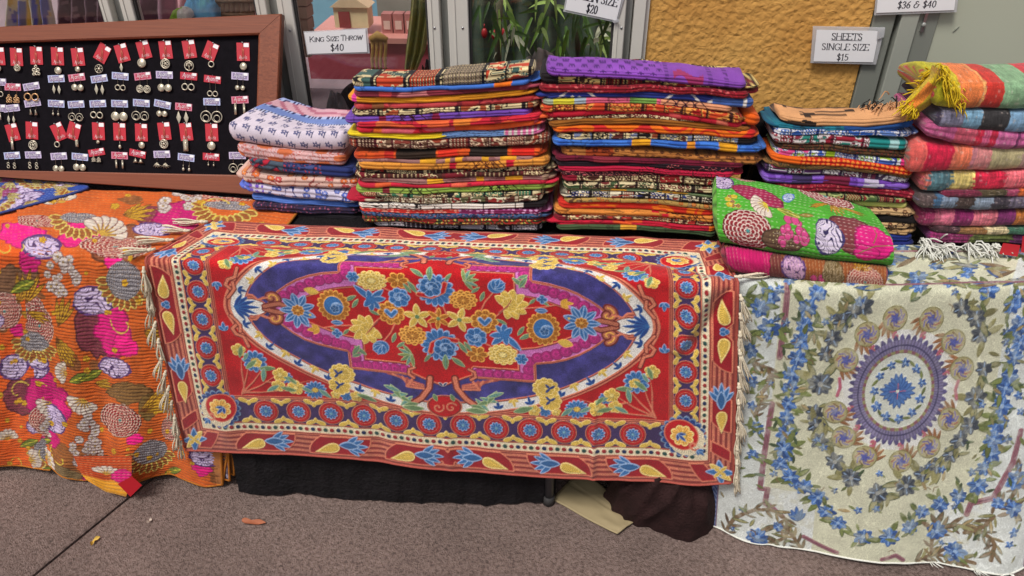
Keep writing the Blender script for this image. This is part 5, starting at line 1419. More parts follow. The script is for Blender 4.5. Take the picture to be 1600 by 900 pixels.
MAG, MAUV = c8(206, 26, 116), c8(122, 52, 66)
def orange_print(base):
    def paint(c, mp):
        kantha_base(c, base, 3)
        X, Y = c.X, c.Y
        K = lambda x, y: mp(x / 1.8, 280 + y / 1.8); S = 1 / 1.8 / 625
        rr = random.Random(6)
        m = fbm(X * 9, Y * 9, 40) > .66; c.rgb[m] = (c8(140, 84, 44) * (.8 + .4 * fbm(X * 60, Y * 60, 2)[..., None]))[m]
        bl = lambda x, y, rx, ry, col, s, **k: blotch(c, *K(x, y), rx * S * 1.2, ry * S * 1.2, col, s, pid=c.newid('printed_patch'), **k)
        for i, (x, y, rx, ry) in enumerate(((455, 105, 60, 42), (265, 425, 55, 80), (60, 612, 55, 60), (360, 600, 70, 30), (415, 640, 30, 40), (190, 815, 55, 22), (25, 280, 45, 40), (340, 175, 80, 60))):
            bl(x, y, rx, ry, (MAUV, MAUV, MAUV, c8(128, 92, 50), c8(124, 96, 50), c8(120, 98, 66), c8(120, 84, 60), c8(140, 78, 50))[i], 20 + i)
        for i, (x, y, rx, ry) in enumerate(((510, 108, 58, 46), (225, 155, 62, 40), (60, 160, 70, 36), (85, 232, 28, 34), (318, 420, 58, 70), (355, 462, 34, 34), (130, 600, 62, 66), (165, 640, 45, 30), (322, 232, 24, 20), (150, 726, 32, 28), (572, 815, 34, 34), (382, 725, 26, 18), (270, 840, 36, 14), (50, 425, 20, 22), (90, 300, 24, 16))):
            r = bl(x, y, rx, ry, MAG * (.92 + .12 * (i % 3)), 3 + i, rag=.45)
        for i, (x, y, rx, ry) in enumerate(((430, 142, 44, 18), (120, 188, 46, 26), (262, 342, 54, 34), (322, 532, 48, 26), (152, 672, 40, 44), (335, 812, 52, 22), (575, 778, 42, 32), (35, 530, 40, 34), (105, 510, 30, 24), (100, 690, 22, 20), (45, 65, 50, 14))):
            zebra(c, *K(x, y), rx * S * 1.35, ry * S * 1.4, i + 2, pid=c.newid('zebra_patch'))
        for i, (x, y, rx, ry) in enumerate(((325, 192, 84, 26), (12, 372, 46, 46), (112, 412, 36, 52), (340, 676, 64, 48), (620, 48, 60, 14), (105, 120, 50, 16), (480, 700, 30, 40))):
            scales(c, *K(x, y), rx * S * 1.35, ry * S * 1.35, i + 5, pid=c.newid('scaly_flower'), n=8)
        for i, (x, y, R, n) in enumerate(((180, 270, 46, 16), (245, 765, 46, 18), (90, 470, 30, 8), (500, 60, 40, 9), (250, 690, 30, 6))):
            daisies(c, *K(x, y), R * S * 1.25, int(n * 1.6), 30 + i, pid=c.newid('daisy_cluster'))
        for i, (x, y, rx, ry) in enumerate(((352, 288, 46, 44), (425, 765, 50, 40), (225, 112, 42, 16), (640, 75, 46, 14), (95, 455, 40, 26))):
            lotus(c, *K(x, y), rx * S * 1.8, pid=c.newid('lotus')); netting(c, *K(x, y), rx * S * 1.3, ry * S * 1.3, i, pid=c.newid('netted_patch'))
        for x, y, R, n, a in ((285, 160, 56, 7, 1.2), (190, 545, 34, 6, 3.0), (235, 620, 44, 7, -1.9), (175, 70, 40, 5, 2), (20, 735, 34, 6, 1.6), (80, 790, 40, 6, .3)):
            shell(c, *K(x, y), R * S * 1.35, n, a, pid=c.newid('shell_flower'))
        for x, y, L, n, a, s in ((160, 440, 90, 5, -1.1, .7), (165, 410, 80, 4, 1.2, .7), (50, 350, 90, 4, 1.2, .8), (395, 650, 120, 6, .35, .9), (345, 100, 70, 5, .3, 1.2), (405, 425, 60, 4, -.5, .8), (55, 370, 60, 3, -.3, .5), (260, 580, 60, 4, 0, .6)):
            grass(c, *K(x, y), L * S * 1.4, n, a, s, pid=c.newid('grass_leaf'))
        for x, y in ((85, 740), (225, 560), (255, 555), (480, 830), (60, 300)):
            xx, yy = K(x, y); c.leaf(xx, yy, .04, .016, .5, c8(112, 124, 40), c8(70, 62, 30), c8(190, 180, 60), 0, c.newid('leaf'), .16)
        for i in range(60):
            x, y = rr.uniform(c.x0, c.x1), rr.uniform(c.y0, c.y1); c.flower(x, y, rr.uniform(.006, .012), 5, c8(214, 168, 40), c8(150, 80, 30), None, 0, h=0)
        for i in range(9):
            p = K(rr.uniform(0, 640), rr.uniform(60, 800)); c.stroke(spiral(p[0], p[1], .045, .6, rr.uniform(0, 6)), .0018, c8(206, 180, 70), 0)
        if c.x0 > -.3:                                                     # the quilt runs on beyond the edge of the view
            for i in range(26):
                x, y = rr.uniform(c.x0, .05), rr.uniform(c.y0, c.y1); k = i % 5
                if k == 0: blotch(c, x, y, .05, .055, MAG, i)
                elif k == 1: scales(c, x, y, .045, .04, i)
                elif k == 2: zebra(c, x, y, .035, .025, i)
                elif k == 3: grass(c, x, y, .08, 5, rr.uniform(0, 6), .9)
                else: netting(c, x, y, .035, .03, i)
        # pale specks of the stitching thread, and the puckers
        stitches(c, .0098, .012, .0030, 3, c8(222, 170, 110), wob=1.3, duty=.30)
    return paint
ORG = c8(198, 92, 34); BORG = c8(220, 92, 30)
# brighter quilt at the far left (partly under the other)
ob = [[(-160, 282), (-40, 287), (90, 296)], [(-160, 392), (-60, 392), (90, 396)], [(-130, 724), (0, 724), (84, 728)]]
rows = [(.22, [onZ(x, y, .7515) for x, y in ob[0]]), (.0, [onZ(x, y, .7515) for x, y in ob[1]])]
E_, B_ = resample(rows[1][1], 120), resample([onY(x, y, 1.392) for x, y in ob[2]], 120)
rows += [(-.7 * f, np.c_[(E_ * (1 - f) + B_ * f)[:, 0], E_[:, 1] + .004 + .004 * f, (E_ * (1 - f) + B_ * f)[:, 2]]) for f in (.03, .5, 1.0)]
quilt('orange_quilt', 'bright orange printed quilt at the far left edge, behind the brown-orange one', 'quilt', rows, 170, 330, .22, -.7, -.25, .25, orange_print(BORG), M['kantha'], hemmat=M['hemochre'], hems=('front',), seed=5, floor=.006, wave=.006, wr=.007)
ob = [[(22, 291), (120, 297), (250, 300), (380, 312), (470, 325)], [(34, 391), (130, 394), (225, 401), (330, 409), (400, 412)], [(70, 725), (100, 738), (142, 749), (185, 752), (232, 748), (268, 746), (300, 752), (346, 763)]]
Zq = .7545
rows = [(.22, [onZ(x, y, Zq) for x, y in ob[0]]), (.0, [onZ(x, y, Zq) for x, y in ob[1]])]
E_, B_ = resample(rows[1][1], 160), resample([onY(x, y, 1.372) for x, y in ob[2]], 160)
for f in (.03, .5, 1.0):
    Q = E_ * (1 - f) + B_ * f; Q[:, 1] = E_[:, 1] - .006 + (B_[:, 1] - E_[:, 1] + .006) * f ** 1.5; rows.append((-.72 * f, Q))
_, ORANGE = quilt('orange_quilt', 'brown-orange quilt printed with magenta and white motifs hanging left of the red rug', 'quilt', rows, 345, 410, .22, -.72, -.33, .33, orange_print(ORG), M['kantha'], hemmat=M['hemochre'], hems=('front', 'right'), seed=8, floor=.008, wave=.010, wr=.009)
def blue_print(c, mp):
    kantha_base(c, c8(44, 70, 148), 4)
    rr = random.Random(2)
    for i in range(7): zebra(c, rr.uniform(c.x0, c.x1), rr.uniform(c.y0, c.y1), .035, .022, i)
    for i in range(5): lotus(c, rr.uniform(c.x0, c.x1), rr.uniform(c.y0, c.y1), .05)
    for i in range(5): blotch(c, rr.uniform(c.x0, c.x1), rr.uniform(c.y0, c.y1), .03, .02, c8(150, 60, 110), i)
    for i in range(14): grass(c, rr.uniform(c.x0, c.x1), rr.uniform(c.y0, c.y1), .05, 4, rr.uniform(0, 6), .9, c8(200, 190, 120))
    stitches(c, .0105, .009, .0022, 3, c8(200, 210, 230))
rows = [(.12, [onZ(x, y, .762) for x, y in ((-120, 275), (20, 280), (118, 288))]), (.06, [onZ(x, y, .762) for x, y in ((-120, 300), (10, 302), (142, 293))]), (0, [onZ(x, y, .761) for x, y in ((-120, 345), (0, 333), (105, 305))])]
quilt('blue_quilt', 'folded corner of a blue printed quilt lying below the earring board', 'quilt', rows, 150, 70, .12, 0, -.2, .2, blue_print, M['kantha'], hemmat=mat_plain('blue_binding', (52, 70, 140), .85, 0, .2, 200), hems=('front', 'right'), wr=.003)
rows = [(.1, [onY(x, y, 1.395) for x, y in ((-60, 660), (0, 660), (14, 662))]), (0, [onY(x, y, 1.385) for x, y in ((-60, 730), (-6, 727), (11, 722))])]
quilt('navy_quilt', 'navy quilt hem showing at the bottom left corner beside bright orange one', 'quilt', rows, 40, 40, .1, 0, -.05, .05, lambda c, mp: (kantha_base(c, c8(44, 52, 122), 4), stitches(c, .0105, .009, .002, 3, c8(150, 150, 190))), M['kantha'], floor=.004)
# the yellow edged quilt that peeps out below, with its red swing tag
rows = [(.12, [onY(x, y, 1.325) for x, y in ((115, 712), (170, 712), (206, 712))]), (.03, [onY(x, y, 1.315) for x, y in ((128, 742), (165, 752), (206, 752))]), (0, [onY(x, y, 1.31) for x, y in ((138, 752), (165, 768), (197, 776))])]
def yel(c, mp):
    kantha_base(c, c8(184, 70, 30), 4); m = c.Y < .035; c.rgb[m] = c8(220, 150, 40) * (.85 + .3 * fbm(c.X * 40, c.Y * 40, 3)[m][:, None])
    shell(c, .0, .055, .03, 6, 1.4); blotch(c, .03, .05, .02, .02, MAG, 3); stitches(c, .0095, .009, .002, 3, c8(240, 210, 150))
_f = quilt('yellow_edged_quilt', 'orange quilt corner with yellow hem and red tag under the brown-orange quilt', 'quilt', rows, 60, 60, .12, 0, -.05, .05, yel, M['kantha'], floor=.003, wr=.002)[0]
q = [onY(x, y, 1.305) for x, y in ((184, 756), (204, 776), (222, 758), (206, 744))]
MB().slab(q, (0, -.3, .1), .002).build('swing_tag', M['redtag'], _f)
# throws hanging edge-on between the orange quilt and the dark table skirt
for i, (x0, x1, y1, col, lab, Y) in enumerate(((343, 350, 762, c8(176, 112, 62), 'tan quilted edge hanging closest beside the brown-orange quilt', 1.372), (350, 361, 751, c8(88, 78, 100), 'dark floral cotton edge hanging between tan and ochre quilt edges', 1.378), (360, 368, 742, c8(128, 80, 42), 'brown quilt edge hanging second from the dark table skirt', 1.386), (367, 374, 736, c8(176, 138, 70), 'ochre quilt edge hanging next to the dark table skirt', 1.394))):
    top = [onY(x, 640, Y) for x in (x0 - 26, x1 - 9)]
    rows = [(.12, top), (.05, [onY(x, (640 + y1) / 2, Y) for x in (x0 - 14, x1 - 5)]), (0, [onY(x0 - 4, y1 - 4, Y - .002), onY(x1 - 2, y1, Y)])]
    def edge_print(c, mp, col=col, i=i):
        kantha_base(c, col, 3)
        if i == 1:
            d1, d2, *_ = cells(c.X * 90, c.Y * 90, 3); m = d1 < .3; c.rgb[m] = c8(190, 180, 200); m = d2 - d1 < .1; c.rgb[m] = c8(40, 36, 60)
        stitches(c, .012, .01, .002, 4)
    quilt('hanging_quilt', lab, 'quilt', rows, 16, 60, .12, 0, -.02, .02, edge_print, M['kantha'], sm=.004, wr=.004, floor=.012, group='quilt edges beside the rug', hemmat=M['hemochre'], hems=('right', 'front'))

# ================================================================== the dark skirt under the table, and what lies on the ground
def skirt(name, label, base, top, mat, nu=220, nv=60):
    B = resample([onZ(x, y, .002) for x, y in base], nu); U, V = np.meshgrid(np.linspace(0, 1, nu), np.linspace(0, 1, nv))
    X = B[None, :, 0] + 0 * V; Yt = top + .010 * np.sin(U * 34 + 8 * fbm(U * 6, 0 * V, 4))
    Y = Yt * (1 - V ** 1.3) + B[None, :, 1] * V ** 1.3 + .022 * (fbm(U * 9, V * 2.2, 8) - .5) + .012 * (fbm(U * 34, V * 12, 9) - .5)
    Z = .738 * (1 - V) + .003 + .010 * V ** 6 * fbm(U * 24, V * 0, 3)
    G = np.stack([X, Y, Z], -1); return tag(add(name, mesh_np(name, G, grid_faces(nv, nu)), mat), label, 'table skirt')
M['velvetcloth'].node_tree.nodes['Bump'].inputs['Distance'].default_value = .014
M['browncloth'].node_tree.nodes['Bump'].inputs['Distance'].default_value = .010
skirt('skirt_and_dark_panel', 'black crushed velvet skirt hanging below the red rug to the ground', [(374, 769), (450, 776), (600, 785), (760, 789), (852, 786), (868, 770)], 1.415, M['velvetcloth'])
skirt('skirt_and_dark_panel', 'black cloth hanging deep under the table behind the cardboard sheet', [(840, 735), (1000, 742), (1200, 752), (1500, 770)], 1.64, M['velvetcloth'], 120, 40)  # added panel: its black stands for the shade deep under the table
tag(MB().box((-1.9, 1.405, .7425), (1.88, YW - .04, .7465)).build('table_cover', M['velvetcloth']), 'black velvet cover spread over the table top under the stacks', 'table cover')
def mound():
    a, b = onZ(942, 770, 0), onZ(1128, 824, 0)
    nu, nv = 160, 90; U, V = np.meshgrid(np.linspace(0, 1, nu), np.linspace(0, 1, nv))
    cx, cy = (a[0] + b[0]) / 2 + .03, 1.47; th = 2 * math.pi * U; ph = math.pi / 2 * V
    rx, ry, rz = .20, .195, .30
    k = 1 + .10 * (fbm(np.cos(th) * 2 + 4, np.sin(th) * 2 + V * 2, 5) - .5) * 2 + .03 * np.sin(3 * th + 6 * V) - .10 * np.abs(np.sin(11 * fbm(np.cos(th) * 1.5 + 7, np.sin(th) * 1.5 + V * 1.3, 8))) ** .6
    G = np.stack([cx + rx * k * np.cos(th) * np.cos(ph) ** .55, cy + ry * k * np.sin(th) * np.cos(ph) ** .55, rz * np.sin(ph) ** .8 * k + .001], -1)
    return tag(add('dark_bundle', mesh_np('dark_bundle', G, grid_faces(nv, nu)), M['browncloth']), 'dark brown cloth bundle under the table beside the cardboard sheet', 'bundle')
mound()
def cardboard():
    Q = [onZ(x, y, 0) for x, y in ((862, 781), (964, 839), (1004, 809), (906, 736))]; n = 24; u, v = np.meshgrid(np.linspace(0, 1, n), np.linspace(0, 1, n))
    G = Q[0] * ((1 - u) * (1 - v))[..., None] + Q[1] * (u * (1 - v))[..., None] + Q[2] * (u * v)[..., None] + Q[3] * ((1 - u) * v)[..., None]
    G[..., 2] = .004 + .010 * (fbm(u * 3, v * 3, 4)) ** 2 + .006 * u ** 6 - .003 * np.exp(-((v - .55 - .1 * u) / .02) ** 2)
    m = MB(); m.raw(G.reshape(-1, 3), [tuple(f) for f in grid_faces(n, n)]); k = m.off(); m.raw((G - [0, 0, .003]).reshape(-1, 3), [tuple(f[::-1]) for f in grid_faces(n, n)])
    E = [(0, i) for i in range(n)] + [(i, n - 1) for i in range(1, n)] + [(n - 1, n - 1 - i) for i in range(1, n)] + [(n - 1 - i, 0) for i in range(1, n)]
    for a, b in zip(E[:-1], E[1:]): i, j = a[0] * n + a[1], b[0] * n + b[1]; m.f.append((j, i, k + i, k + j))
    return m.build('cardboard_sheet', M['card'], None, True)
tag(cardboard(), 'flat olive brown cardboard sheet lying on the ground under the rug', 'cardboard')
def ground_leaf(name, pts, w, mat, label):
    P = np.array([onZ(x, y, .004) for x, y in pts]); n = 12
    t = np.linspace(0, len(P) - 1, n); C = np.stack([np.interp(t, range(len(P)), P[:, k]) for k in range(3)], -1)
    T = np.gradient(C, axis=0); T /= np.linalg.norm(T, axis=1)[:, None]; S = np.cross(T, [0, 0, 1.0]); V = []
    for i in range(n):
        q = w * math.sin(math.pi * (.06 + .9 * i / (n - 1))) ** .8; b = .004 * math.sin(i * .9)
        V += [C[i] - S[i] * q + [0, 0, .006 + b], C[i] + [0, 0, .0005], C[i] + S[i] * q + [0, 0, .004 - b * .5]]
    F = [(3 * i + k, 3 * i + k + 1, 3 * i + k + 4, 3 * i + k + 3) for i in range(n - 1) for k in (0, 1)]
    V += [C[0] + [0, 0, .001], C[0] - T[0] * .012 + [0, 0, .003]]
    return tag(MB().raw(V, F).build(name, mat, None, True), label, 'leaf')
ground_leaf('fallen_leaf', [(378, 814), (392, 817), (415, 818)], .008, M['dryleaf'], 'dry reddish brown leaf lying on the paving below the red rug')
ground_leaf('fallen_leaf', [(143, 853), (147, 846), (157, 840)], .0042, M['yellowleaf'], 'small curled yellow leaf beside the paving joint')
ground_leaf('fallen_leaf', [(230, 818), (234, 815), (238, 812)], .0025, mat_plain('pale_leaf', (206, 190, 176), .7), 'tiny pale leaf scrap right of the paving joint')
ground_leaf('fallen_leaf', [(784, 783), (796, 784), (808, 781)], .007, mat_plain('tan_leaf', (128, 100, 66), .7), 'tan leaf half hidden at the foot of the black skirt')

# ================================================================== FOLDED CLOTHS IN STACKS
def pr_solid(col, var=.10):
    def f(U, S, L, sd): return np.asarray(col) * (1 - var + 2 * var * fbm(U * 40, S * 40, sd))[..., None], 0
    return f
def pr_blocks(base, blocks, trees=(), ink=c8(60, 20, 30), var=.12, motif=None, msc=28):
    """plain dyed cloth with blocks of another colour along the fold, faint batik veins, drawn outlines"""
    def f(U, S, L, sd):
        c = np.asarray(base) * (1 - var + 2 * var * fbm(U * 22, S * 40, sd))[..., None]
        v = np.abs(fbm(U * 30, S * 30, sd + 3) - .5) < .018; c[v] *= .72
        if motif is not None:
            n = fbm(U * msc, S * msc * 1.3, sd + 9, 2); m = n > .58; c[m] = np.asarray(motif) * (.9 + .2 * fbm(U * 60, S * 60, sd)[m][:, None])
        t = U / L + .012 * (fbm(U * 20, S * 40, sd + 1) - .5)
        for (a, b, col) in blocks:
            m = (t > a) & (t < b); q = np.asarray(col) * (.86 + .28 * fbm(U * 60, S * 60, sd + 2))[..., None]; c[m] = q[m]
        for x in trees:
            d = (t - x) * L; w = .0016
            for o, k in ((-.022, 1.2), (.022, -1.2), (0, .8), (0, -.8)):
                c[np.abs(d - o - k * S * .8) < w] = ink
        return c, 0
    return f
def pr_kalam(pal, bg, ink, seg=.045, sc=1.0):
    """block printed panels: scrolls, dotted bars, chevrons, flowers"""
    pal = [np.asarray(p) for p in pal]
    def f(U, S, L, sd):
        c = np.empty(U.shape + (3,)); c[:] = bg
        x = U / seg + .9 * vnoise(U / seg * .7, 0 * U, sd); k = np.floor(x).astype(int); fr = x - k
        hid = _T[(k * 37 + sd * 11) & 255, 9]; h2 = _T[(k * 53 + sd * 5) & 255, 77]
        ci = (h2 * len(pal)).astype(int) % len(pal); P = np.stack(pal)[ci]
        c2 = np.stack(pal)[(ci + 1) % len(pal)]
        n = fbm(U * 62 * sc + 2.5 * vnoise(U * 30, S * 30, sd + 8), S * 76 * sc, sd, 2)
        # scrolls
        m = hid < .62; t = np.abs(np.sin(15 * n)); c = np.where((m & (t < .38))[..., None], ink, c); c = np.where((m & (n > .56))[..., None], P, c); c = np.where((m & (n < .36))[..., None], c2, c)
        # flowers
        m = (hid >= .62) & (hid < .84); d1, d2, bx, by, bid = cells(U * 95 * sc, S * 95 * sc, sd, .5)
        c = np.where((m & (d1 < .46))[..., None], ink, c); c = np.where((m & (d1 < .36))[..., None], P, c); c = np.where((m & (d1 < .16))[..., None], bg, c)
        # panels with dotted bars
        m = (hid >= .84) & (hid < .94); c = np.where(m[..., None], P * .9, c)
        q = (U * 260 * sc) % 1.0; z = (S * 240 * sc) % 1.0
        c = np.where((m & (q < .4))[..., None], ink, c); c = np.where((m & (q > .1) & (q < .3) & (z < .55))[..., None], bg, c)
        # chevrons
        m = hid >= .94; q = (U * 170 * sc + np.abs(((S * 120) % 1) - .5) * 1.2) % 1.0; c = np.where((m & (q < .5))[..., None], P, c); c = np.where((m & (q > .86))[..., None], ink, c)
        e = (fr < .10) | (fr > .93); c = np.where(e[..., None], ink, c); c = np.where(((fr > .03) & (fr < .075) & (((S * 300) % 1) < .55))[..., None], bg, c)
        c = c * (.84 + .3 * fbm(U * 30, S * 30, sd + 4))[..., None]
        return c, 0
    return f
def pr_floral(bg, cols, ink, sc=60, rad=.34, stem=True, n=6):
    def f(U, S, L, sd):
        c = np.asarray(bg) * (.93 + .14 * fbm(U * 25, S * 25, sd))[..., None]
        if stem:
            w = fbm(U * sc * .45, S * sc * .45, sd + 5, 2); c[np.abs(np.sin(w * 14)) < .10] = ink
        d, d2, bx, by, bid = cells(U * sc, S * sc, sd, .7); th = np.arctan2(by, bx) + bid * 6
        e = rad * (.72 + .28 * np.abs(np.cos(th * n / 2))) * (.75 + .5 * bid); m = d < e
        k = (bid * 97).astype(int) % len(cols); C = np.stack([np.asarray(q) for q in cols])[k]
        c[m] = ink; m2 = d < e * .80; c[m2] = C[m2]; m3 = d < e * .25; c[m3] = np.asarray(bg)
        return c, 0
    return f
def pr_paisley(bg, c1, c2, ink, sc=36):
    def f(U, S, L, sd):
        n = fbm(U * sc, S * sc, sd, 2); t = (n * 9) % 1.0
        c = np.empty(U.shape + (3,)); c[:] = bg
        c[t < .42] = c1; c[(t > .42) & (t < .5)] = ink; c[t > .92] = ink
        d, *_ = cells(U * sc * 3.2, S * sc * 3.2, sd, .6); c[(d < .26) & (t > .5)] = c2
        return c * (.86 + .28 * fbm(U * 28, S * 28, sd + 2))[..., None], 0
    return f
def pr_circles(bg, c1, c2, sc=26):
    def f(U, S, L, sd):
        d, d2, bx, by, bid = cells(U * sc, S * sc, sd, .9); c = np.empty(U.shape + (3,)); c[:] = bg
        r = .28 + .38 * bid; c[d < r] = c1; c[d < r * .62] = c2; c[d < r * .48] = c1; m = bid > .7; c[m & (d < r * .25)] = bg
        return c * (.9 + .2 * fbm(U * 30, S * 30, sd))[..., None], 0
    return f
def pr_chain(bg, wh):
    def f(U, S, L, sd):
        c = np.asarray(bg) * (.85 + .3 * fbm(U * 20, S * 40, sd))[..., None]; t = U / L
        for x0, k in ((.09, 1), (.22, -1), (.60, 1), (.72, -1), (.80, 1)):
            dd = np.abs((t - x0) * L - k * S * 1.1); m = (dd < .004) & (((S * 260) % 1) < .7); c[m] = wh
        d, *_ = cells(U * 60, S * 60, 5, .3); c[(d < .2) & (t > .10) & (t < .2)] = wh
        m = t > .80; c[m] = (c8(70, 100, 170) * (.8 + .4 * fbm(U * 50, S * 50, 3))[..., None])[m]; m = np.abs(t - .955) < .006; c[m] = wh
        return c, 0
    return f
def pr_woven(bands, fleck=.25, ikat=.0):
    """woven stripes along the fold; bands = (share, colour)"""
    def f(U, S, L, sd):
        tot = sum(b[0] for b in bands); x = U / L * tot + ikat * (vnoise(U * 90, S * 260, sd) - .5); a = 0
        c = np.empty(U.shape + (3,)); c[:] = bands[-1][1]
        for wd, col in bands:
            m = (x >= a) & (x < a + wd); c[m] = col; a += wd
        y = vnoise(U * 420, S * 60, sd) - .5; y2 = vnoise(U * 70, S * 520, sd + 3) - .5
        c = c * (1 + fleck * (y + y2))[..., None]
        m = vnoise(U * 200, S * 600, sd + 6) > .87; c[m] = c[m] * .55 + c8(230, 210, 200) * .45 * .9
        return c, .0008 * (y2 + .5)
    return f
def pr_top_blockprint(U, S, L, sd):
    """white cloth with grey flower sprigs; blue border and pink stripes across its top"""
    c = np.empty(U.shape + (3,)); c[:] = c8(212, 200, 214)
    x = U / .030; y = (S + .055) / .030; r = np.floor(y); x = x + .5 * (r % 2); bx = (x - np.floor(x) - .5) * .030; by = (y - r - .5) * .030
    th = np.arctan2(by - .002, bx + .003); d = np.hypot(bx + .003, by - .002)
    m = (d < .0085 * (.45 + .55 * np.abs(np.cos(th * 2.5)))) & (d > .0018); c[m] = c8(92, 92, 130)
    m = (np.abs(bx - .006 - .3 * by) < .0014) & (np.abs(by + .003) < .008); c[m] = c8(70, 70, 104)
    a = .092; m = S > a; c[m] = c8(112, 132, 190)
    z = np.abs(S - a - .004) < .0035; q = ((U * 130 + S * 200) % 1) < .5; c[z & q] = c8(44, 44, 84); c[z & ~q] = c8(190, 196, 220)
    m = S > a + .036; c[m] = c8(206, 160, 172); m = (S > a + .040) & (((S * 160) % 1) < .35); c[m] = c8(176, 106, 126)
    for s0 in (a + .036, a + .080):
        z = np.abs(S - s0) < .004; q = (np.sin(U * 420 + 3 * np.sin(U * 90)) > .0); c[z & q] = c8(48, 46, 90); c[z & ~q] = c8(170, 184, 220)
    m = S > a + .084; c[m] = c8(150, 160, 204)
    return c * (.95 + .1 * fbm(U * 30, S * 30, sd))[..., None], 0
def pr_top_purple(U, S, L, sd):
    c = c8(128, 68, 168) * (.88 + .26 * fbm(U * 25, S * 25, sd))[..., None]; t = U / L
    x = U / .026; y = S / .022; r = np.floor(y); x = x + .5 * (r % 2); bx = (x - np.floor(x) - .5); by = (y - r - .5)
    m = ((np.abs(bx) < .07) & (np.abs(by) < .36)) | ((np.abs(np.abs(bx) - np.abs(by)) < .09) & (np.hypot(bx, by) < .36)); m &= (t < .58); c[m] = c8(76, 34, 110)
    for x0 in (.60, .82, .90): 
        d = np.abs((t - x0) * L); c[(d < .0045) & (((S * 190) % 1) < .5)] = c8(84, 40, 118)
    m = (np.abs(t - .71) < .075) & (np.abs(S - .01 - .015 * np.sin(t * 40)) < .014); c[m] = c8(150, 46, 96)
    return c, 0

def folded(name, label, cat, group, pts, th, Yf, prt, mat, depth=.32, sd=1, layers=1, round_=.34, nu=180, topn=4, arc=18, xend=None, droop=0.0, topfn=None, endtaper=True, bulge=0.0):
    """one folded cloth: a rounded fold towards the viewer, sides that turn under, flat top and bottom
    pts: world points along the middle of the front fold; th: thickness there (per point)"""
    pts = np.asarray(pts, float); xs = pts[:, 0]; L = xs[-1] - xs[0]
    u = np.linspace(0, 1, nu); X = xs[0] + L * u
    deg = min(2, len(xs) - 1)
    Z = np.polyval(np.polyfit(xs, pts[:, 2], deg), X); T = np.interp(X, xs, th)
    r_ = random.Random(sd)
    U1 = X - xs[0]
    Z = Z + .0030 * (vnoise(X * 12 + 40, 0 * X, 77) - .5) * 2 + .0026 * (vnoise(U1 * 16, 0 * U1, sd) - .5) * 2 + .0012 * (vnoise(U1 * 50, 0 * U1, sd + 3) - .5)
    T = T * (1 + .30 * (vnoise(U1 * 13, 0 * U1, sd + 5) - .5))
    yj = .007 * (vnoise(U1 * 9, 0 * U1, sd + 7) - .5) + .003 * (vnoise(U1 * 38, 0 * U1, sd + 8) - .5) + r_.uniform(-.004, .004)
    e = np.minimum(U1, L - U1); te = np.clip(e / .016, 0, 1); tap = (.42 + .58 * np.sqrt(np.clip(1 - (1 - te) ** 2, 0, 1))) if endtaper else np.ones(nu)
    T = T * tap; yin = (1 - te) ** 2 * .012
    # ring: bottom back, bottom front, arc, top front, top back
    R = T * round_
    rows = []; S = []
    nb = 3
    for k in range(nb): rows.append((lambda k=k: (depth + (R - depth) * k / (nb - 1), -T / 2))())
    A = np.linspace(-90, 90, arc)[1:-1]
    for a in A:
        ca, sa = math.cos(math.radians(a)), math.sin(math.radians(a))
        y = R - R * ca; z = T / 2 * sa
        if layers > 1:                                                   # plies show as grooves along the fold
            ph = (sa + 1) / 2 * layers; y = y + np.minimum(.006, T * .24) * (1 - np.abs(np.sin(math.pi * ph)) ** .5) * (ca > .25)
        y = y - bulge * ca
        rows.append((y, z))
    for k in range(topn): rows.append((R + (depth - R) * (k / (topn - 1)) ** 1.0, T / 2))
    nr = len(rows); G = np.empty((nr, nu, 3))
    for i, (y, z) in enumerate(rows):
        yy = y + 0 * X
        G[i, :, 0] = X; G[i, :, 1] = Yf + np.where(yy < depth * .98, yj + yin, 0) + yy + 0 * X; G[i, :, 2] = Z + z - droop * np.clip(yy, 0, None)
    if topfn is not None: topfn(G, nb + arc - 2, X)
    # arc length away from the front
    d = np.linalg.norm(np.diff(G, axis=0), axis=2); S = np.concatenate([np.zeros((1, nu)), np.cumsum(d, 0)], 0); mid = nb + (arc - 2) // 2
    S = S - S[mid:mid + 1]
    Ug = np.broadcast_to(U1[None], S.shape)
    col, hh = prt(Ug, S, L, sd)
    if not np.isscalar(hh):
        N = toward(G, normals(G)); G = G + N * hh[..., None]
    F = grid_faces(nr, nu)[:, ::-1]
    V = G.reshape(-1, 3); base = len(V)
    # ends: fans to their middle
    cap = []; extra = []; ecol = []
    for side in (0, nu - 1):
        q = G[:, side].mean(0); q = q + np.array([(-.004 if side == 0 else .004), 0, 0]); extra.append(q); ecol.append(col[mid, side] * .8)
    V = np.concatenate([V, np.array(extra)]); C = np.concatenate([col.reshape(-1, 3), np.array(ecol)])
    for j, side in enumerate((0, nu - 1)):
        for i in range(nr - 1):
            a, b = i * nu + side, (i + 1) * nu + side; t = (base + j, b, a, a) if side == 0 else (base + j, a, b, b); cap.append(t)
    me = mesh_np(name, V, F, True, C)
    me2 = None
    tri = np.array([c_[:3] for c_ in cap])
    # join the end fans in the same mesh
    bm_faces = [tuple(f) for f in tri]
    nF = len(F)
    me.loops.add(tri.size); lv = np.concatenate([F.ravel(), tri.ravel()]).astype(np.int32); me.loops.foreach_set('vertex_index', lv)
    me.polygons.add(len(tri))
    me.polygons.foreach_set('loop_start', np.concatenate([np.arange(nF) * 4, nF * 4 + np.arange(len(tri)) * 3]).astype(np.int32))
    me.polygons.foreach_set('loop_total', np.concatenate([np.full(nF, 4), np.full(len(tri), 3)]).astype(np.int32))
    me.polygons.foreach_set('use_smooth', np.ones(nF + len(tri), bool))
    me.update(calc_edges=True); me.validate()
    o = add(name, me, mat)
    return tag(o, label, cat, group), G

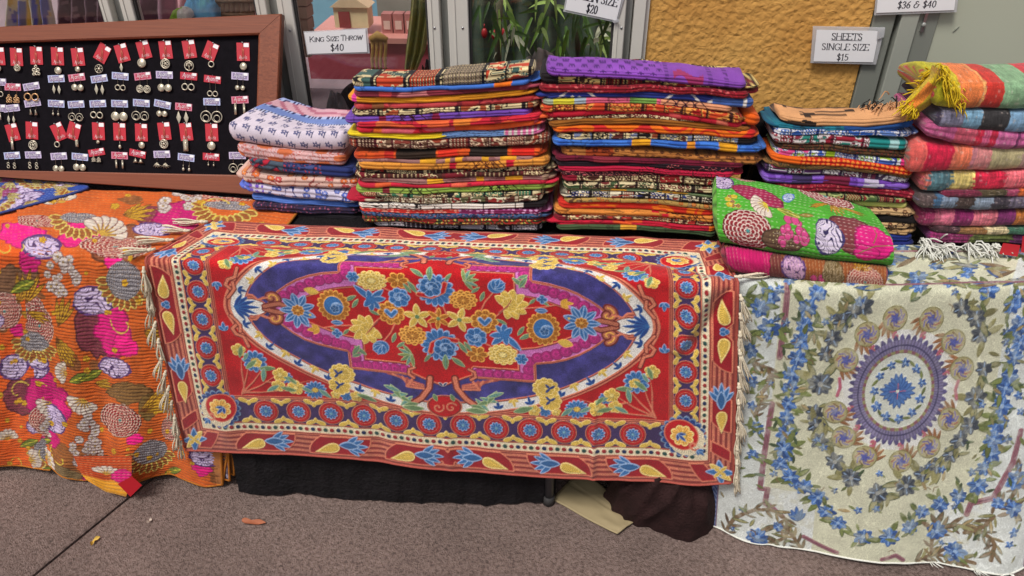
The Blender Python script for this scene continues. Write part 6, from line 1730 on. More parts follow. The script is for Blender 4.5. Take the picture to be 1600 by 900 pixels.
def stack(origin, sc, Yf, items, cat, group, name, mat, zpad=.95, seed0=0, depth=.33):
    out = []
    for i, it in enumerate(items):
        lab, P, t, prt = it[:4]; kw = it[4] if len(it) > 4 else {}
        y = Yf + kw.pop('dy', 0)
        px = [(origin[0] + x / sc, origin[1] + yy / sc) for x, yy in P]
        W = [onY(a, b, y) for a, b in px]
        ts = t if isinstance(t, (list, tuple)) else [t] * len(P)
        T = [abs(onY(a, b - q / sc / 2, y)[2] - onY(a, b + q / sc / 2, y)[2]) * zpad for (a, b), q in zip(px, ts)]
        nm = kw.pop('name', name); m_ = kw.pop('mat', mat)
        if 'layers' not in kw and np.mean(T) > .0125 and name != 'woven_throw': kw['layers'] = 2 if np.mean(T) < .03 else 3
        dp = kw.pop('depth', depth); r_ = random.Random(seed0 + i)
        out.append(folded(nm, lab, kw.pop('cat', cat), group, W, T, y, prt, m_, depth=dp, sd=seed0 + i * 3 + 1, **kw))
        if r_.random() < .8 and len(P) == 3 and 'nu' not in kw:             # an inner ply that has slipped out at one end
            sh = np.array([r_.choice((-1, 1, 1)) * r_.uniform(.006, .026), .006, r_.uniform(-.1, .1) * np.mean(T)])
            o2, _g = folded('inner_ply', None, None, None, [w_ + sh for w_ in W], [t_ * r_.uniform(.35, .5) for t_ in T], y + .006, prt, m_, depth=dp - .03, sd=seed0 + i * 3 + 2, nu=70, arc=10)
            adopt(o2, out[-1][0])
    return out

CRM, BLK, MRN, CRIM = c8(214, 196, 150), c8(26, 20, 24), c8(112, 22, 36), c8(186, 24, 48)
GLD, ORA, REDO, COR = c8(214, 148, 30), c8(226, 110, 24), c8(206, 44, 32), c8(198, 68, 72)
MVE, GRNL, BLU, NVY, PRP = c8(160, 112, 108), c8(142, 170, 74), c8(62, 110, 196), c8(40, 52, 128), c8(112, 70, 168)
DKB, WHT, TEA, PNKK = c8(70, 34, 28), c8(214, 206, 200), c8(40, 124, 124), c8(214, 84, 130)
KA = pr_kalam([c8(186, 64, 36), c8(60, 90, 84), c8(150, 130, 110), c8(30, 24, 26)], CRM, BLK, .075, .62)
TALL = 'stack beside the pale sheets'
A_items = [
    ('black and cream elephant print throw topmost on the stack beside pale sheets', [(85, 185), (420, 182), (750, 172), (1100, 140), (1392, 100)], [88, 92, 92, 84, 72], KA, dict(layers=2, topn=10, nu=300, depth=.095, droop=.10)),
    ('bright blue throw with one orange patch, second from top beside pale sheets', [(98, 228), (750, 216), (1362, 174)], 28, pr_blocks(BLU, [(.80, .90, ORA)])),
    ('dull maroon throw with pink swirls, third from top of the ' + TALL, [(98, 262), (750, 246), (1378, 208)], 44, pr_blocks(c8(132, 46, 62), [(.93, 1, c8(160, 66, 84)), (.15, .22, COR)], motif=c8(196, 116, 120), msc=26)),
    ('golden yellow throw with pink underside, fourth from top of the ' + TALL, [(55, 306), (750, 296), (1338, 252)], 46, lambda U, S, L, sd: (np.where((S < -.011)[..., None], c8(196, 40, 120), np.where((np.abs(U / L - .04) < .015)[..., None], c8(220, 60, 150), c8(220, 146, 34) * (.86 + .28 * fbm(U * 40, S * 60, sd))[..., None])), 0)),
    ('coral red throw with olive swirls, fifth from top of the ' + TALL, [(98, 362), (750, 338), (1408, 298)], 40, pr_blocks(c8(196, 70, 74), [(.10, .17, c8(140, 84, 50)), (.57, .60, c8(120, 30, 44)), (.69, .71, c8(120, 30, 44))], motif=c8(168, 48, 50), msc=34)),
    ('cream throw with black and brown scrolls just above the purple maroon-patched throw', [(80, 402), (750, 380), (1420, 338)], 42, pr_kalam([DKB, c8(150, 70, 40), CRM], CRM, BLK, .09, .9)),
    ('purple throw with two maroon patches in the ' + TALL, [(30, 462), (400, 432), (750, 425), (1368, 400)], 54, pr_blocks(PRP, [(.19, .23, c8(122, 24, 60)), (.48, .52, c8(122, 24, 60))], (.32, .38))),
    ('crimson throw with orange patches directly under the purple one', [(105, 480), (750, 468), (1440, 426)], 46, pr_blocks(c8(200, 36, 56), [(.0, .02, PNKK), (.12, .20, c8(214, 104, 58)), (.54, .63, c8(220, 124, 48))], motif=c8(222, 96, 52), msc=13)),
    ('crimson and orange throw second below the purple one', [(112, 522), (750, 515), (1420, 470)], 40, pr_blocks(c8(204, 34, 54), [(.10, .15, c8(216, 104, 40)), (.55, .98, c8(222, 92, 42))], motif=c8(216, 96, 110), msc=15)),
    ('yellow throw with black beaded edge and blue end in the ' + TALL, [(48, 570), (750, 562), (1432, 535)], 44, lambda U, S, L, sd: ((lambda t, c: np.where(((S < -.003) & (S > -.0115) & (t < .42))[..., None], np.where(((((U * 110) % 1) < .6) & (S > -.010) & (S < -.005))[..., None], BLK, CRM), np.where(((np.abs(S + .002) < .0012) & (t < .52))[..., None], BLK, c)))(U / L, np.where((U / L < .50)[..., None], c8(222, 196, 34), np.where((U / L > .82)[..., None], np.where((np.sin(U * 500) > .2)[..., None], WHT, c8(214, 110, 160)), np.where((np.abs(np.sin(U * 60 + 3 * np.sin(S * 200))) < .12)[..., None], BLK, c8(112, 150, 206))))), 0)),
    ('dark red throw with white dotted brown panels above the orange and black panelled one', [(58, 622), (750, 620), (1500, 592)], [70, 70, 66], pr_kalam([c8(120, 50, 40), c8(96, 66, 50), c8(146, 60, 40), DKB], c8(206, 180, 150), c8(70, 16, 26), .042), dict(layers=2)),
]
B2 = [
    ('orange and black panelled throw in the middle of the ' + TALL, [(95, 68), (750, 50), (1452, 42)], 54, pr_blocks(c8(216, 84, 30), [(.17, .22, c8(180, 40, 30)), (.23, .44, c8(48, 34, 26)), (.45, .56, c8(214, 50, 30)), (.62, .82, c8(40, 30, 26)), (.84, .96, c8(216, 40, 28))], motif=c8(196, 70, 30), msc=60)),
    ('mauve throw with small yellow patches just above the thick ochre one', [(115, 98), (750, 94), (1410, 78)], 32, pr_blocks(MVE, [(.36, .45, c8(222, 160, 40)), (.50, .53, c8(222, 160, 40)), (.56, .60, c8(222, 160, 40)), (.70, .74, c8(222, 160, 40)), (.80, .89, c8(222, 160, 40))], motif=c8(140, 90, 90))),
    ('ochre yellow throw with two red patches, outlined, in the ' + TALL, [(135, 132), (750, 132), (1500, 102)], 58, pr_blocks(c8(218, 144, 56), [(.48, .52, CRIM), (.78, .82, CRIM)], (.62, .68, .71), c8(90, 40, 20))),
    ('black and cream speckled throw directly under the thick ochre one', [(105, 174), (750, 175), (1480, 152)], 42, pr_kalam([BLK, c8(150, 40, 36), DKB], CRM, c8(36, 24, 24), .06, 1.3)),
    ('thin maroon and cream throw between the black speckled and the mauve ones', [(105, 206), (750, 202), (1470, 188)], 28, pr_kalam([MRN, DKB], CRM, c8(90, 30, 30), .08, 1.2)),
    ('mauve throw with two larger yellow patches above the green one', [(135, 234), (750, 238), (1500, 220)], 40, pr_blocks(MVE * .97, [(.365, .45, c8(222, 160, 40)), (.62, .66, c8(222, 160, 40)), (.775, .86, c8(222, 160, 40)), (.96, 1, c8(150, 120, 100))], motif=c8(134, 84, 84))),
    ('thin crimson throw with orange patch directly above the green one', [(128, 270), (750, 270), (1490, 250)], 28, pr_blocks(c8(196, 34, 60), [(.10, .18, c8(214, 92, 50)), (.50, .58, c8(214, 92, 70))])),
    ('light green throw with maroon patch and drawn outlines in the ' + TALL, [(112, 310), (750, 304), (1472, 284)], 52, pr_blocks(GRNL, [(.145, .185, c8(130, 40, 50))], (.30, .35, .72, .76, .80), c8(30, 30, 16))),
    ('black and red tile print throw directly under the green one', [(140, 338), (750, 342), (1460, 338)], 36, pr_kalam([c8(150, 40, 36), BLK, c8(60, 120, 90), c8(206, 190, 150)], CRM, BLK, .032, 1.1)),
    ('cream throw with crimson left end, leafy panels, in the ' + TALL, [(108, 382), (750, 382), (1450, 366)], 46, lambda U, S, L, sd: ((lambda a: (np.where((U / L < .105)[..., None], c8(170, 22, 50), a), 0))(pr_kalam([c8(90, 90, 60), c8(150, 40, 40), DKB], c8(216, 206, 176), c8(80, 40, 30), .05)(U, S, L, sd)[0]))),
    ('white throw with bold black outlines low in the ' + TALL, [(132, 420), (750, 426), (1480, 420)], 42, lambda U, S, L, sd: ((lambda n, t: (np.where((t > .88)[..., None], BLK, np.where(((np.abs(np.sin(17 * n)) < .36) & (t < .45) | (np.abs(S) > .0085) & (np.abs(S) < .0115) | (np.abs(np.sin(U * 42)) < .07))[..., None], BLK, c8(224, 216, 206))), 0))(fbm(U * 40, S * 60, sd, 2), U / L))),
    ('red diamond print throw turning purple, under the black outlined white one', [(140, 448), (750, 462), (1450, 468)], 36, lambda U, S, L, sd: ((lambda d, t: (np.where((t > .55)[..., None], np.where((d < .3)[..., None], c8(206, 150, 190), c8(122, 34, 84)), np.where((d < .34)[..., None], c8(230, 150, 130), c8(204, 50, 44))), 0))(cells(U * 80, S * 80, sd, .6)[0], U / L))),
    ('thin navy paisley throw third from bottom of the ' + TALL, [(150, 474), (750, 490), (1450, 498)], 32, pr_paisley(c8(36, 38, 70), c8(60, 90, 130), c8(150, 90, 100), c8(20, 20, 34), 40)),
    ('dark green and red paisley throw second from bottom of the ' + TALL, [(160, 512), (750, 524), (1450, 538)], 54, pr_paisley(c8(54, 70, 40), c8(150, 44, 36), c8(200, 180, 90), c8(24, 24, 20), 30), dict(layers=2)),
    ('dark plum and white print throw at the bottom of the ' + TALL, [(235, 552), (750, 572), (1450, 586)], 48, pr_kalam([c8(90, 50, 100), c8(60, 40, 50), c8(160, 150, 160)], c8(196, 186, 190), c8(30, 22, 34), .06)),
]
YA = 1.535
stack((530, 90), 4.571, YA, A_items, 'throw', 'folded throws in the stack behind the left half of the rug', 'folded_throw', M['cotton'], seed0=10, depth=.10)
stack((530, 230), 4.571, YA, B2, 'throw', 'folded throws in the stack behind the left half of the rug', 'folded_throw', M['cotton'], seed0=60, depth=.16)

T2 = 'stack under the purple spread'
def crumple(G, i0, X):
    """the loosely laid top cloth: its upper side swells and dips"""
    n = G.shape[0]
    for i in range(i0, n):
        k = (i - i0) / max(1, n - 1 - i0)
        G[i, :, 2] += .010 * np.sin(math.pi * k) * (.4 + 1.2 * fbm(X * 12, X * 0 + k * 2, 5)) + .005 * (fbm(X * 30, X * 0 + 3 * k, 8) - .5) * np.sin(math.pi * k) - .02 * k * k
C_items = [
    ('purple stamped cotton spread topmost on its stack, against the ochre wall', [(62, 140), (400, 158), (750, 185), (1100, 210), (1415, 225)], [52, 58, 58, 54, 42], pr_top_purple, dict(topn=18, nu=300, topfn=crumple, depth=.14, layers=2)),
    ('black throw with red and cream picture panels, second in the ' + T2, [(20, 192), (750, 212), (1430, 252)], [72, 66, 44], lambda U, S, L, sd: ((lambda a: (np.where((U / L < .085)[..., None], BLK, a), 0))(pr_kalam([c8(140, 36, 36), c8(110, 30, 34), c8(60, 36, 30), c8(206, 180, 110)], c8(214, 190, 120), BLK, .048)(U, S, L, sd)[0])), dict(layers=2)),
    ('dark red paisley throw above the navy one in the ' + T2, [(10, 258), (750, 262), (1430, 292)], 50, pr_paisley(c8(150, 26, 42), c8(130, 20, 34), c8(196, 90, 90), c8(70, 16, 26), 22)),
    ('navy throw with white chain pattern in the ' + T2, [(48, 304), (750, 302), (1465, 362)], [52, 52, 56], pr_chain(NVY, WHT)),
    ('multicoloured throw, yellow, pink and peach parts, directly under the navy chain one', [(30, 352), (750, 350), (1320, 396)], 44, pr_blocks(c8(206, 90, 120), [(.0, .06, c8(150, 160, 140)), (.06, .17, c8(196, 186, 50)), (.17, .23, c8(150, 164, 176)), (.46, .60, c8(110, 150, 70)), (.62, 1, c8(206, 140, 104))], (.70, .75, .80), c8(60, 20, 40))),
    ('peach outlined throw edge below the multicoloured one, right side of its stack', [(850, 385), (1100, 405), (1370, 440)], 40, pr_blocks(c8(208, 140, 106), [(.0, .1, c8(206, 90, 120)), (.8, 1, c8(214, 150, 110))], (.3, .5, .7), c8(120, 40, 30)), dict(dy=.003)),
    ('red and orange dotted arch print throw in the ' + T2, [(20, 395), (750, 388), (1390, 468)], 56, pr_kalam([c8(196, 40, 28), c8(206, 70, 36), c8(150, 26, 24)], c8(224, 150, 70), c8(64, 20, 18), .055, .9), dict(layers=2)),
    ('crimson throw with faint pink blocks above the brown one', [(58, 442), (750, 426), (1388, 508)], 40, pr_blocks(c8(188, 26, 50), [(.40, .45, c8(206, 80, 70)), (.62, .68, c8(206, 80, 80)), (.86, .92, c8(214, 110, 90))])),
    ('cream and red mottled thin throw sandwiched above the plain brown one', [(60, 470), (750, 452), (1100, 480)], 26, pr_kalam([MRN, DKB], CRM, c8(80, 30, 30), .05, 1.3)),
    ('plain ochre brown throw in the ' + T2, [(78, 500), (750, 478), (1410, 545)], 44, pr_solid(c8(138, 84, 26), .14)),
    ('bright orange folded cloth end sticking out right of the dotted arch print throw', [(1398, 462), (1450, 468), (1512, 482)], [90, 84, 74], pr_solid(c8(224, 92, 20), .08), dict(nu=40, depth=.2, layers=2)),
    ('red throw with big orange circles above the black and white one', [(103, 528), (750, 532), (1482, 572)], 52, pr_circles(c8(200, 38, 36), c8(226, 108, 22), c8(206, 50, 30), 11)),
    ('black and white block print throw with black right end above the blue one', [(130, 578), (750, 582), (1478, 618)], [50, 52, 52], lambda U, S, L, sd: ((lambda a: (np.where((U / L > .91)[..., None], BLK, a), 0))(pr_kalam([c8(150, 70, 40), BLK, c8(110, 120, 150), c8(90, 40, 36)], CRM, BLK, .04)(U, S, L, sd)[0]))),
    ('bright blue throw with two yellow patches in the ' + T2, [(105, 624), (750, 626), (1520, 668)], 50, pr_blocks(c8(62, 116, 204), [(.38, .47, c8(216, 152, 30)), (.64, .68, c8(220, 140, 40)), (.79, .88, c8(216, 152, 30))], motif=c8(46, 92, 180), msc=30)),
]
D_items = [
    ('tan throw with brown star stamps directly under the bright blue one', [(165, 38), (750, 58), (1508, 104)], 58, lambda U, S, L, sd: ((lambda c: (c, 0))(pr_floral(c8(176, 112, 54), [c8(90, 50, 26), c8(110, 60, 30)], c8(90, 52, 28), 62, .34, False, 8)(U, S, L, sd)[0] * np.where(((U / L > .12) & (U / L < .26))[..., None], c8(230, 150, 130) * 1.0, 1.0)))),
    ('plum maroon throw below the tan stamped one', [(120, 76), (750, 98), (1400, 130)], 40, pr_blocks(c8(104, 18, 44), [(.20, .34, c8(130, 40, 54))], motif=c8(84, 14, 36))),
    ('black throw with fine red figure outlines in the ' + T2, [(128, 110), (750, 122), (1340, 150)], 42, lambda U, S, L, sd: ((lambda n, c: (np.where(((np.abs(np.sin(22 * n)) < .2) & (vnoise(U * 9, 0 * U, 4) > .45))[..., None], c8(196, 96, 100), c), 0))(fbm(U * 46, S * 60, sd, 2), c8(34, 20, 30) + 0 * U[..., None]))),
    ('crimson pink throw with black figure outlines in the ' + T2, [(140, 140), (750, 160), (1330, 186)], 38, lambda U, S, L, sd: ((lambda n, c: (np.where(((np.abs(np.sin(20 * n)) < .3) & (vnoise(U * 8, 0 * U, 7) > .5))[..., None], c8(40, 16, 26), c), 0))(fbm(U * 44, S * 60, sd, 2), c8(180, 24, 60) + 0 * U[..., None]))),
    ('black throw with rose scroll outlines below the crimson pink one', [(150, 176), (750, 192), (1250, 206)], 40, pr_paisley(c8(36, 18, 26), c8(56, 20, 34), c8(190, 90, 100), c8(196, 120, 110), 20)),
    ('maroon and cream scroll print throw low in the ' + T2, [(165, 214), (750, 222), (1215, 236)], 58, lambda U, S, L, sd: ((lambda a: (np.where((U / L < .10)[..., None], c8(140, 20, 46), a), 0))(pr_kalam([DKB, c8(90, 60, 40), c8(150, 40, 40)], CRM, c8(60, 26, 26), .06)(U, S, L, sd)[0])), dict(layers=2)),
    ('dark brown and green dotted throw above the thin green striped one', [(175, 262), (750, 272), (1215, 296)], 38, pr_kalam([c8(60, 80, 50), DKB, c8(110, 40, 40)], c8(206, 190, 150), c8(40, 24, 24), .05)),
    ('thin sage green throw with small yellow patches in the ' + T2, [(185, 292), (750, 304), (1210, 344)], 20, pr_blocks(c8(104, 122, 86), [(.24, .34, c8(206, 150, 50)), (.55, .58, c8(206, 150, 50)), (.64, .74, c8(206, 150, 50))])),
    ('black throw with white dotted stripes above the mustard floral one', [(190, 324), (750, 334), (1210, 372)], 46, pr_kalam([BLK, c8(50, 60, 120), c8(150, 60, 50)], c8(216, 206, 180), BLK, .036, 1.0)),
    ('mustard throw with brown flowers above the red circled one', [(180, 358), (750, 370), (1210, 410)], 34, pr_floral(c8(180, 146, 80), [c8(120, 80, 50), c8(140, 120, 90), c8(196, 110, 50)], c8(90, 60, 40), 55)),
    ('orange throw with red circles low in the ' + T2, [(140, 392), (750, 412), (1210, 442)], 60, pr_circles(c8(206, 46, 32), c8(228, 116, 26), c8(214, 60, 36), 12)),
    ('ochre throw with red stripe and black tree outlines, ' + T2, [(112, 436), (750, 462), (1210, 490)], 54, pr_blocks(c8(206, 130, 56), [(.60, .645, c8(190, 26, 46)), (.975, 1, CRIM)], (.74, .78, .83, .87), c8(70, 30, 20))),
    ('cream and brown mottled throw third from bottom of the ' + T2, [(110, 484), (750, 494), (1210, 526)], 36, pr_kalam([MRN, DKB, c8(170, 50, 44)], CRM, c8(70, 34, 30), .05, 1.2)),
    ('crimson throw with orange patch second from bottom of the ' + T2, [(120, 518), (750, 530), (1210, 564)], 40, pr_blocks(c8(186, 26, 54), [(.43, .54, c8(214, 84, 40)), (.95, 1, ORA)])),
    ('dark green throw with yellow patch at the bottom of the ' + T2, [(128, 546), (750, 560), (1210, 592)], 36, pr_blocks(c8(64, 84, 54), [(.40, .50, c8(200, 150, 50))])),
]
YB_ = 1.535
stack((840, 80), 4.324, YB_, C_items, 'throw', 'folded throws in the stack behind the right half of the rug', 'folded_throw', M['cotton'], seed0=120, depth=.125)
stack((840, 230), 4.324, YB_, D_items, 'throw', 'folded throws in the stack behind the right half of the rug', 'folded_throw', M['cotton'], seed0=180, depth=.17)

T3 = 'stack behind the green quilt'
E_items = [
    ('peach cotton sheet with black batik and dark fringe on the ' + T3, [(150, 132), (330, 158), (520, 160), (700, 155), (885, 132)], [40, 46, 48, 50, 44], lambda U, S, L, sd: ((lambda n, t: (np.where(((n > .52 - .0 * t) & ((t < .28) | (S > .035) & (t < .6) | (np.abs(S - .03) < .004)))[..., None], c8(50, 36, 30), c8(206, 152, 106) * (.9 + .2 * fbm(U * 30, S * 30, 3))[..., None]), 0))(fbm(U * 20, S * 60, sd), U / L)), dict(topn=16, topfn=crumple, depth=.115, nu=280)),
    ('teal and navy layered sheet second from top in the ' + T3, [(108, 172), (500, 196), (905, 172)], 38, pr_blocks(c8(24, 84, 112), [(.5, 1, c8(28, 70, 132))], motif=c8(30, 110, 130), msc=50), dict(layers=3)),
    ('blue sheet with white mosaic print below the teal one', [(112, 196), (520, 214), (892, 222)], 36, pr_kalam([c8(44, 84, 160), c8(90, 120, 180)], c8(206, 206, 214), c8(28, 50, 110), .04)),
    ('maroon and white elephant print sheet with teal rolled end', [(106, 234), (500, 258), (866, 288)], [56, 60, 54], lambda U, S, L, sd: ((lambda a, t: (np.where((t > .70)[..., None], np.where(((t > .85) & (t < .92) | (t > .97))[..., None], c8(150, 190, 190), c8(30, 126, 124)), a), 0))(pr_kalam([c8(150, 28, 50), c8(40, 120, 110), c8(120, 40, 60)], c8(206, 196, 196), c8(90, 20, 40), .05)(U, S, L, sd)[0], U / L)), dict(layers=2)),
    ('dark brown paisley sheet under the teal ended one', [(120, 288), (500, 306), (880, 342)], 42, pr_paisley(c8(52, 40, 34), c8(96, 66, 40), c8(120, 50, 40), c8(24, 20, 20), 34)),
    ('white sheet with blue, lime and pink mandala border in the ' + T3, [(116, 312), (500, 344), (892, 394)], 42, lambda U, S, L, sd: ((lambda a, t: (np.where((t > .90)[..., None], c8(214, 50, 120), np.where(((t > .36) & (t < .43))[..., None], c8(150, 180, 40), a)), 0))(pr_kalam([c8(60, 90, 170), c8(150, 176, 60), c8(206, 70, 130), c8(110, 130, 190)], c8(206, 208, 216), c8(50, 60, 120), .045, 1.1)(U, S, L, sd)[0], U / L))),
    ('orange sheet with red dotted diamonds in the ' + T3, [(92, 346), (500, 384), (892, 440)], [40, 46, 44], lambda U, S, L, sd: ((lambda d, t: (np.where((t < .20)[..., None], c8(224, 98, 22), np.where((d < .34)[..., None], c8(230, 130, 50), c8(196, 34, 24))), 0))(cells(U * 95, S * 95, sd, .2)[0], U / L))),
    ('thin olive brown paisley sheet under the orange and red one', [(90, 382), (500, 412), (890, 462)], 30, pr_paisley(c8(96, 76, 44), c8(130, 90, 50), c8(60, 50, 40), c8(40, 30, 26), 36)),
    ('white and plum striped print sheet in the ' + T3, [(60, 414), (500, 444), (880, 480)], 46, pr_kalam([c8(96, 56, 110), c8(120, 40, 70), c8(70, 50, 80)], c8(206, 200, 206), c8(46, 30, 60), .035)),
    ('purple sheet with pale violet blocks in the ' + T3, [(50, 462), (500, 494), (850, 520)], [44, 52, 60], pr_blocks(c8(104, 60, 160), [(.2, .34, c8(60, 44, 90)), (.42, .60, c8(110, 24, 56)), (.70, .80, c8(190, 180, 206))], motif=c8(130, 90, 190)), dict(layers=2)),
    ('dark red sheet with faint pink scrolls right of the green quilt top', [(120, 510), (500, 534), (958, 578)], 46, pr_paisley(c8(126, 18, 40), c8(146, 24, 48), c8(190, 90, 90), c8(80, 14, 30), 24)),
    ('black and green patterned sheet above the pale lime one', [(300, 560), (600, 576), (860, 598)], 30, pr_kalam([c8(70, 90, 50), c8(130, 40, 40)], c8(160, 170, 110), c8(28, 24, 22), .04)),
    ('pale lime sheet right of the green quilt', [(300, 606), (600, 616), (872, 630)], 28, pr_solid(c8(196, 196, 112), .08)),
    ('beige sheet with brown flower print right of the green quilt', [(300, 636), (600, 648), (895, 666)], 36, pr_floral(c8(196, 160, 116), [c8(90, 56, 40), c8(120, 80, 50)], c8(80, 50, 36), 60)),
    ('plain black sheet right of the green quilt', [(300, 680), (600, 690), (915, 706)], 48, pr_solid(c8(24, 20, 22), .1)),
    ('beige and brown dotted sheet below the black one', [(300, 722), (600, 730), (880, 744)], 36, pr_floral(c8(200, 164, 118), [c8(110, 60, 40), c8(60, 40, 34)], c8(70, 44, 34), 64)),
    ('tan leaf print sheet above the two navy ones', [(300, 758), (600, 764), (888, 776)], 32, pr_floral(c8(190, 152, 106), [c8(60, 40, 34), c8(110, 80, 50)], c8(70, 50, 40), 56)),
    ('plain navy sheet second from bottom right of the green quilt', [(300, 796), (600, 802), (895, 810)], 36, pr_solid(c8(32, 46, 122), .12)),
    ('plain navy sheet at the bottom right of the green quilt', [(300, 836), (600, 840), (905, 846)], 38, pr_solid(c8(28, 38, 104), .12)),
]
YC = 1.53
ST = stack((1180, 150), 3.6, YC, E_items, 'bed sheet', 'folded sheets in the stack by the fringed throws', 'folded_sheet', M['cotton'], seed0=240, depth=.11)
def fringe(name, root, pts, dirs, n, L, r, mat, seed, spread=.4, sag=.4, kind=None, jitter=.003):
    """loose yarn ends along a line of points"""
    P = np.asarray(pts, float); rr_ = random.Random(seed); m = MB(); k = len(P) - 1
    for i in range(n):
        t = rr_.random() * k; j = min(int(t), k - 1); p = P[j] * (1 - t + j) + P[j + 1] * (t - j); p = p + np.array([rr_.gauss(0, jitter) for _ in range(3)])
        d = np.array(dirs, float) + np.array([rr_.gauss(0, spread) for _ in range(3)]); d /= np.linalg.norm(d); l = L * rr_.uniform(.6, 1.1); w = np.array([rr_.gauss(0, 1) for _ in range(3)]) * l * .12
        Q = [p + d * l * s + np.array([0, 0, -sag * l * s * s]) + w * math.sin(5 * s) for s in np.linspace(0, 1, 6)]
        m.tube(Q, r, 4, [1, 1, .95, .9, .8, .5])
    o = m.build(name, mat, root, True)
    if kind: o['kind'] = kind
    return o
s0, g0 = ST[0]
for seed_, mt_, n_ in ((4, 'blackfringe', 16), (9, 'tanfringe', 40)):
    k_ = g0.shape[0] - 9
    fringe('fringe', s0, [g0[k_, q] + [0, 0, .003] for q in range(190, 275, 6)], (-.55, -.8, -.12), n_, .036, .0014, M[mt_], seed_, .35, .3, 'stuff', .006)

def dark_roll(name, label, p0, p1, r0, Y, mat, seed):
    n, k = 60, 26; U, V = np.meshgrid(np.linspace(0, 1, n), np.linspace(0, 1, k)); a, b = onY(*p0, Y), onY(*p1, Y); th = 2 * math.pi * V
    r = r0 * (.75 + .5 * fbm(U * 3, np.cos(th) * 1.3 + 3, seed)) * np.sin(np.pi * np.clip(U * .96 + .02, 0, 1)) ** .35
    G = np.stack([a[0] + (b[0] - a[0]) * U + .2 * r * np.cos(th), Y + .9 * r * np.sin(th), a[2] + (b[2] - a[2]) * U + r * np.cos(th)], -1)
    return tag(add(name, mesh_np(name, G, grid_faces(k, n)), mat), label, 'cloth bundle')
dark_roll('cloth_and_gap_shade', 'rolled black cloth filling the gap right of the purple-topped stack', (1168, 196), (1232, 188), .036, 1.66, M['velvetcloth'], 3)
dark_roll('cloth_and_gap_shade', 'dark cloth stuffed low between the purple-topped stack and the sheet stack', (1165, 262), (1225, 262), .075, 1.70, M['velvetcloth'], 5)  # black roll added to darken the gap between the stacks

# woven throws at the right
T4 = 'right-edge stack'
R = c8
F_items = [
    ('yellow fringed throw with orange, red and sage stripes on top of the right-edge stack', [(175, 190), (320, 200), (420, 205), (562, 200), (760, 195)], [120, 118, 116, 112, 110], pr_woven([(.10, R(176, 170, 36)), (.075, R(196, 176, 34)), (.17, R(222, 122, 66)), (.02, R(226, 160, 96)), (.14, R(196, 50, 40)), (.22, R(130, 166, 128)), (.27, R(200, 60, 70))], .22, .02), dict(topn=18, nu=260, layers=1, depth=.20, topfn=crumple)),
    ('grey blue throw with charcoal stripe under the yellow fringed one', [(180, 300), (400, 305), (562, 310), (760, 312)], [70, 86, 86, 80], pr_woven([(.03, R(70, 62, 84)), (.17, R(128, 126, 150)), (.13, R(112, 150, 176)), (.21, R(50, 48, 50)), (.2, R(116, 150, 180)), (.25, R(90, 90, 110))], .35, .01)),
    ('mauve pink throw with crimson stripes third from top in the ' + T4, [(142, 345), (260, 378), (420, 385), (562, 388), (760, 390)], [70, 96, 92, 80, 80], pr_woven([(.20, R(176, 84, 128)), (.15, R(186, 80, 100)), (.05, R(200, 40, 70)), (.05, R(206, 90, 130)), (.05, R(190, 34, 66)), (.14, R(196, 100, 150)), (.02, R(110, 50, 90)), (.34, R(186, 90, 140))], .3, .01), dict(layers=2)),
    ('coral throw with broad crimson stripe fourth from top in the ' + T4, [(66, 478), (250, 480), (420, 480), (562, 480), (760, 478)], [132, 122, 116, 104, 100], pr_woven([(.09, R(220, 96, 90)), (.17, R(200, 30, 66)), (.02, R(226, 120, 96)), (.10, R(222, 116, 84)), (.03, R(190, 120, 130)), (.10, R(206, 130, 130)), (.20, R(176, 164, 124)), (.29, R(160, 130, 120))], .25, .02)),
    ('throw with teal flecks, yellow, crimson and pink stripes fifth in the ' + T4, [(118, 580), (300, 578), (562, 572), (760, 570)], [84, 88, 84, 84], pr_woven([(.04, R(206, 110, 100)), (.16, R(84, 120, 130)), (.16, R(206, 184, 110)), (.20, R(196, 34, 64)), (.44, R(214, 100, 110))], .45, .05)),
    ('thin dark maroon and olive throw below the teal flecked one', [(200, 628), (420, 628), (562, 628), (760, 626)], 30, pr_woven([(.3, R(110, 36, 60)), (.2, R(70, 60, 40)), (.1, R(150, 60, 90)), (.2, R(190, 90, 40)), (.2, R(90, 30, 60))], .4, .03)),
    ('slate blue and dark brown striped throw in the lower half of the ' + T4, [(98, 660), (300, 668), (562, 668), (760, 668)], [60, 70, 70, 68], pr_woven([(.10, R(84, 70, 70)), (.05, R(60, 90, 120)), (.10, R(116, 130, 150)), (.12, R(72, 56, 52)), (.12, R(122, 134, 150)), (.12, R(64, 56, 66)), (.39, R(110, 100, 120))], .45, .03)),
    ('pink and purple woven throw with orange end third from bottom in the ' + T4, [(108, 742), (300, 744), (562, 738), (760, 735)], [66, 80, 78, 76], pr_woven([(.10, R(150, 50, 90)), (.13, R(204, 106, 130)), (.13, R(130, 34, 90)), (.16, R(206, 110, 124)), (.12, R(110, 40, 90)), (.36, R(176, 104, 46))], .4, .01)),
    ('thin olive, brown and green throw second from bottom in the ' + T4, [(160, 788), (400, 792), (562, 796), (760, 796)], 28, pr_woven([(.2, R(70, 44, 50)), (.2, R(140, 100, 60)), (.15, R(196, 180, 140)), (.2, R(60, 100, 80)), (.25, R(100, 40, 60))], .5, .04)),
    ('magenta and dark green throw with white tassels lowest in the ' + T4, [(150, 822), (400, 828), (562, 836), (760, 836)], [44, 46, 48, 46], pr_woven([(.3, R(130, 40, 90)), (.3, R(90, 100, 50)), (.4, R(110, 40, 100))], .5, .04), dict(layers=3)),
]
YD_ = 1.505
FT = stack((1400, 80), 2.81, YD_, F_items, 'throw', 'woven throws stacked at the right edge', 'woven_throw', M['woven'], seed0=300, depth=.20)
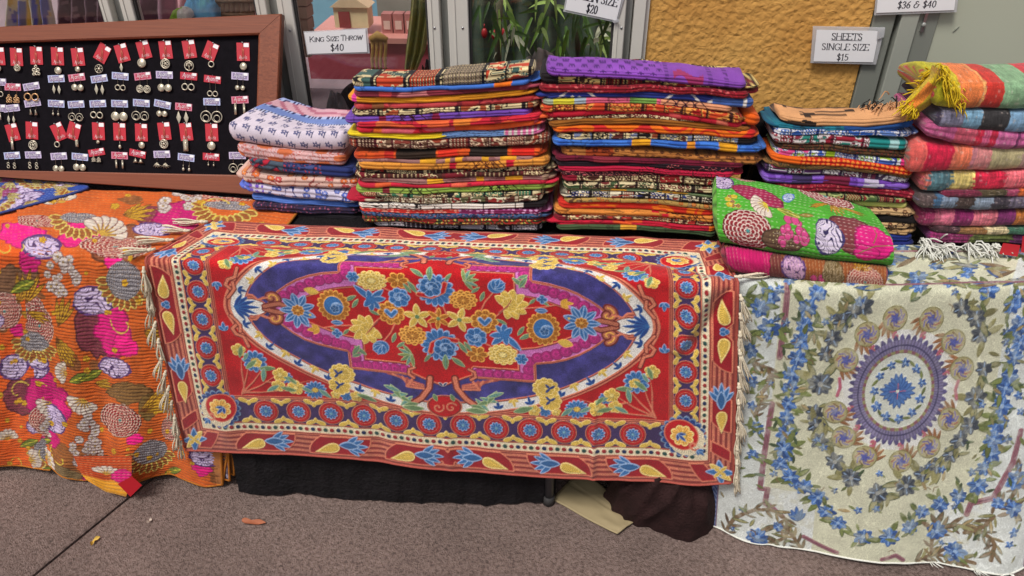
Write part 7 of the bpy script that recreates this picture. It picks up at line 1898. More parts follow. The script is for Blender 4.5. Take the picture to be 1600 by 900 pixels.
t0, Gt = FT[0]
k0 = 3 + 12
MB()                                                                       # yellow fringe: down the front end and hanging off the left side
P = [onY(1400 + x / 2.81, 80 + y / 2.81, YD_ - .004) for x, y in ((215, 110), (240, 150), (270, 190), (300, 225))]
fringe('fringe', t0, P, (.25, -.35, -1), 30, .034, .0014, M['yellowfringe'], 5, .28, .1, 'stuff')
P = [onY(1400 + x / 2.81, 80 + y / 2.81, YD_ + .01) for x, y in ((190, 60), (215, 80), (235, 115), (262, 140))]
fringe('fringe', t0, P, (.45, -.3, -1), 26, .034, .0014, M['yellowfringe'], 7, .3, .1, 'stuff')
# the corner of the top throw that slips down to the left
def slip():
    pts = [((160, 60), (215, 90)), ((140, 105), (205, 160)), ((105, 145), (180, 200)), ((66, 190), (148, 238)), ((38, 222), (105, 268))]
    nu, nv = 26, 40; v = np.linspace(0, 1, nv); A = np.array([[*p[0]] for p in pts], float); B = np.array([[*p[1]] for p in pts], float)
    f = lambda Q, k: np.interp(v, np.linspace(0, 1, len(Q)), Q[:, k])
    G = np.empty((nv, nu, 3)); u = np.linspace(0, 1, nu)
    for j in range(nv):
        for i in range(nu):
            x = f(A, 0)[j] * (1 - u[i]) + f(B, 0)[j] * u[i]; y = f(A, 1)[j] * (1 - u[i]) + f(B, 1)[j] * u[i]
            G[j, i] = onY(1400 + x / 2.81, 80 + y / 2.81, YD_ + .035 - .03 * math.sin(math.pi * u[i]) * (1 - .3 * v[j]) + .004 * math.sin(9 * u[i] + 5 * v[j]))
    U, V = np.meshgrid(u, v)
    c = np.where((V < .12)[..., None], c8(190, 150, 50), np.where((np.abs(U - .45) < .22)[..., None] & (V > .35)[..., None], c8(222, 130, 50), c8(208, 180, 36))) * (.82 + .36 * vnoise(U * 60, V * 90, 3))[..., None]
    add('fringed_corner', mesh_np('fringed_corner', G, grid_faces(nv, nu), True, c), M['woven'], t0)
    fringe('fringe', t0, G[-1, ::5], (-.75, -.25, -.45), 40, .026, .0015, M['yellowfringe'], 11, .3, .1, 'stuff')
    fringe('fringe', t0, G[2:30:4, 0], (-.8, -.2, -.3), 22, .022, .0014, M['yellowfringe'], 12, .35, .1, 'stuff')
slip()
tl = FT[-1][0]
for i, (x, y, n, L) in enumerate(((120, 850, 16, .05), (165, 868, 16, .05), (215, 872, 12, .04), (330, 872, 14, .045), (395, 876, 14, .045), (445, 868, 8, .03))):
    q = onY(1400 + x / 2.81, 80 + y / 2.81, YD_ - .010)
    fringe('tassel', tl, [q + [-.010, .01, .006], q + [.010, .01, .008]], (.1 + .3 * (i % 2), -.8, -.25), n, L, .0021, M['whitefringe'], 20 + i, .4, .25)
q = [onY(1400 + x / 2.81, 80 + y / 2.81, YD_ - .022) for x, y in ((452, 890), (532, 902), (545, 852), (470, 842))]
tg = MB().slab(q, (0, -.6, .4), .0015).build('swing_tag', M['redtag'], tl)
q2 = [onY(1400 + x / 2.81, 80 + y / 2.81, YD_ - .021) for x, y in ((548, 880), (585, 890), (590, 820), (556, 812))]
MB().slab(q2, (0, -.6, .4), .0015).build('swing_tag', M['redtag'], tl)

# pale block printed stack at the left
T5 = 'short pale stack'
def ptop(G, i0, X):
    n = G.shape[0]; u = (X - X[0]) / (X[-1] - X[0])
    for i in range(i0, n):
        k = (i - i0) / max(1, n - 1 - i0)
        G[i, :, 0] += k * (.085 * (1 - u)) ; G[i, :, 2] += .016 * k ** .8 * (1 - .75 * u) + .006 * np.sin(5 * u + 3 * k) * np.sin(math.pi * k) - .012 * math.sin(math.pi * k) * u
P_items = [
    ('white sheet with grey flower sprigs and blue border topping the short pale stack', [(66, 262), (300, 290), (500, 322), (700, 340), (905, 330)], [130, 132, 130, 130, 128], pr_top_blockprint, dict(topn=30, nu=300, topfn=ptop, depth=.15, arc=30, layers=1)),
    ('pale pink sheet with orange paisleys second in the ' + T5, [(128, 388), (500, 436), (892, 462)], [96, 92, 78], lambda U, S, L, sd: ((lambda a, d: (np.where(((d[0] < .30))[..., None], c8(206, 110, 70), a), 0))(pr_paisley(c8(208, 176, 178), c8(204, 160, 160), c8(190, 96, 86), c8(186, 110, 104), 26)(U, S, L, sd)[0], cells(U * 16 + .3, S * 30, sd, .8)))),
    ('navy sheet with red paisley end third in the ' + T5, [(214, 470), (560, 520), (952, 556)], [74, 78, 74], lambda U, S, L, sd: ((lambda a, t: (np.where((t > .70)[..., None], c8(38, 50, 106), np.where((t < .34)[..., None], a, pr_paisley(c8(40, 46, 92), c8(60, 70, 120), c8(170, 60, 70), c8(26, 28, 60), 26)(U, S, L, sd)[0])), 0))(pr_paisley(c8(176, 34, 56), c8(70, 84, 100), c8(40, 40, 60), c8(30, 32, 50), 14)(U, S, L, sd)[0], U / L))),
    ('peach sheet with orange flowers and red stems in the ' + T5, [(158, 570), (560, 604), (985, 634)], [76, 78, 74], pr_floral(c8(212, 176, 164), [c8(214, 112, 56), c8(196, 80, 80), c8(216, 130, 70)], c8(150, 64, 64), 34, .36, True, 7)),
    ('white sheet with blue branch flowers and violet end in the ' + T5, [(178, 640), (560, 690), (985, 726)], [74, 80, 76], lambda U, S, L, sd: ((lambda a, t: (np.where((t < .06)[..., None], c8(92, 112, 206), np.where(((t < .18) & (cells(U * 70, S * 70, 3, .4)[0] < .34))[..., None], c8(116, 84, 190), a)), 0))(pr_floral(c8(206, 200, 222), [c8(84, 104, 186), c8(110, 126, 196)], c8(58, 66, 128), 36, .32, True, 5)(U, S, L, sd)[0], U / L))),
    ('thin plain sky blue sheet above the plum one in the ' + T5, [(228, 726), (560, 758), (942, 784)], [40, 36, 34], pr_solid(c8(86, 124, 206), .1), dict(layers=2)),
    ('dark plum paisley sheet low in the ' + T5, [(240, 782), (560, 796), (988, 826)], [50, 46, 40], pr_paisley(c8(64, 40, 62), c8(46, 36, 66), c8(150, 80, 110), c8(30, 22, 40), 26)),
    ('black sheet with lime edge at the bottom of the ' + T5, [(450, 846), (700, 858), (1000, 876)], [46, 40, 34], lambda U, S, L, sd: (np.where(((U / L < .10))[..., None], np.where((np.sin(S * 900) > 0)[..., None], c8(170, 170, 70), c8(50, 44, 34)), c8(28, 24, 30)), 0), dict(layers=3)),
]
YP = 1.60
stack((340, 150), 4.5, YP, P_items, 'bed sheet', 'folded pale sheets beside the earring board', 'folded_sheet', M['cotton'], seed0=360, depth=.17, zpad=.98)

# ================================================================== folded kantha quilts lying in front (green over brown)
def bundle(name, label, rows, nu, paint, v1, v0, u0, u1, mat, hem_m, nv, sm, wr, seed, vmin, vmax):
    r, G = quilt(name, label, 'quilt', rows, nu, nv, v1, v0, u0, u1, paint, mat, sm=sm, wr=wr, seed=seed, vmin=vmin, vmax=vmax)
    # turned-in ends: close the sides with the same cloth
    for col, s in ((0, -1), (-1, 1)):
        P = G[:, col]; n = len(P); q = P.mean(0)
        k = 8; V = [P * (1 - t) + q * t + np.array([s * .010 * math.sin(math.pi * t * .9), 0, 0]) for t in np.linspace(0, 1, k)]
        W = np.stack(V, 0); c = np.empty(W.shape); c[:] = hem_m; c *= (.7 + .5 * np.abs(np.sin(np.linspace(0, 24, n)))[None, :, None])
        F = grid_faces(k, n); add('folded_end', mesh_np('folded_end', W, F, True, c), mat, r)
    return r
K5 = lambda x, y, Y: onY(1100 + x / 4.5, 260 + y / 4.5, Y)
def brown_paint(c, mp):
    kantha_base(c, c8(140, 76, 40), 3); K = lambda x, y: mp(1100 + x / 4.5, 260 + y / 4.5); S = 1 / 4.5 / 640
    blotch(c, *K(330, 650), 190 * S, 130 * S, c8(186, 24, 96), 3); blotch(c, *K(520, 720), 80 * S, 100 * S, c8(112, 52, 50), 4); zebra(c, *K(630, 730), 95 * S, 90 * S, 3, c8(204, 160, 196)); berries(c, *K(795, 800), 45 * S, 45 * S, 8, 2)
    blotch(c, *K(910, 760), 85 * S, 90 * S, c8(100, 80, 48), 7); d1, d2, *_ = cells(c.X * 130, c.Y * 130, 3, .7); f = (c.X - K(910, 760)[0]) ** 2 + (c.Y - K(910, 760)[1]) ** 2 < (80 * S) ** 2; c.rgb[f & (np.abs(d1 - .34) < .08)] = c8(160, 140, 110)
    scales(c, *K(1130, 815), 135 * S, 95 * S, 6, c8(140, 44, 44)); grass(c, *K(1110, 740), 150 * S, 8, math.pi / 2, 2.6, W=.05)
    stitches(c, .009, .008, .0022, 4, c8(214, 190, 150), vert=True)
rows = [(.10, [K5(150, 520, 1.53), K5(1260, 690, 1.53)]), (.045, [K5(140, 560, 1.378), K5(700, 636, 1.378), K5(1278, 700, 1.378)]), (.02, [K5(152, 640, 1.356), K5(700, 720, 1.356), K5(1280, 790, 1.356)]), (-.01, [K5(180, 720, 1.360), K5(700, 800, 1.360), K5(1265, 872, 1.360)]), (-.02, [K5(190, 742, 1.378), K5(700, 806, 1.378), K5(1255, 868, 1.378)]), (-.10, [K5(190, 742, 1.378) + [0, .12, 0], K5(1255, 868, 1.378) + [0, .12, 0]])]
bundle('folded_quilt', 'folded brown quilt with magenta patch lying under the bright green one', rows, 180, brown_paint, .10, -.10, -.21, .21, M['kantha'], c8(150, 40, 70), 90, .006, .003, 4, -.021, .06)
def green_paint(c, mp):
    kantha_base(c, c8(74, 158, 46), 3); K = lambda x, y: mp(1100 + x / 4.5, 260 + y / 4.5); S = 1 / 4.5 / 640
    zebra(c, *K(130, 110), 90 * S, 110 * S, 2, c8(196, 176, 210)); scales(c, *K(290, 70), 90 * S, 50 * S, 9, c8(140, 60, 70))
    r = blotch(c, *K(370, 200), 205 * S, 100 * S, c8(150, 34, 74), 5, .12, -.42); zebra(c, *K(590, 220), 40 * S, 70 * S, 3, c8(176, 190, 214), c8(60, 90, 150), -.5)
    shell(c, *K(440, 270), 120 * S, 8, 3.6, foot=c8(200, 180, 50)); 
    for x, y in ((180, 215), (200, 250), (240, 280), (200, 275)): c.flower(*K(x, y), .008, 5, c8(130, 90, 70), c8(210, 190, 60), None, 0, h=0)
    for x, y in ((170, 230), (215, 215), (175, 270)): c.flower(*K(x, y), .009, 5, c8(214, 190, 50), c8(170, 130, 40), None, .4, h=0)
    scales(c, *K(310, 450), 165 * S, 145 * S, 6, c8(132, 38, 46), c8(216, 196, 186), 6); blotch(c, *K(560, 530), 140 * S, 75 * S, c8(96, 72, 56), 6, .2)
    d1, d2, *_ = cells(c.X * 120, c.Y * 120, 8, .5); x0, y0 = K(580, 520); f = ((c.X - x0) / (120 * S)) ** 2 + ((c.Y - y0) / (70 * S)) ** 2 < 1; c.rgb[f & (d1 < .14)] = c8(196, 180, 130)
    berries(c, *K(620, 470), 110 * S, 95 * S, 17, 5, c8(200, 70, 130), c8(110, 70, 60)); c.leaf(*K(590, 330), 85 * S, 30 * S, -.3, c8(120, 130, 50), c8(180, 180, 70), c8(200, 190, 90), 0); c.leaf(*K(720, 345), 60 * S, 20 * S, .2, c8(150, 130, 60), c8(90, 80, 40), None, 0)
    scales(c, *K(850, 215), 230 * S, 130 * S, 7, c8(140, 60, 66), c8(214, 190, 180), 7, -.25); blotch(c, *K(1060, 250), 90 * S, 40 * S, c8(110, 84, 64), 3)
    grass(c, *K(880, 265), 215 * S, 3, -2.6, .18, W=.05); grass(c, *K(890, 270), 150 * S, 5, -1.1, 1.3, W=.07); grass(c, *K(930, 285), 240 * S, 3, -.12, .2, W=.04)
    blotch(c, *K(1080, 470), 210 * S, 165 * S, c8(120, 56, 60), 8, .18); zebra(c, *K(880, 490), 108 * S, 135 * S, 4, c8(206, 194, 216), c8(50, 44, 84)); blotch(c, *K(1205, 530), 150 * S, 150 * S, c8(206, 30, 120), 9, .28); blotch(c, *K(1150, 610), 100 * S, 60 * S, c8(200, 34, 116), 12, .3)
    for p in ([(1180, 420), (1210, 480), (1190, 540)], [(1090, 610), (1200, 560), (1330, 555)]): c.stroke([K(*q) for q in p], .0012, c8(120, 110, 50), 0)
    stitches(c, .0118, .0130, .0014, 4, c8(232, 226, 210), duty=.45, wob=.35)
rows = [(.30, [K5(85, 160, 1.60), K5(1050, 300, 1.60)]), (.235, [K5(84, 40, 1.548), K5(300, 80, 1.55), K5(640, 130, 1.55), K5(1000, 220, 1.548), K5(1160, 290, 1.54)]), (.14, [K5(88, 170, 1.47), K5(400, 200, 1.47), K5(800, 270, 1.47), K5(1230, 380, 1.465)]), (.06, [K5(90, 330, 1.398), K5(400, 360, 1.393), K5(800, 430, 1.388), K5(1330, 520, 1.388)]), (.01, [K5(98, 480, 1.373), K5(400, 540, 1.366), K5(800, 610, 1.364), K5(1338, 650, 1.368)]), (-.012, [K5(110, 530, 1.380), K5(400, 588, 1.376), K5(800, 660, 1.374), K5(1325, 690, 1.378)]), (-.10, [K5(120, 520, 1.47), K5(800, 640, 1.47), K5(1280, 680, 1.47)])]
bundle('folded_quilt', 'bright green folded quilt with magenta and maroon motifs on top of the brown one', rows, 330, green_paint, .30, -.10, -.215, .215, M['kantha'], c8(96, 160, 60), 300, .016, .006, 6, -.013, .232)

# ================================================================== THE EARRING BOARD
lean = math.radians(24); b0 = onY(300, 300, 1.70); b0[2] = .765
bn = np.array([0, -math.cos(lean), math.sin(lean)]); bup = np.array([0, math.sin(lean), math.cos(lean)])
onB = lambda x, y, lift=0.0: onP(x, y, b0 + bn * lift, bn)
bq = [onB(*p) for p in ((-150, 266), (428, 307), (441, 22), (-150, 49))]       # outer corners
bi = [onB(*p) for p in ((-95, 268), (357, 271), (406, 55), (-95, 68))]         # opening
bi[0] = onB(-100, 262); 
bd = thing('earring_board', 'wooden framed black velvet board hung with earrings, leaning at the left', 'display board', (bq[0] + bq[1]) / 2)
bi_ = [onB(-92, 264), onB(399, 274), onB(405, 54), onB(-92, 70)]
for k, nm in ((0, 'frame_rail'), (1, 'frame_rail'), (2, 'frame_rail'), (3, 'frame_rail')):
    a, b, c_, d_ = bq[k], bq[(k + 1) % 4], bi_[(k + 1) % 4], bi_[k]
    g = .0006; e = (b - a) / np.linalg.norm(b - a)
    m = MB(); n_ = bn
    top = [a + n_ * .006, b + n_ * .006, c_ + n_ * .006, d_ + n_ * .006]; ins = .004
    V = [a - n_ * .016, b - n_ * .016, c_ - n_ * .016, d_ - n_ * .016, a + n_ * .003, b + n_ * .003, c_ + n_ * .003, d_ + n_ * .003,
         top[0] + (d_ - a) * .05, top[1] + (c_ - b) * .05, top[2] - (c_ - b) * .08, top[3] - (d_ - a) * .08]
    V = [p + e * g * (1 if i % 4 in (0, 3) else -1) for i, p in enumerate(V)]
    F = [(0, 3, 2, 1), (0, 1, 5, 4), (1, 2, 6, 5), (2, 3, 7, 6), (3, 0, 4, 7), (4, 5, 9, 8), (5, 6, 10, 9), (6, 7, 11, 10), (7, 4, 8, 11), (8, 9, 10, 11)]
    m.raw(V, F).build(nm, M['wood'], bd)
MB().slab([p - bn * .009 for p in bi_], -bn, .006).build('velvet_panel', M['velvet'], bd)
VL = -.0085                                                                # face of the velvet
# axes on the board
bx = (onB(380, 160) - onB(100, 160)); bx /= np.linalg.norm(bx); by_ = np.cross(bn, bx)
ROT = Matrix(((bx[0], -bn[0], by_[0]), (bx[1], -bn[1], by_[1]), (bx[2], -bn[2], by_[2])))
PXM = np.linalg.norm(onB(201, 160) - onB(200, 160))                        # metres per px on the board
# shared meshes of the cards
GLY = {'A': [[(0, 0), (.4, 1), (.8, 0)], [(.15, .35), (.65, .35)]], 'j': [[(.3, .65), (.3, -.2), (0, -.3)]], 'a': [[(.5, .5), (.2, .62), (0, .3), (.15, 0), (.5, .15), (.5, .6), (.5, 0)]],
       'n': [[(0, 0), (0, .6)], [(0, .4), (.3, .62), (.5, .4), (.5, 0)]], 't': [[(.2, .95), (.2, .1), (.45, 0)], [(0, .62), (.45, .62)]]}
def script(txt, w, h, z, th):
    m = MB(); x = 0; tot = .72 * len(txt)
    for ch in txt:
        for st in GLY[ch]:
            for (p, q) in zip(st[:-1], st[1:]):
                a = np.array([(x + p[0] + p[1] * .25) / tot - .5, 0, p[1] - .3]) * [w, 0, h]; b = np.array([(x + q[0] + q[1] * .25) / tot - .5, 0, q[1] - .3]) * [w, 0, h]
                d = b - a; l = np.linalg.norm(d) + 1e-9; n = np.array([-d[2], 0, d[0]]) / l * th
                m.raw([a - n + [0, z, 0], b - n + [0, z, 0], b + n + [0, z, 0], a + n + [0, z, 0]], [(0, 1, 2, 3)])
        x += .72
    return m
def card_mesh(w, h, t=.0006):
    return MB().box((-w / 2, -t, -h / 2), (w / 2, 0, h / 2)).mesh('card')
s = PXM
RW, RH = 19.5 * s, 26 * s; WW, WH = 26 * s, 10.5 * s
def mk(me, mat): me.materials.append(mat); return me
ME = {}
for k, mt in (('R', 'redcard'),): ME['card' + k] = mk(card_mesh(RW, RH), M[mt])
for k, mt in (('B', 'bluecard'), ('P', 'pinkcard'), ('L', 'lilaccard'), ('C', 'redcard')): ME['card' + k] = mk(card_mesh(WW, WH), M[mt])
for k, mt in (('B', 'cardinkred'), ('P', 'cardinkrose'), ('L', 'cardinkred'), ('C', 'cardinkrose')):
    m = MB().box((-WW * .42, -.0009, -WH * .36), (WW * .42, -.0006, WH * .36)); ME['panel' + k] = mk(m.mesh('printed_panel'), M[mt])
ME['scriptW'] = mk(script('Ajanta', WW * .70, WH * .62, -.0012, .00035).mesh('lettering'), M['paper'])
m = script('Ajanta', RW * .62, RH * .20, -.0010, .0003)
m.v = [(x, y, z - RH * .33) for x, y, z in m.v]; ME['scriptR'] = mk(m.mesh('lettering'), M['cardink'])
ME['stick'] = mk(MB().box((RW * .06, -.0014, RH * .26), (RW * .46, -.0007, RH * .48)).mesh('price_sticker'), M['paper'])
ME['stickW'] = mk(MB().box((WW * .22, -.0014, WH * .10), (WW * .46, -.0010, WH * .46)).mesh('price_sticker'), M['paper'])
def hook(dx, top, bot):
    m = MB(); m.tube([(dx - .0016, -.0022, bot), (dx - .0018, -.0030, (top + bot) / 2), (dx, -.0036, top), (dx + .0018, -.0030, (top + bot) / 2), (dx + .0016, -.0022, bot)], .00055, 5); return m.mesh('hook', True)
ME['hookR'] = mk(hook(0, RH * .46, -RH * .5), M['brass'])
m = MB(); m.ball((0, -.003, RH * .50), .0022, .0022, .0022, 8, 5); ME['pin'] = mk(m.mesh('pin', True), M['steel'])
m = MB(); m.ball((0, -.002, WH * .56), .0008, .0008, .0008, 6, 4); ME['pinW'] = mk(m.mesh('pin', True), M['steel'])
def pend(kind, r):
    m = MB(); r = r * s * .88; y = -.0025
    if kind == 'disc': m.disc((0, y, 0), r, .0012, 20); m.disc((0, y - .0013, 0), r * .8, .0006, 16, r * .68)
    elif kind == 'ring': m.disc((0, y, 0), r, .0014, 20, r * .68)
    elif kind == 'hoop': m.disc((0, y, 0), r, .0012, 24, r * .82); m.disc((0, y - .0004, -r * .25), r * .6, .0010, 18, r * .46)
    elif kind == 'open':
        m.disc((0, y, 0), r, .0012, 20, r * .78)
        for k in range(5):
            a = k * 1.257; m.disc((r * .42 * math.cos(a), y, r * .42 * math.sin(a)), r * .36, .001, 10, r * .16)
        m.disc((0, y, 0), r * .24, .0012, 10)
    elif kind == 'tree':
        m.disc((0, y, 0), r, .0012, 20, r * .80); m.box((-r * .08, y - .001, -r * .8), (r * .08, y, r * .2))
        for k in range(6):
            a = math.pi * k / 5; m.disc((r * .48 * math.cos(a), y, r * .1 + r * .42 * math.sin(a)), r * .22, .001, 8)
    elif kind == 'dots':
        m.disc((0, y, 0), r, .0012, 20, r * .84); m.disc((0, y, 0), r * .34, .0012, 12)
        for k in range(6): a = k * 1.047; m.box((r * .60 * math.cos(a) - r * .12, y - .001, r * .60 * math.sin(a) - r * .12), (r * .60 * math.cos(a) + r * .12, y, r * .60 * math.sin(a) + r * .12))
    elif kind == 'leafp':
        V = [(0, y, r * 1.5), (r * .6, y, 0), (0, y, -r * 1.5), (-r * .6, y, 0), (0, y - .0025, 0)]; m.raw(V, [(0, 4, 1), (1, 4, 2), (2, 4, 3), (3, 4, 0)])
        m.raw([(p[0], y + .0004, p[2]) for p in V[:4]], [(0, 1, 2, 3)])
    elif kind == 'cone':
        m.raw([(-r * .18, y, r), (r * .18, y, r), (r * .8, y, -r), (-r * .8, y, -r), (0, y - .003, -r * .9), (0, y - .002, r)], [(0, 5, 4, 3), (5, 1, 2, 4), (3, 4, 2), (0, 3, 2, 1)])
    elif kind == 'bar': m.box((-r * .24, y - .0012, -r), (r * .24, y, r)); m.disc((0, y, r * 1.15), r * .24, .001, 8, r * .1)
    elif kind == 'slab':
        m.box((-r * .42, y - .0010, -r), (r * .42, y, r)); 
        for k in (-.5, 0, .5): m.disc((0, y - .0011, r * k), r * .28, .0008, 10, r * .12)
    elif kind == 'cluster':
        for a, b, q in ((0, .75, .34), (-.4, .1, .4), (.4, .1, .4), (0, -.5, .42), (-.55, -.65, .3), (.5, -.6, .3)): m.disc((a * r, y - .0004 * (b > 0), b * r), q * r, .0012, 10, q * r * .42)
    elif kind == 'twig':
        for k in range(5): a = -.5 - k * .55; m.tube([(0, y, r * .5), (r * .6 * math.cos(a), y - .001, r * .3 * math.sin(a)), (r * 1.15 * math.cos(a + .2), y, r * .75 * math.sin(a + .2))], .0009, 5, [.7, 1.2, .5])
    elif kind == 'tri': m.raw([(-r, y, -r * .7), (r, y, -r * .7), (0, y, r), (0, y - .002, -r * .1)], [(0, 3, 2), (3, 1, 2), (0, 1, 3), (0, 2, 1)])
    elif kind == 'curl':
        m.disc((0, y, r * .45), r * .42, .0011, 12, r * .24); m.disc((0, y, -r * .45), r * .5, .0011, 12, r * .3)
    elif kind == 'drop':
        m.ball((0, y, -r * .4), r * .42, r * .3, r * .55, 10, 6); m.tube([(0, y, r * .1), (0, y, r)], .0006, 5)
    return m.mesh('pendant', True)
_pc = {}
def pendant_mesh(kind, r, mat):
    k = (kind, r, mat)
    if k not in _pc:
        me = pend(kind, r); me.materials.append(M[mat]); _pc[k] = me
    return _pc[k]
NM = {'disc': 'plain disc', 'ring': 'plain ring', 'hoop': 'double hoop', 'open': 'openwork disc', 'tree': 'tree of life disc', 'dots': 'dotted wheel', 'leafp': 'leaf', 'cone': 'flared cone', 'bar': 'slim bar', 'slab': 'carved bar', 'cluster': 'filigree cluster', 'twig': 'branching twig', 'tri': 'small triangle', 'curl': 'twisted curl', 'drop': 'small bead drop'}
OR = ['leftmost', 'second from left', 'third from left', 'fourth from left', 'fifth from left', 'sixth from left', 'seventh from left', 'eighth from left', 'ninth from left', 'tenth from left', 'eleventh from left', 'rightmost']
def earring(row, i, n, kind, x, y, rot, pk, pr_, px_, py_, pmat='silver'):
    q = onB(x, y, VL + .0012)
    tall = kind == 'R'
    pos = 'rightmost' if i == n - 1 else OR[i]
    colr = {'R': 'red', 'B': 'pale blue', 'P': 'pink', 'L': 'lilac', 'C': 'crimson'}[kind]
    t = thing('earring_card', '%s card, %s row of earring board, %s, %s %s' % (colr, row, pos, NM[pk], 'pendant' if tall else 'earrings'), 'earrings', q, 'earring cards pinned to the velvet board')
    t.rotation_euler = (ROT @ Matrix.Rotation(0, 3, 'Y')).to_euler()
    def pc(nm, me, loc=(0, 0, 0), ry=0.0):
        o = link(bpy.data.objects.new(nm, me)); o.parent = t; o.location = loc; o.rotation_euler = (0, ry, 0); return o
    ry = math.radians(rot)
    pc('card', ME['card' + kind], (0, 0, 0), ry)
    if tall:
        pc('lettering', ME['scriptR'], (0, 0, 0), ry); pc('price_sticker', ME['stick'], (0, 0, 0), ry); pc('hook', ME['hookR'], (0, 0, 0), ry * .3); pc('pin', ME['pin'], (0, 0, 0), ry)
    else:
        pc('printed_panel', ME['panel' + kind], (0, 0, 0), ry); pc('lettering', ME['scriptW'], (0, 0, 0), ry); pc('price_sticker', ME['stickW'], (0, 0, 0), ry); pc('pin', ME['pinW'], (0, 0, 0), ry)
    dz = -(py_ - y) * s / math.cos(math.radians(4)); dx_ = (px_ - x) * s
    me = pendant_mesh(pk, pr_, pmat)
    if tall: pc('pendant', me, (dx_, -.001, dz))
    else:
        g = max(pr_ * .85, 4.2) * s
        for k in (-1, 1):
            pc('pendant', me, (dx_ + k * g, -.0005 - .0008 * (k > 0), dz - k * .3 * s))
            key = ('h', round(dz, 4), pr_)
            if key not in _pc:
                m = MB(); z0 = -WH * .40; m.tube([(-.0010, -.0015, z0), (0, -.0026, z0 + .002), (.0010, -.0022, z0 - .001), (.0004, -.0024, dz + pr_ * s * .9)], .0005, 5); me2 = m.mesh('hook', True); me2.materials.append(M[pmat]); _pc[key] = me2
            pc('hook', _pc[key], (dx_ + k * g, 0, 0))
rows_ = {
 'top': [('R', -2, 88, 0, 'disc', 5, -3, 106), ('R', 26, 89, 2, 'open', 6, 27, 105), ('R', 57, 87, 2, 'cluster', 9, 56, 109), ('R', 90, 88, 2, 'disc', 6.3, 90, 109), ('R', 122, 89, -3, 'disc', 4.6, 121, 107), ('R', 160, 83, 32, 'dots', 7.4, 154, 106), ('R', 191, 83, -14, 'leafp', 5, 189, 104), ('R', 225, 78, -13, 'disc', 7.6, 221, 97), ('R', 259, 78, -4, 'open', 8.6, 258, 98), ('R', 296, 77, -7, 'tree', 8.6, 295, 101), ('R', 329, 80, 25, 'ring', 5.5, 330, 99), ('R', 380, 81, 1, 'disc', 6.2, 380, 102)],
 'second': [('L', -3, 128, 3, 'ring', 5, -3, 146), ('P', 20, 136, 2, 'cluster', 7, 20, 154, 'brass'), ('L', 49, 135, -8, 'ring', 7, 49, 151, 'brass'), ('B', 88, 123, -2, 'leafp', 5, 88, 139), ('P', 120, 121, -6, 'disc', 5.6, 121, 136), ('B', 155, 123, -7, 'leafp', 5.6, 155, 139), ('B', 188, 119, 5, 'ring', 5, 188, 136), ('P', 223, 119, -5, 'open', 6.6, 224, 138), ('L', 257, 117, 2, 'disc', 6.4, 257, 136), ('C', 295, 119, 5, 'ring', 6, 294, 135), ('C', 332, 124, 7, 'ring', 5, 332, 145), ('L', 375, 119, 4, 'disc', 4, 375, 136)],
 'third': [('L', -3, 169, 0, 'bar', 5, -3, 182), ('L', 18, 169, -6, 'leafp', 4.5, 17, 186), ('L', 51, 161, -7, 'cone', 4.5, 52, 175), ('B', 88, 162, 3, 'drop', 4.5, 87, 176), ('B', 119, 163, -3, 'hoop', 7, 118, 182), ('B', 153, 162, -2, 'ring', 6, 151, 179), ('B', 187, 162, 2, 'disc', 7.6, 186, 181), ('B', 221, 161, 4, 'hoop', 8, 219, 180), ('B', 254, 163, 12, 'disc', 5, 253, 177), ('P', 287, 167, 5, 'leafp', 7, 285, 183), ('B', 331, 159, 1, 'hoop', 10, 330, 181), ('P', 375, 156, -2, 'bar', 8, 375, 171)],
 'fourth': [('R', 20, 207, -12, 'bar', 9, 19, 225), ('R', 50, 204, 4, 'open', 8.4, 51, 226), ('R', 92, 206, -22, 'ring', 5.4, 89, 225), ('R', 115, 205, 20, 'slab', 6, 120, 223), ('R', 154, 205, 2, 'disc', 3, 153, 221), ('R', 187, 206, 2, 'drop', 6.5, 187, 226), ('R', 221, 207, 2, 'disc', 5.6, 221, 226), ('R', 257, 205, -4, 'open', 8, 256, 224), ('R', 291, 206, -4, 'slab', 10, 290, 226), ('R', 331, 207, 0, 'disc', 7.2, 330, 227)],
 'bottom': [('B', 19, 243, -3, 'curl', 6, 18, 258), ('L', 52, 242, -1, 'curl', 6.6, 52, 258), ('L', 92, 244, -3, 'disc', 5.4, 91, 263), ('B', 125, 245, 5, 'disc', 6, 124, 261), ('C', 151, 238, -8, 'cluster', 4.5, 151, 249), ('P', 187, 243, 2, 'bar', 6, 187, 257), ('C', 215, 240, 12, 'tri', 5, 216, 251), ('L', 253, 241, -1, 'twig', 8, 252, 257), ('B', 291, 246, 7, 'drop', 5.5, 291, 262), ('C', 330, 245, 4, 'drop', 3.5, 330, 256), ('L', 371, 243, 0, 'hoop', 8, 371, 262)],
}
for rn, L_ in rows_.items():
    for i, r_ in enumerate(L_): earring(rn, i, len(L_), *r_)

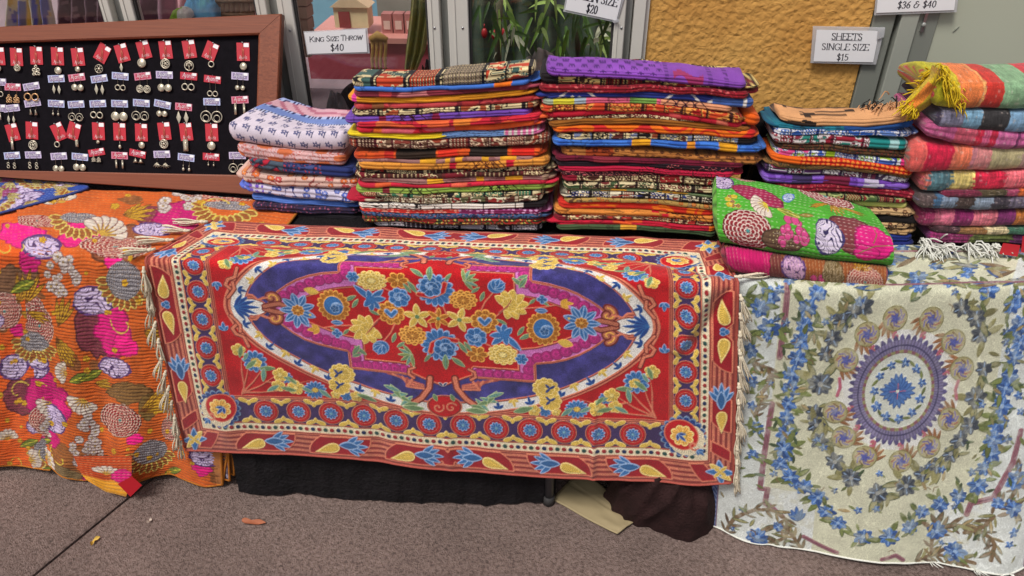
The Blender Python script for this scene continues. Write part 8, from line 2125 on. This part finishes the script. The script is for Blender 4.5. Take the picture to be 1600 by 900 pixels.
# ================================================================== THE SIGNS
SER = {  # strokes: list of polylines in a 0..1 box, (w)idth, serif feet at ends marked by the builder
 'K': (.78, [[(.1, 0), (.1, 1)], [(.7, 1), (.1, .42)], [(.28, .58), (.75, 0)]]), 'I': (.36, [[(.18, 0), (.18, 1)]]), 'N': (.86, [[(.1, 0), (.1, 1)], [(.1, 1), (.74, 0)], [(.74, 0), (.74, 1)]]),
 'G': (.86, [[(.76, .82), (.6, .97), (.42, 1), (.2, .88), (.08, .62), (.08, .36), (.2, .12), (.42, 0), (.62, .03), (.76, .14), (.76, .42), (.54, .42)]]), 'S': (.62, [[(.5, .84), (.42, .96), (.28, 1), (.12, .92), (.09, .74), (.22, .58), (.42, .46), (.53, .3), (.5, .1), (.34, 0), (.18, .02), (.08, .18)]]),
 'Z': (.74, [[(.1, .86), (.1, 1), (.66, 1), (.08, 0), (.68, 0), (.68, .16)]]), 'E': (.70, [[(.1, 0), (.1, 1)], [(.1, 1), (.6, 1), (.6, .86)], [(.1, .53), (.46, .53)], [(.1, 0), (.64, 0), (.64, .16)]]), 'T': (.72, [[(.35, 0), (.35, 1)], [(.04, .84), (.04, 1), (.66, 1), (.66, .84)]]),
 'H': (.86, [[(.1, 0), (.1, 1)], [(.74, 0), (.74, 1)], [(.1, .52), (.74, .52)]]), 'R': (.78, [[(.1, 0), (.1, 1)], [(.1, 1), (.42, 1), (.6, .88), (.6, .66), (.42, .53), (.1, .53)], [(.36, .53), (.74, 0)]]), 'O': (.88, [[(.43, 1), (.2, .9), (.08, .64), (.08, .36), (.2, .1), (.43, 0), (.66, .1), (.78, .36), (.78, .64), (.66, .9), (.43, 1)]]),
 'W': (1.1, [[(.04, 1), (.3, 0)], [(.3, 0), (.53, .9)], [(.53, .9), (.78, 0)], [(.78, 0), (1.04, 1)]]), 'Q': (.88, [[(.43, 1), (.2, .9), (.08, .64), (.08, .36), (.2, .1), (.43, 0), (.66, .1), (.78, .36), (.78, .64), (.66, .9), (.43, 1)], [(.44, .04), (.58, -.14), (.8, -.2)]]), 'U': (.84, [[(.1, 1), (.1, .3), (.22, .05), (.44, 0), (.64, .06), (.74, .3), (.74, 1)]]),
 'L': (.70, [[(.1, 1), (.1, 0)], [(.1, 0), (.64, 0), (.64, .18)]]), '$': (.6, [[(.5, .8), (.4, .92), (.26, .94), (.12, .84), (.12, .68), (.28, .54), (.44, .42), (.5, .26), (.42, .08), (.24, .04), (.08, .18)], [(.3, 1.1), (.3, -.12)]]),
 '0': (.62, [[(.3, 1), (.14, .86), (.08, .5), (.14, .14), (.3, 0), (.46, .14), (.52, .5), (.46, .86), (.3, 1)]]), '1': (.5, [[(.1, .8), (.26, 1), (.26, 0)], [(.1, 0), (.42, 0)]]), '2': (.62, [[(.1, .76), (.16, .94), (.32, 1), (.48, .9), (.5, .7), (.36, .42), (.08, 0), (.52, 0), (.54, .12)]]),
 '3': (.6, [[(.1, .84), (.24, 1), (.42, .94), (.48, .76), (.38, .58), (.22, .53)], [(.26, .53), (.46, .44), (.5, .22), (.38, .02), (.18, 0), (.07, .12)]]), '4': (.64, [[(.42, 0), (.42, 1), (.06, .3), (.58, .3)]]), '5': (.62, [[(.5, 1), (.16, 1), (.12, .55), (.3, .62), (.47, .5), (.5, .26), (.38, .04), (.2, 0), (.08, .1)]]),
 '6': (.62, [[(.48, .98), (.22, .76), (.09, .4), (.12, .12), (.3, 0), (.48, .12), (.5, .38), (.36, .54), (.2, .5), (.1, .36)]]), '&': (.9, [[(.62, .86), (.46, 1), (.28, .9), (.3, .66), (.5, .6)], [(.32, .6), (.12, .46), (.1, .16), (.3, 0), (.54, .06), (.66, .3), (.66, .5), (.84, .46)]]), ' ': (.36, []),
}
def sign(name, label, quad, sleeve, Y, lines, tapes=()):
    Q = [onY(x, y, Y) for x, y in quad]; SQ = [onY(x, y, Y) for x, y in sleeve]                # bl, br, tr, tl
    ctr = (Q[0] + Q[1]) / 2; t = thing(name, label, 'sign', ctr)
    MB().slab([p + [0, -.0006, 0] for p in Q], (0, -1, 0), .0006).build('paper', M['paper'], t)
    MB().slab([p + [0, .0022, 0] for p in SQ], (0, -1, 0), .0016).build('plastic_sleeve', M['sleeve'], t)
    for tp in tapes: MB().slab([onY(x, y, Y - .0028) for x, y in tp], (0, -1, 0), .0004).build('tape', M['sleeve'], t)
    W = np.linalg.norm(Q[1] - Q[0]); H = np.linalg.norm(Q[3] - Q[0])
    def at(u, v): p = Q[0] * (1 - u) * (1 - v) + Q[1] * u * (1 - v) + Q[2] * u * v + Q[3] * (1 - u) * v; return p + np.array([0, -.0015, 0])
    for (txt, cx, cy, hh, wd, ul, serif, slant) in lines:
        ws = []
        for ch in txt:
            k = 1.0
            if ch.islower(): k = .78
            ws.append(SER[ch.upper()][0] * k)
        tot = sum(ws); x = cx - wd / 2; m = MB()
        for ch, wc in zip(txt, ws):
            k = .78 if ch.islower() else 1.0; sx = wd / tot * (k if ch.islower() else 1.0)
            for st in SER[ch.upper()][1]:
                P = [(x + (p[0] * sx) + slant * p[1] * wd / tot, cy + (p[1] * k - .5) * hh) for p in st]
                for (p, q) in zip(P[:-1], P[1:]):
                    d = np.array([(q[0] - p[0]) * W, (q[1] - p[1]) * H]); l = np.hypot(*d) + 1e-9
                    vert = abs(d[1]) / l; th = hh * H * (.034 + .040 * vert)
                    nx, ny = -d[1] / l * th / W, d[0] / l * th / H; ex, ey = d[0] / l * th * .6 / W, d[1] / l * th * .6 / H
                    m.raw([at(p[0] - ex - nx, p[1] - ey - ny), at(q[0] + ex - nx, q[1] + ey - ny), at(q[0] + ex + nx, q[1] + ey + ny), at(p[0] - ex + nx, p[1] - ey + ny)], [(0, 1, 2, 3)])
                if serif:
                    for p in (P[0], P[-1]):
                        if len(P) == 2 and abs(P[0][1] - P[1][1]) > hh * .6:
                            a, b = hh * H * .11 / W, hh * .028
                            m.raw([at(p[0] - a, p[1] - b), at(p[0] + a, p[1] - b), at(p[0] + a, p[1] + b), at(p[0] - a, p[1] + b)], [(0, 1, 2, 3)])
            x += wc * wd / tot
        m.build('lettering', M['ink'], t)
        if ul:
            b = hh * .03; y = cy - hh * .62
            MB().raw([at(cx - wd / 2, y - b), at(cx + wd / 2, y - b), at(cx + wd / 2, y + b), at(cx - wd / 2, y + b)], [(0, 1, 2, 3)]).build('underline', M['ink'], t)
    return t
sign('price_sign', 'white king size throw sign, forty dollars, on the middle shop window', [(481.5, 84), (574, 81), (571, 45.6), (475.6, 51)], [(480, 86), (577.5, 83.5), (574, 44), (474, 49.5)], YW - .016, [('King Size Throw', .5, .68, .25, .88, False, False, .12), ('$40', .5, .25, .30, .23, False, False, .1)])
sign('price_sign', 'white queen size sign, twenty dollars, hanging tilted on the right window', [(883, 15), (963, 32), (975, -16), (893, -34)], [(880, 18), (964, 35.5), (980, -18), (891, -40)], YW - .016, [('QUEEN SIZE', .5, .56, .26, .90, False, True, 0), ('$20', .5, .20, .26, .22, False, True, 0)], [[(958, 36), (968, 34), (967, 30), (957, 32)]])
sign('price_sign', 'white sheets single size sign, fifteen dollars, stuck on the ochre wall', [(1271, 95.6), (1364, 97), (1373.6, 48.6), (1276, 46.5)], [(1266.5, 98.5), (1369, 101), (1383, 43), (1270.5, 41)], YW - .004, [('SHEETS', .5, .81, .20, .50, True, True, 0), ('SINGLE SIZE', .5, .48, .20, .78, False, True, 0), ('$15', .48, .15, .20, .20, False, True, 0)], [[(1370, 62), (1381, 58), (1383, 43), (1372, 44)]])
sign('price_sign', 'white sign priced thirty-six and forty dollars at the top of the grey door', [(1369, 20), (1490.6, 15.5), (1496, -30), (1374, -30)], [(1366, 24), (1495, 19), (1501, -32), (1371, -32)], YD - .010, [('$36 & $40', .51, .23, .22, .50, False, False, .12)], [])
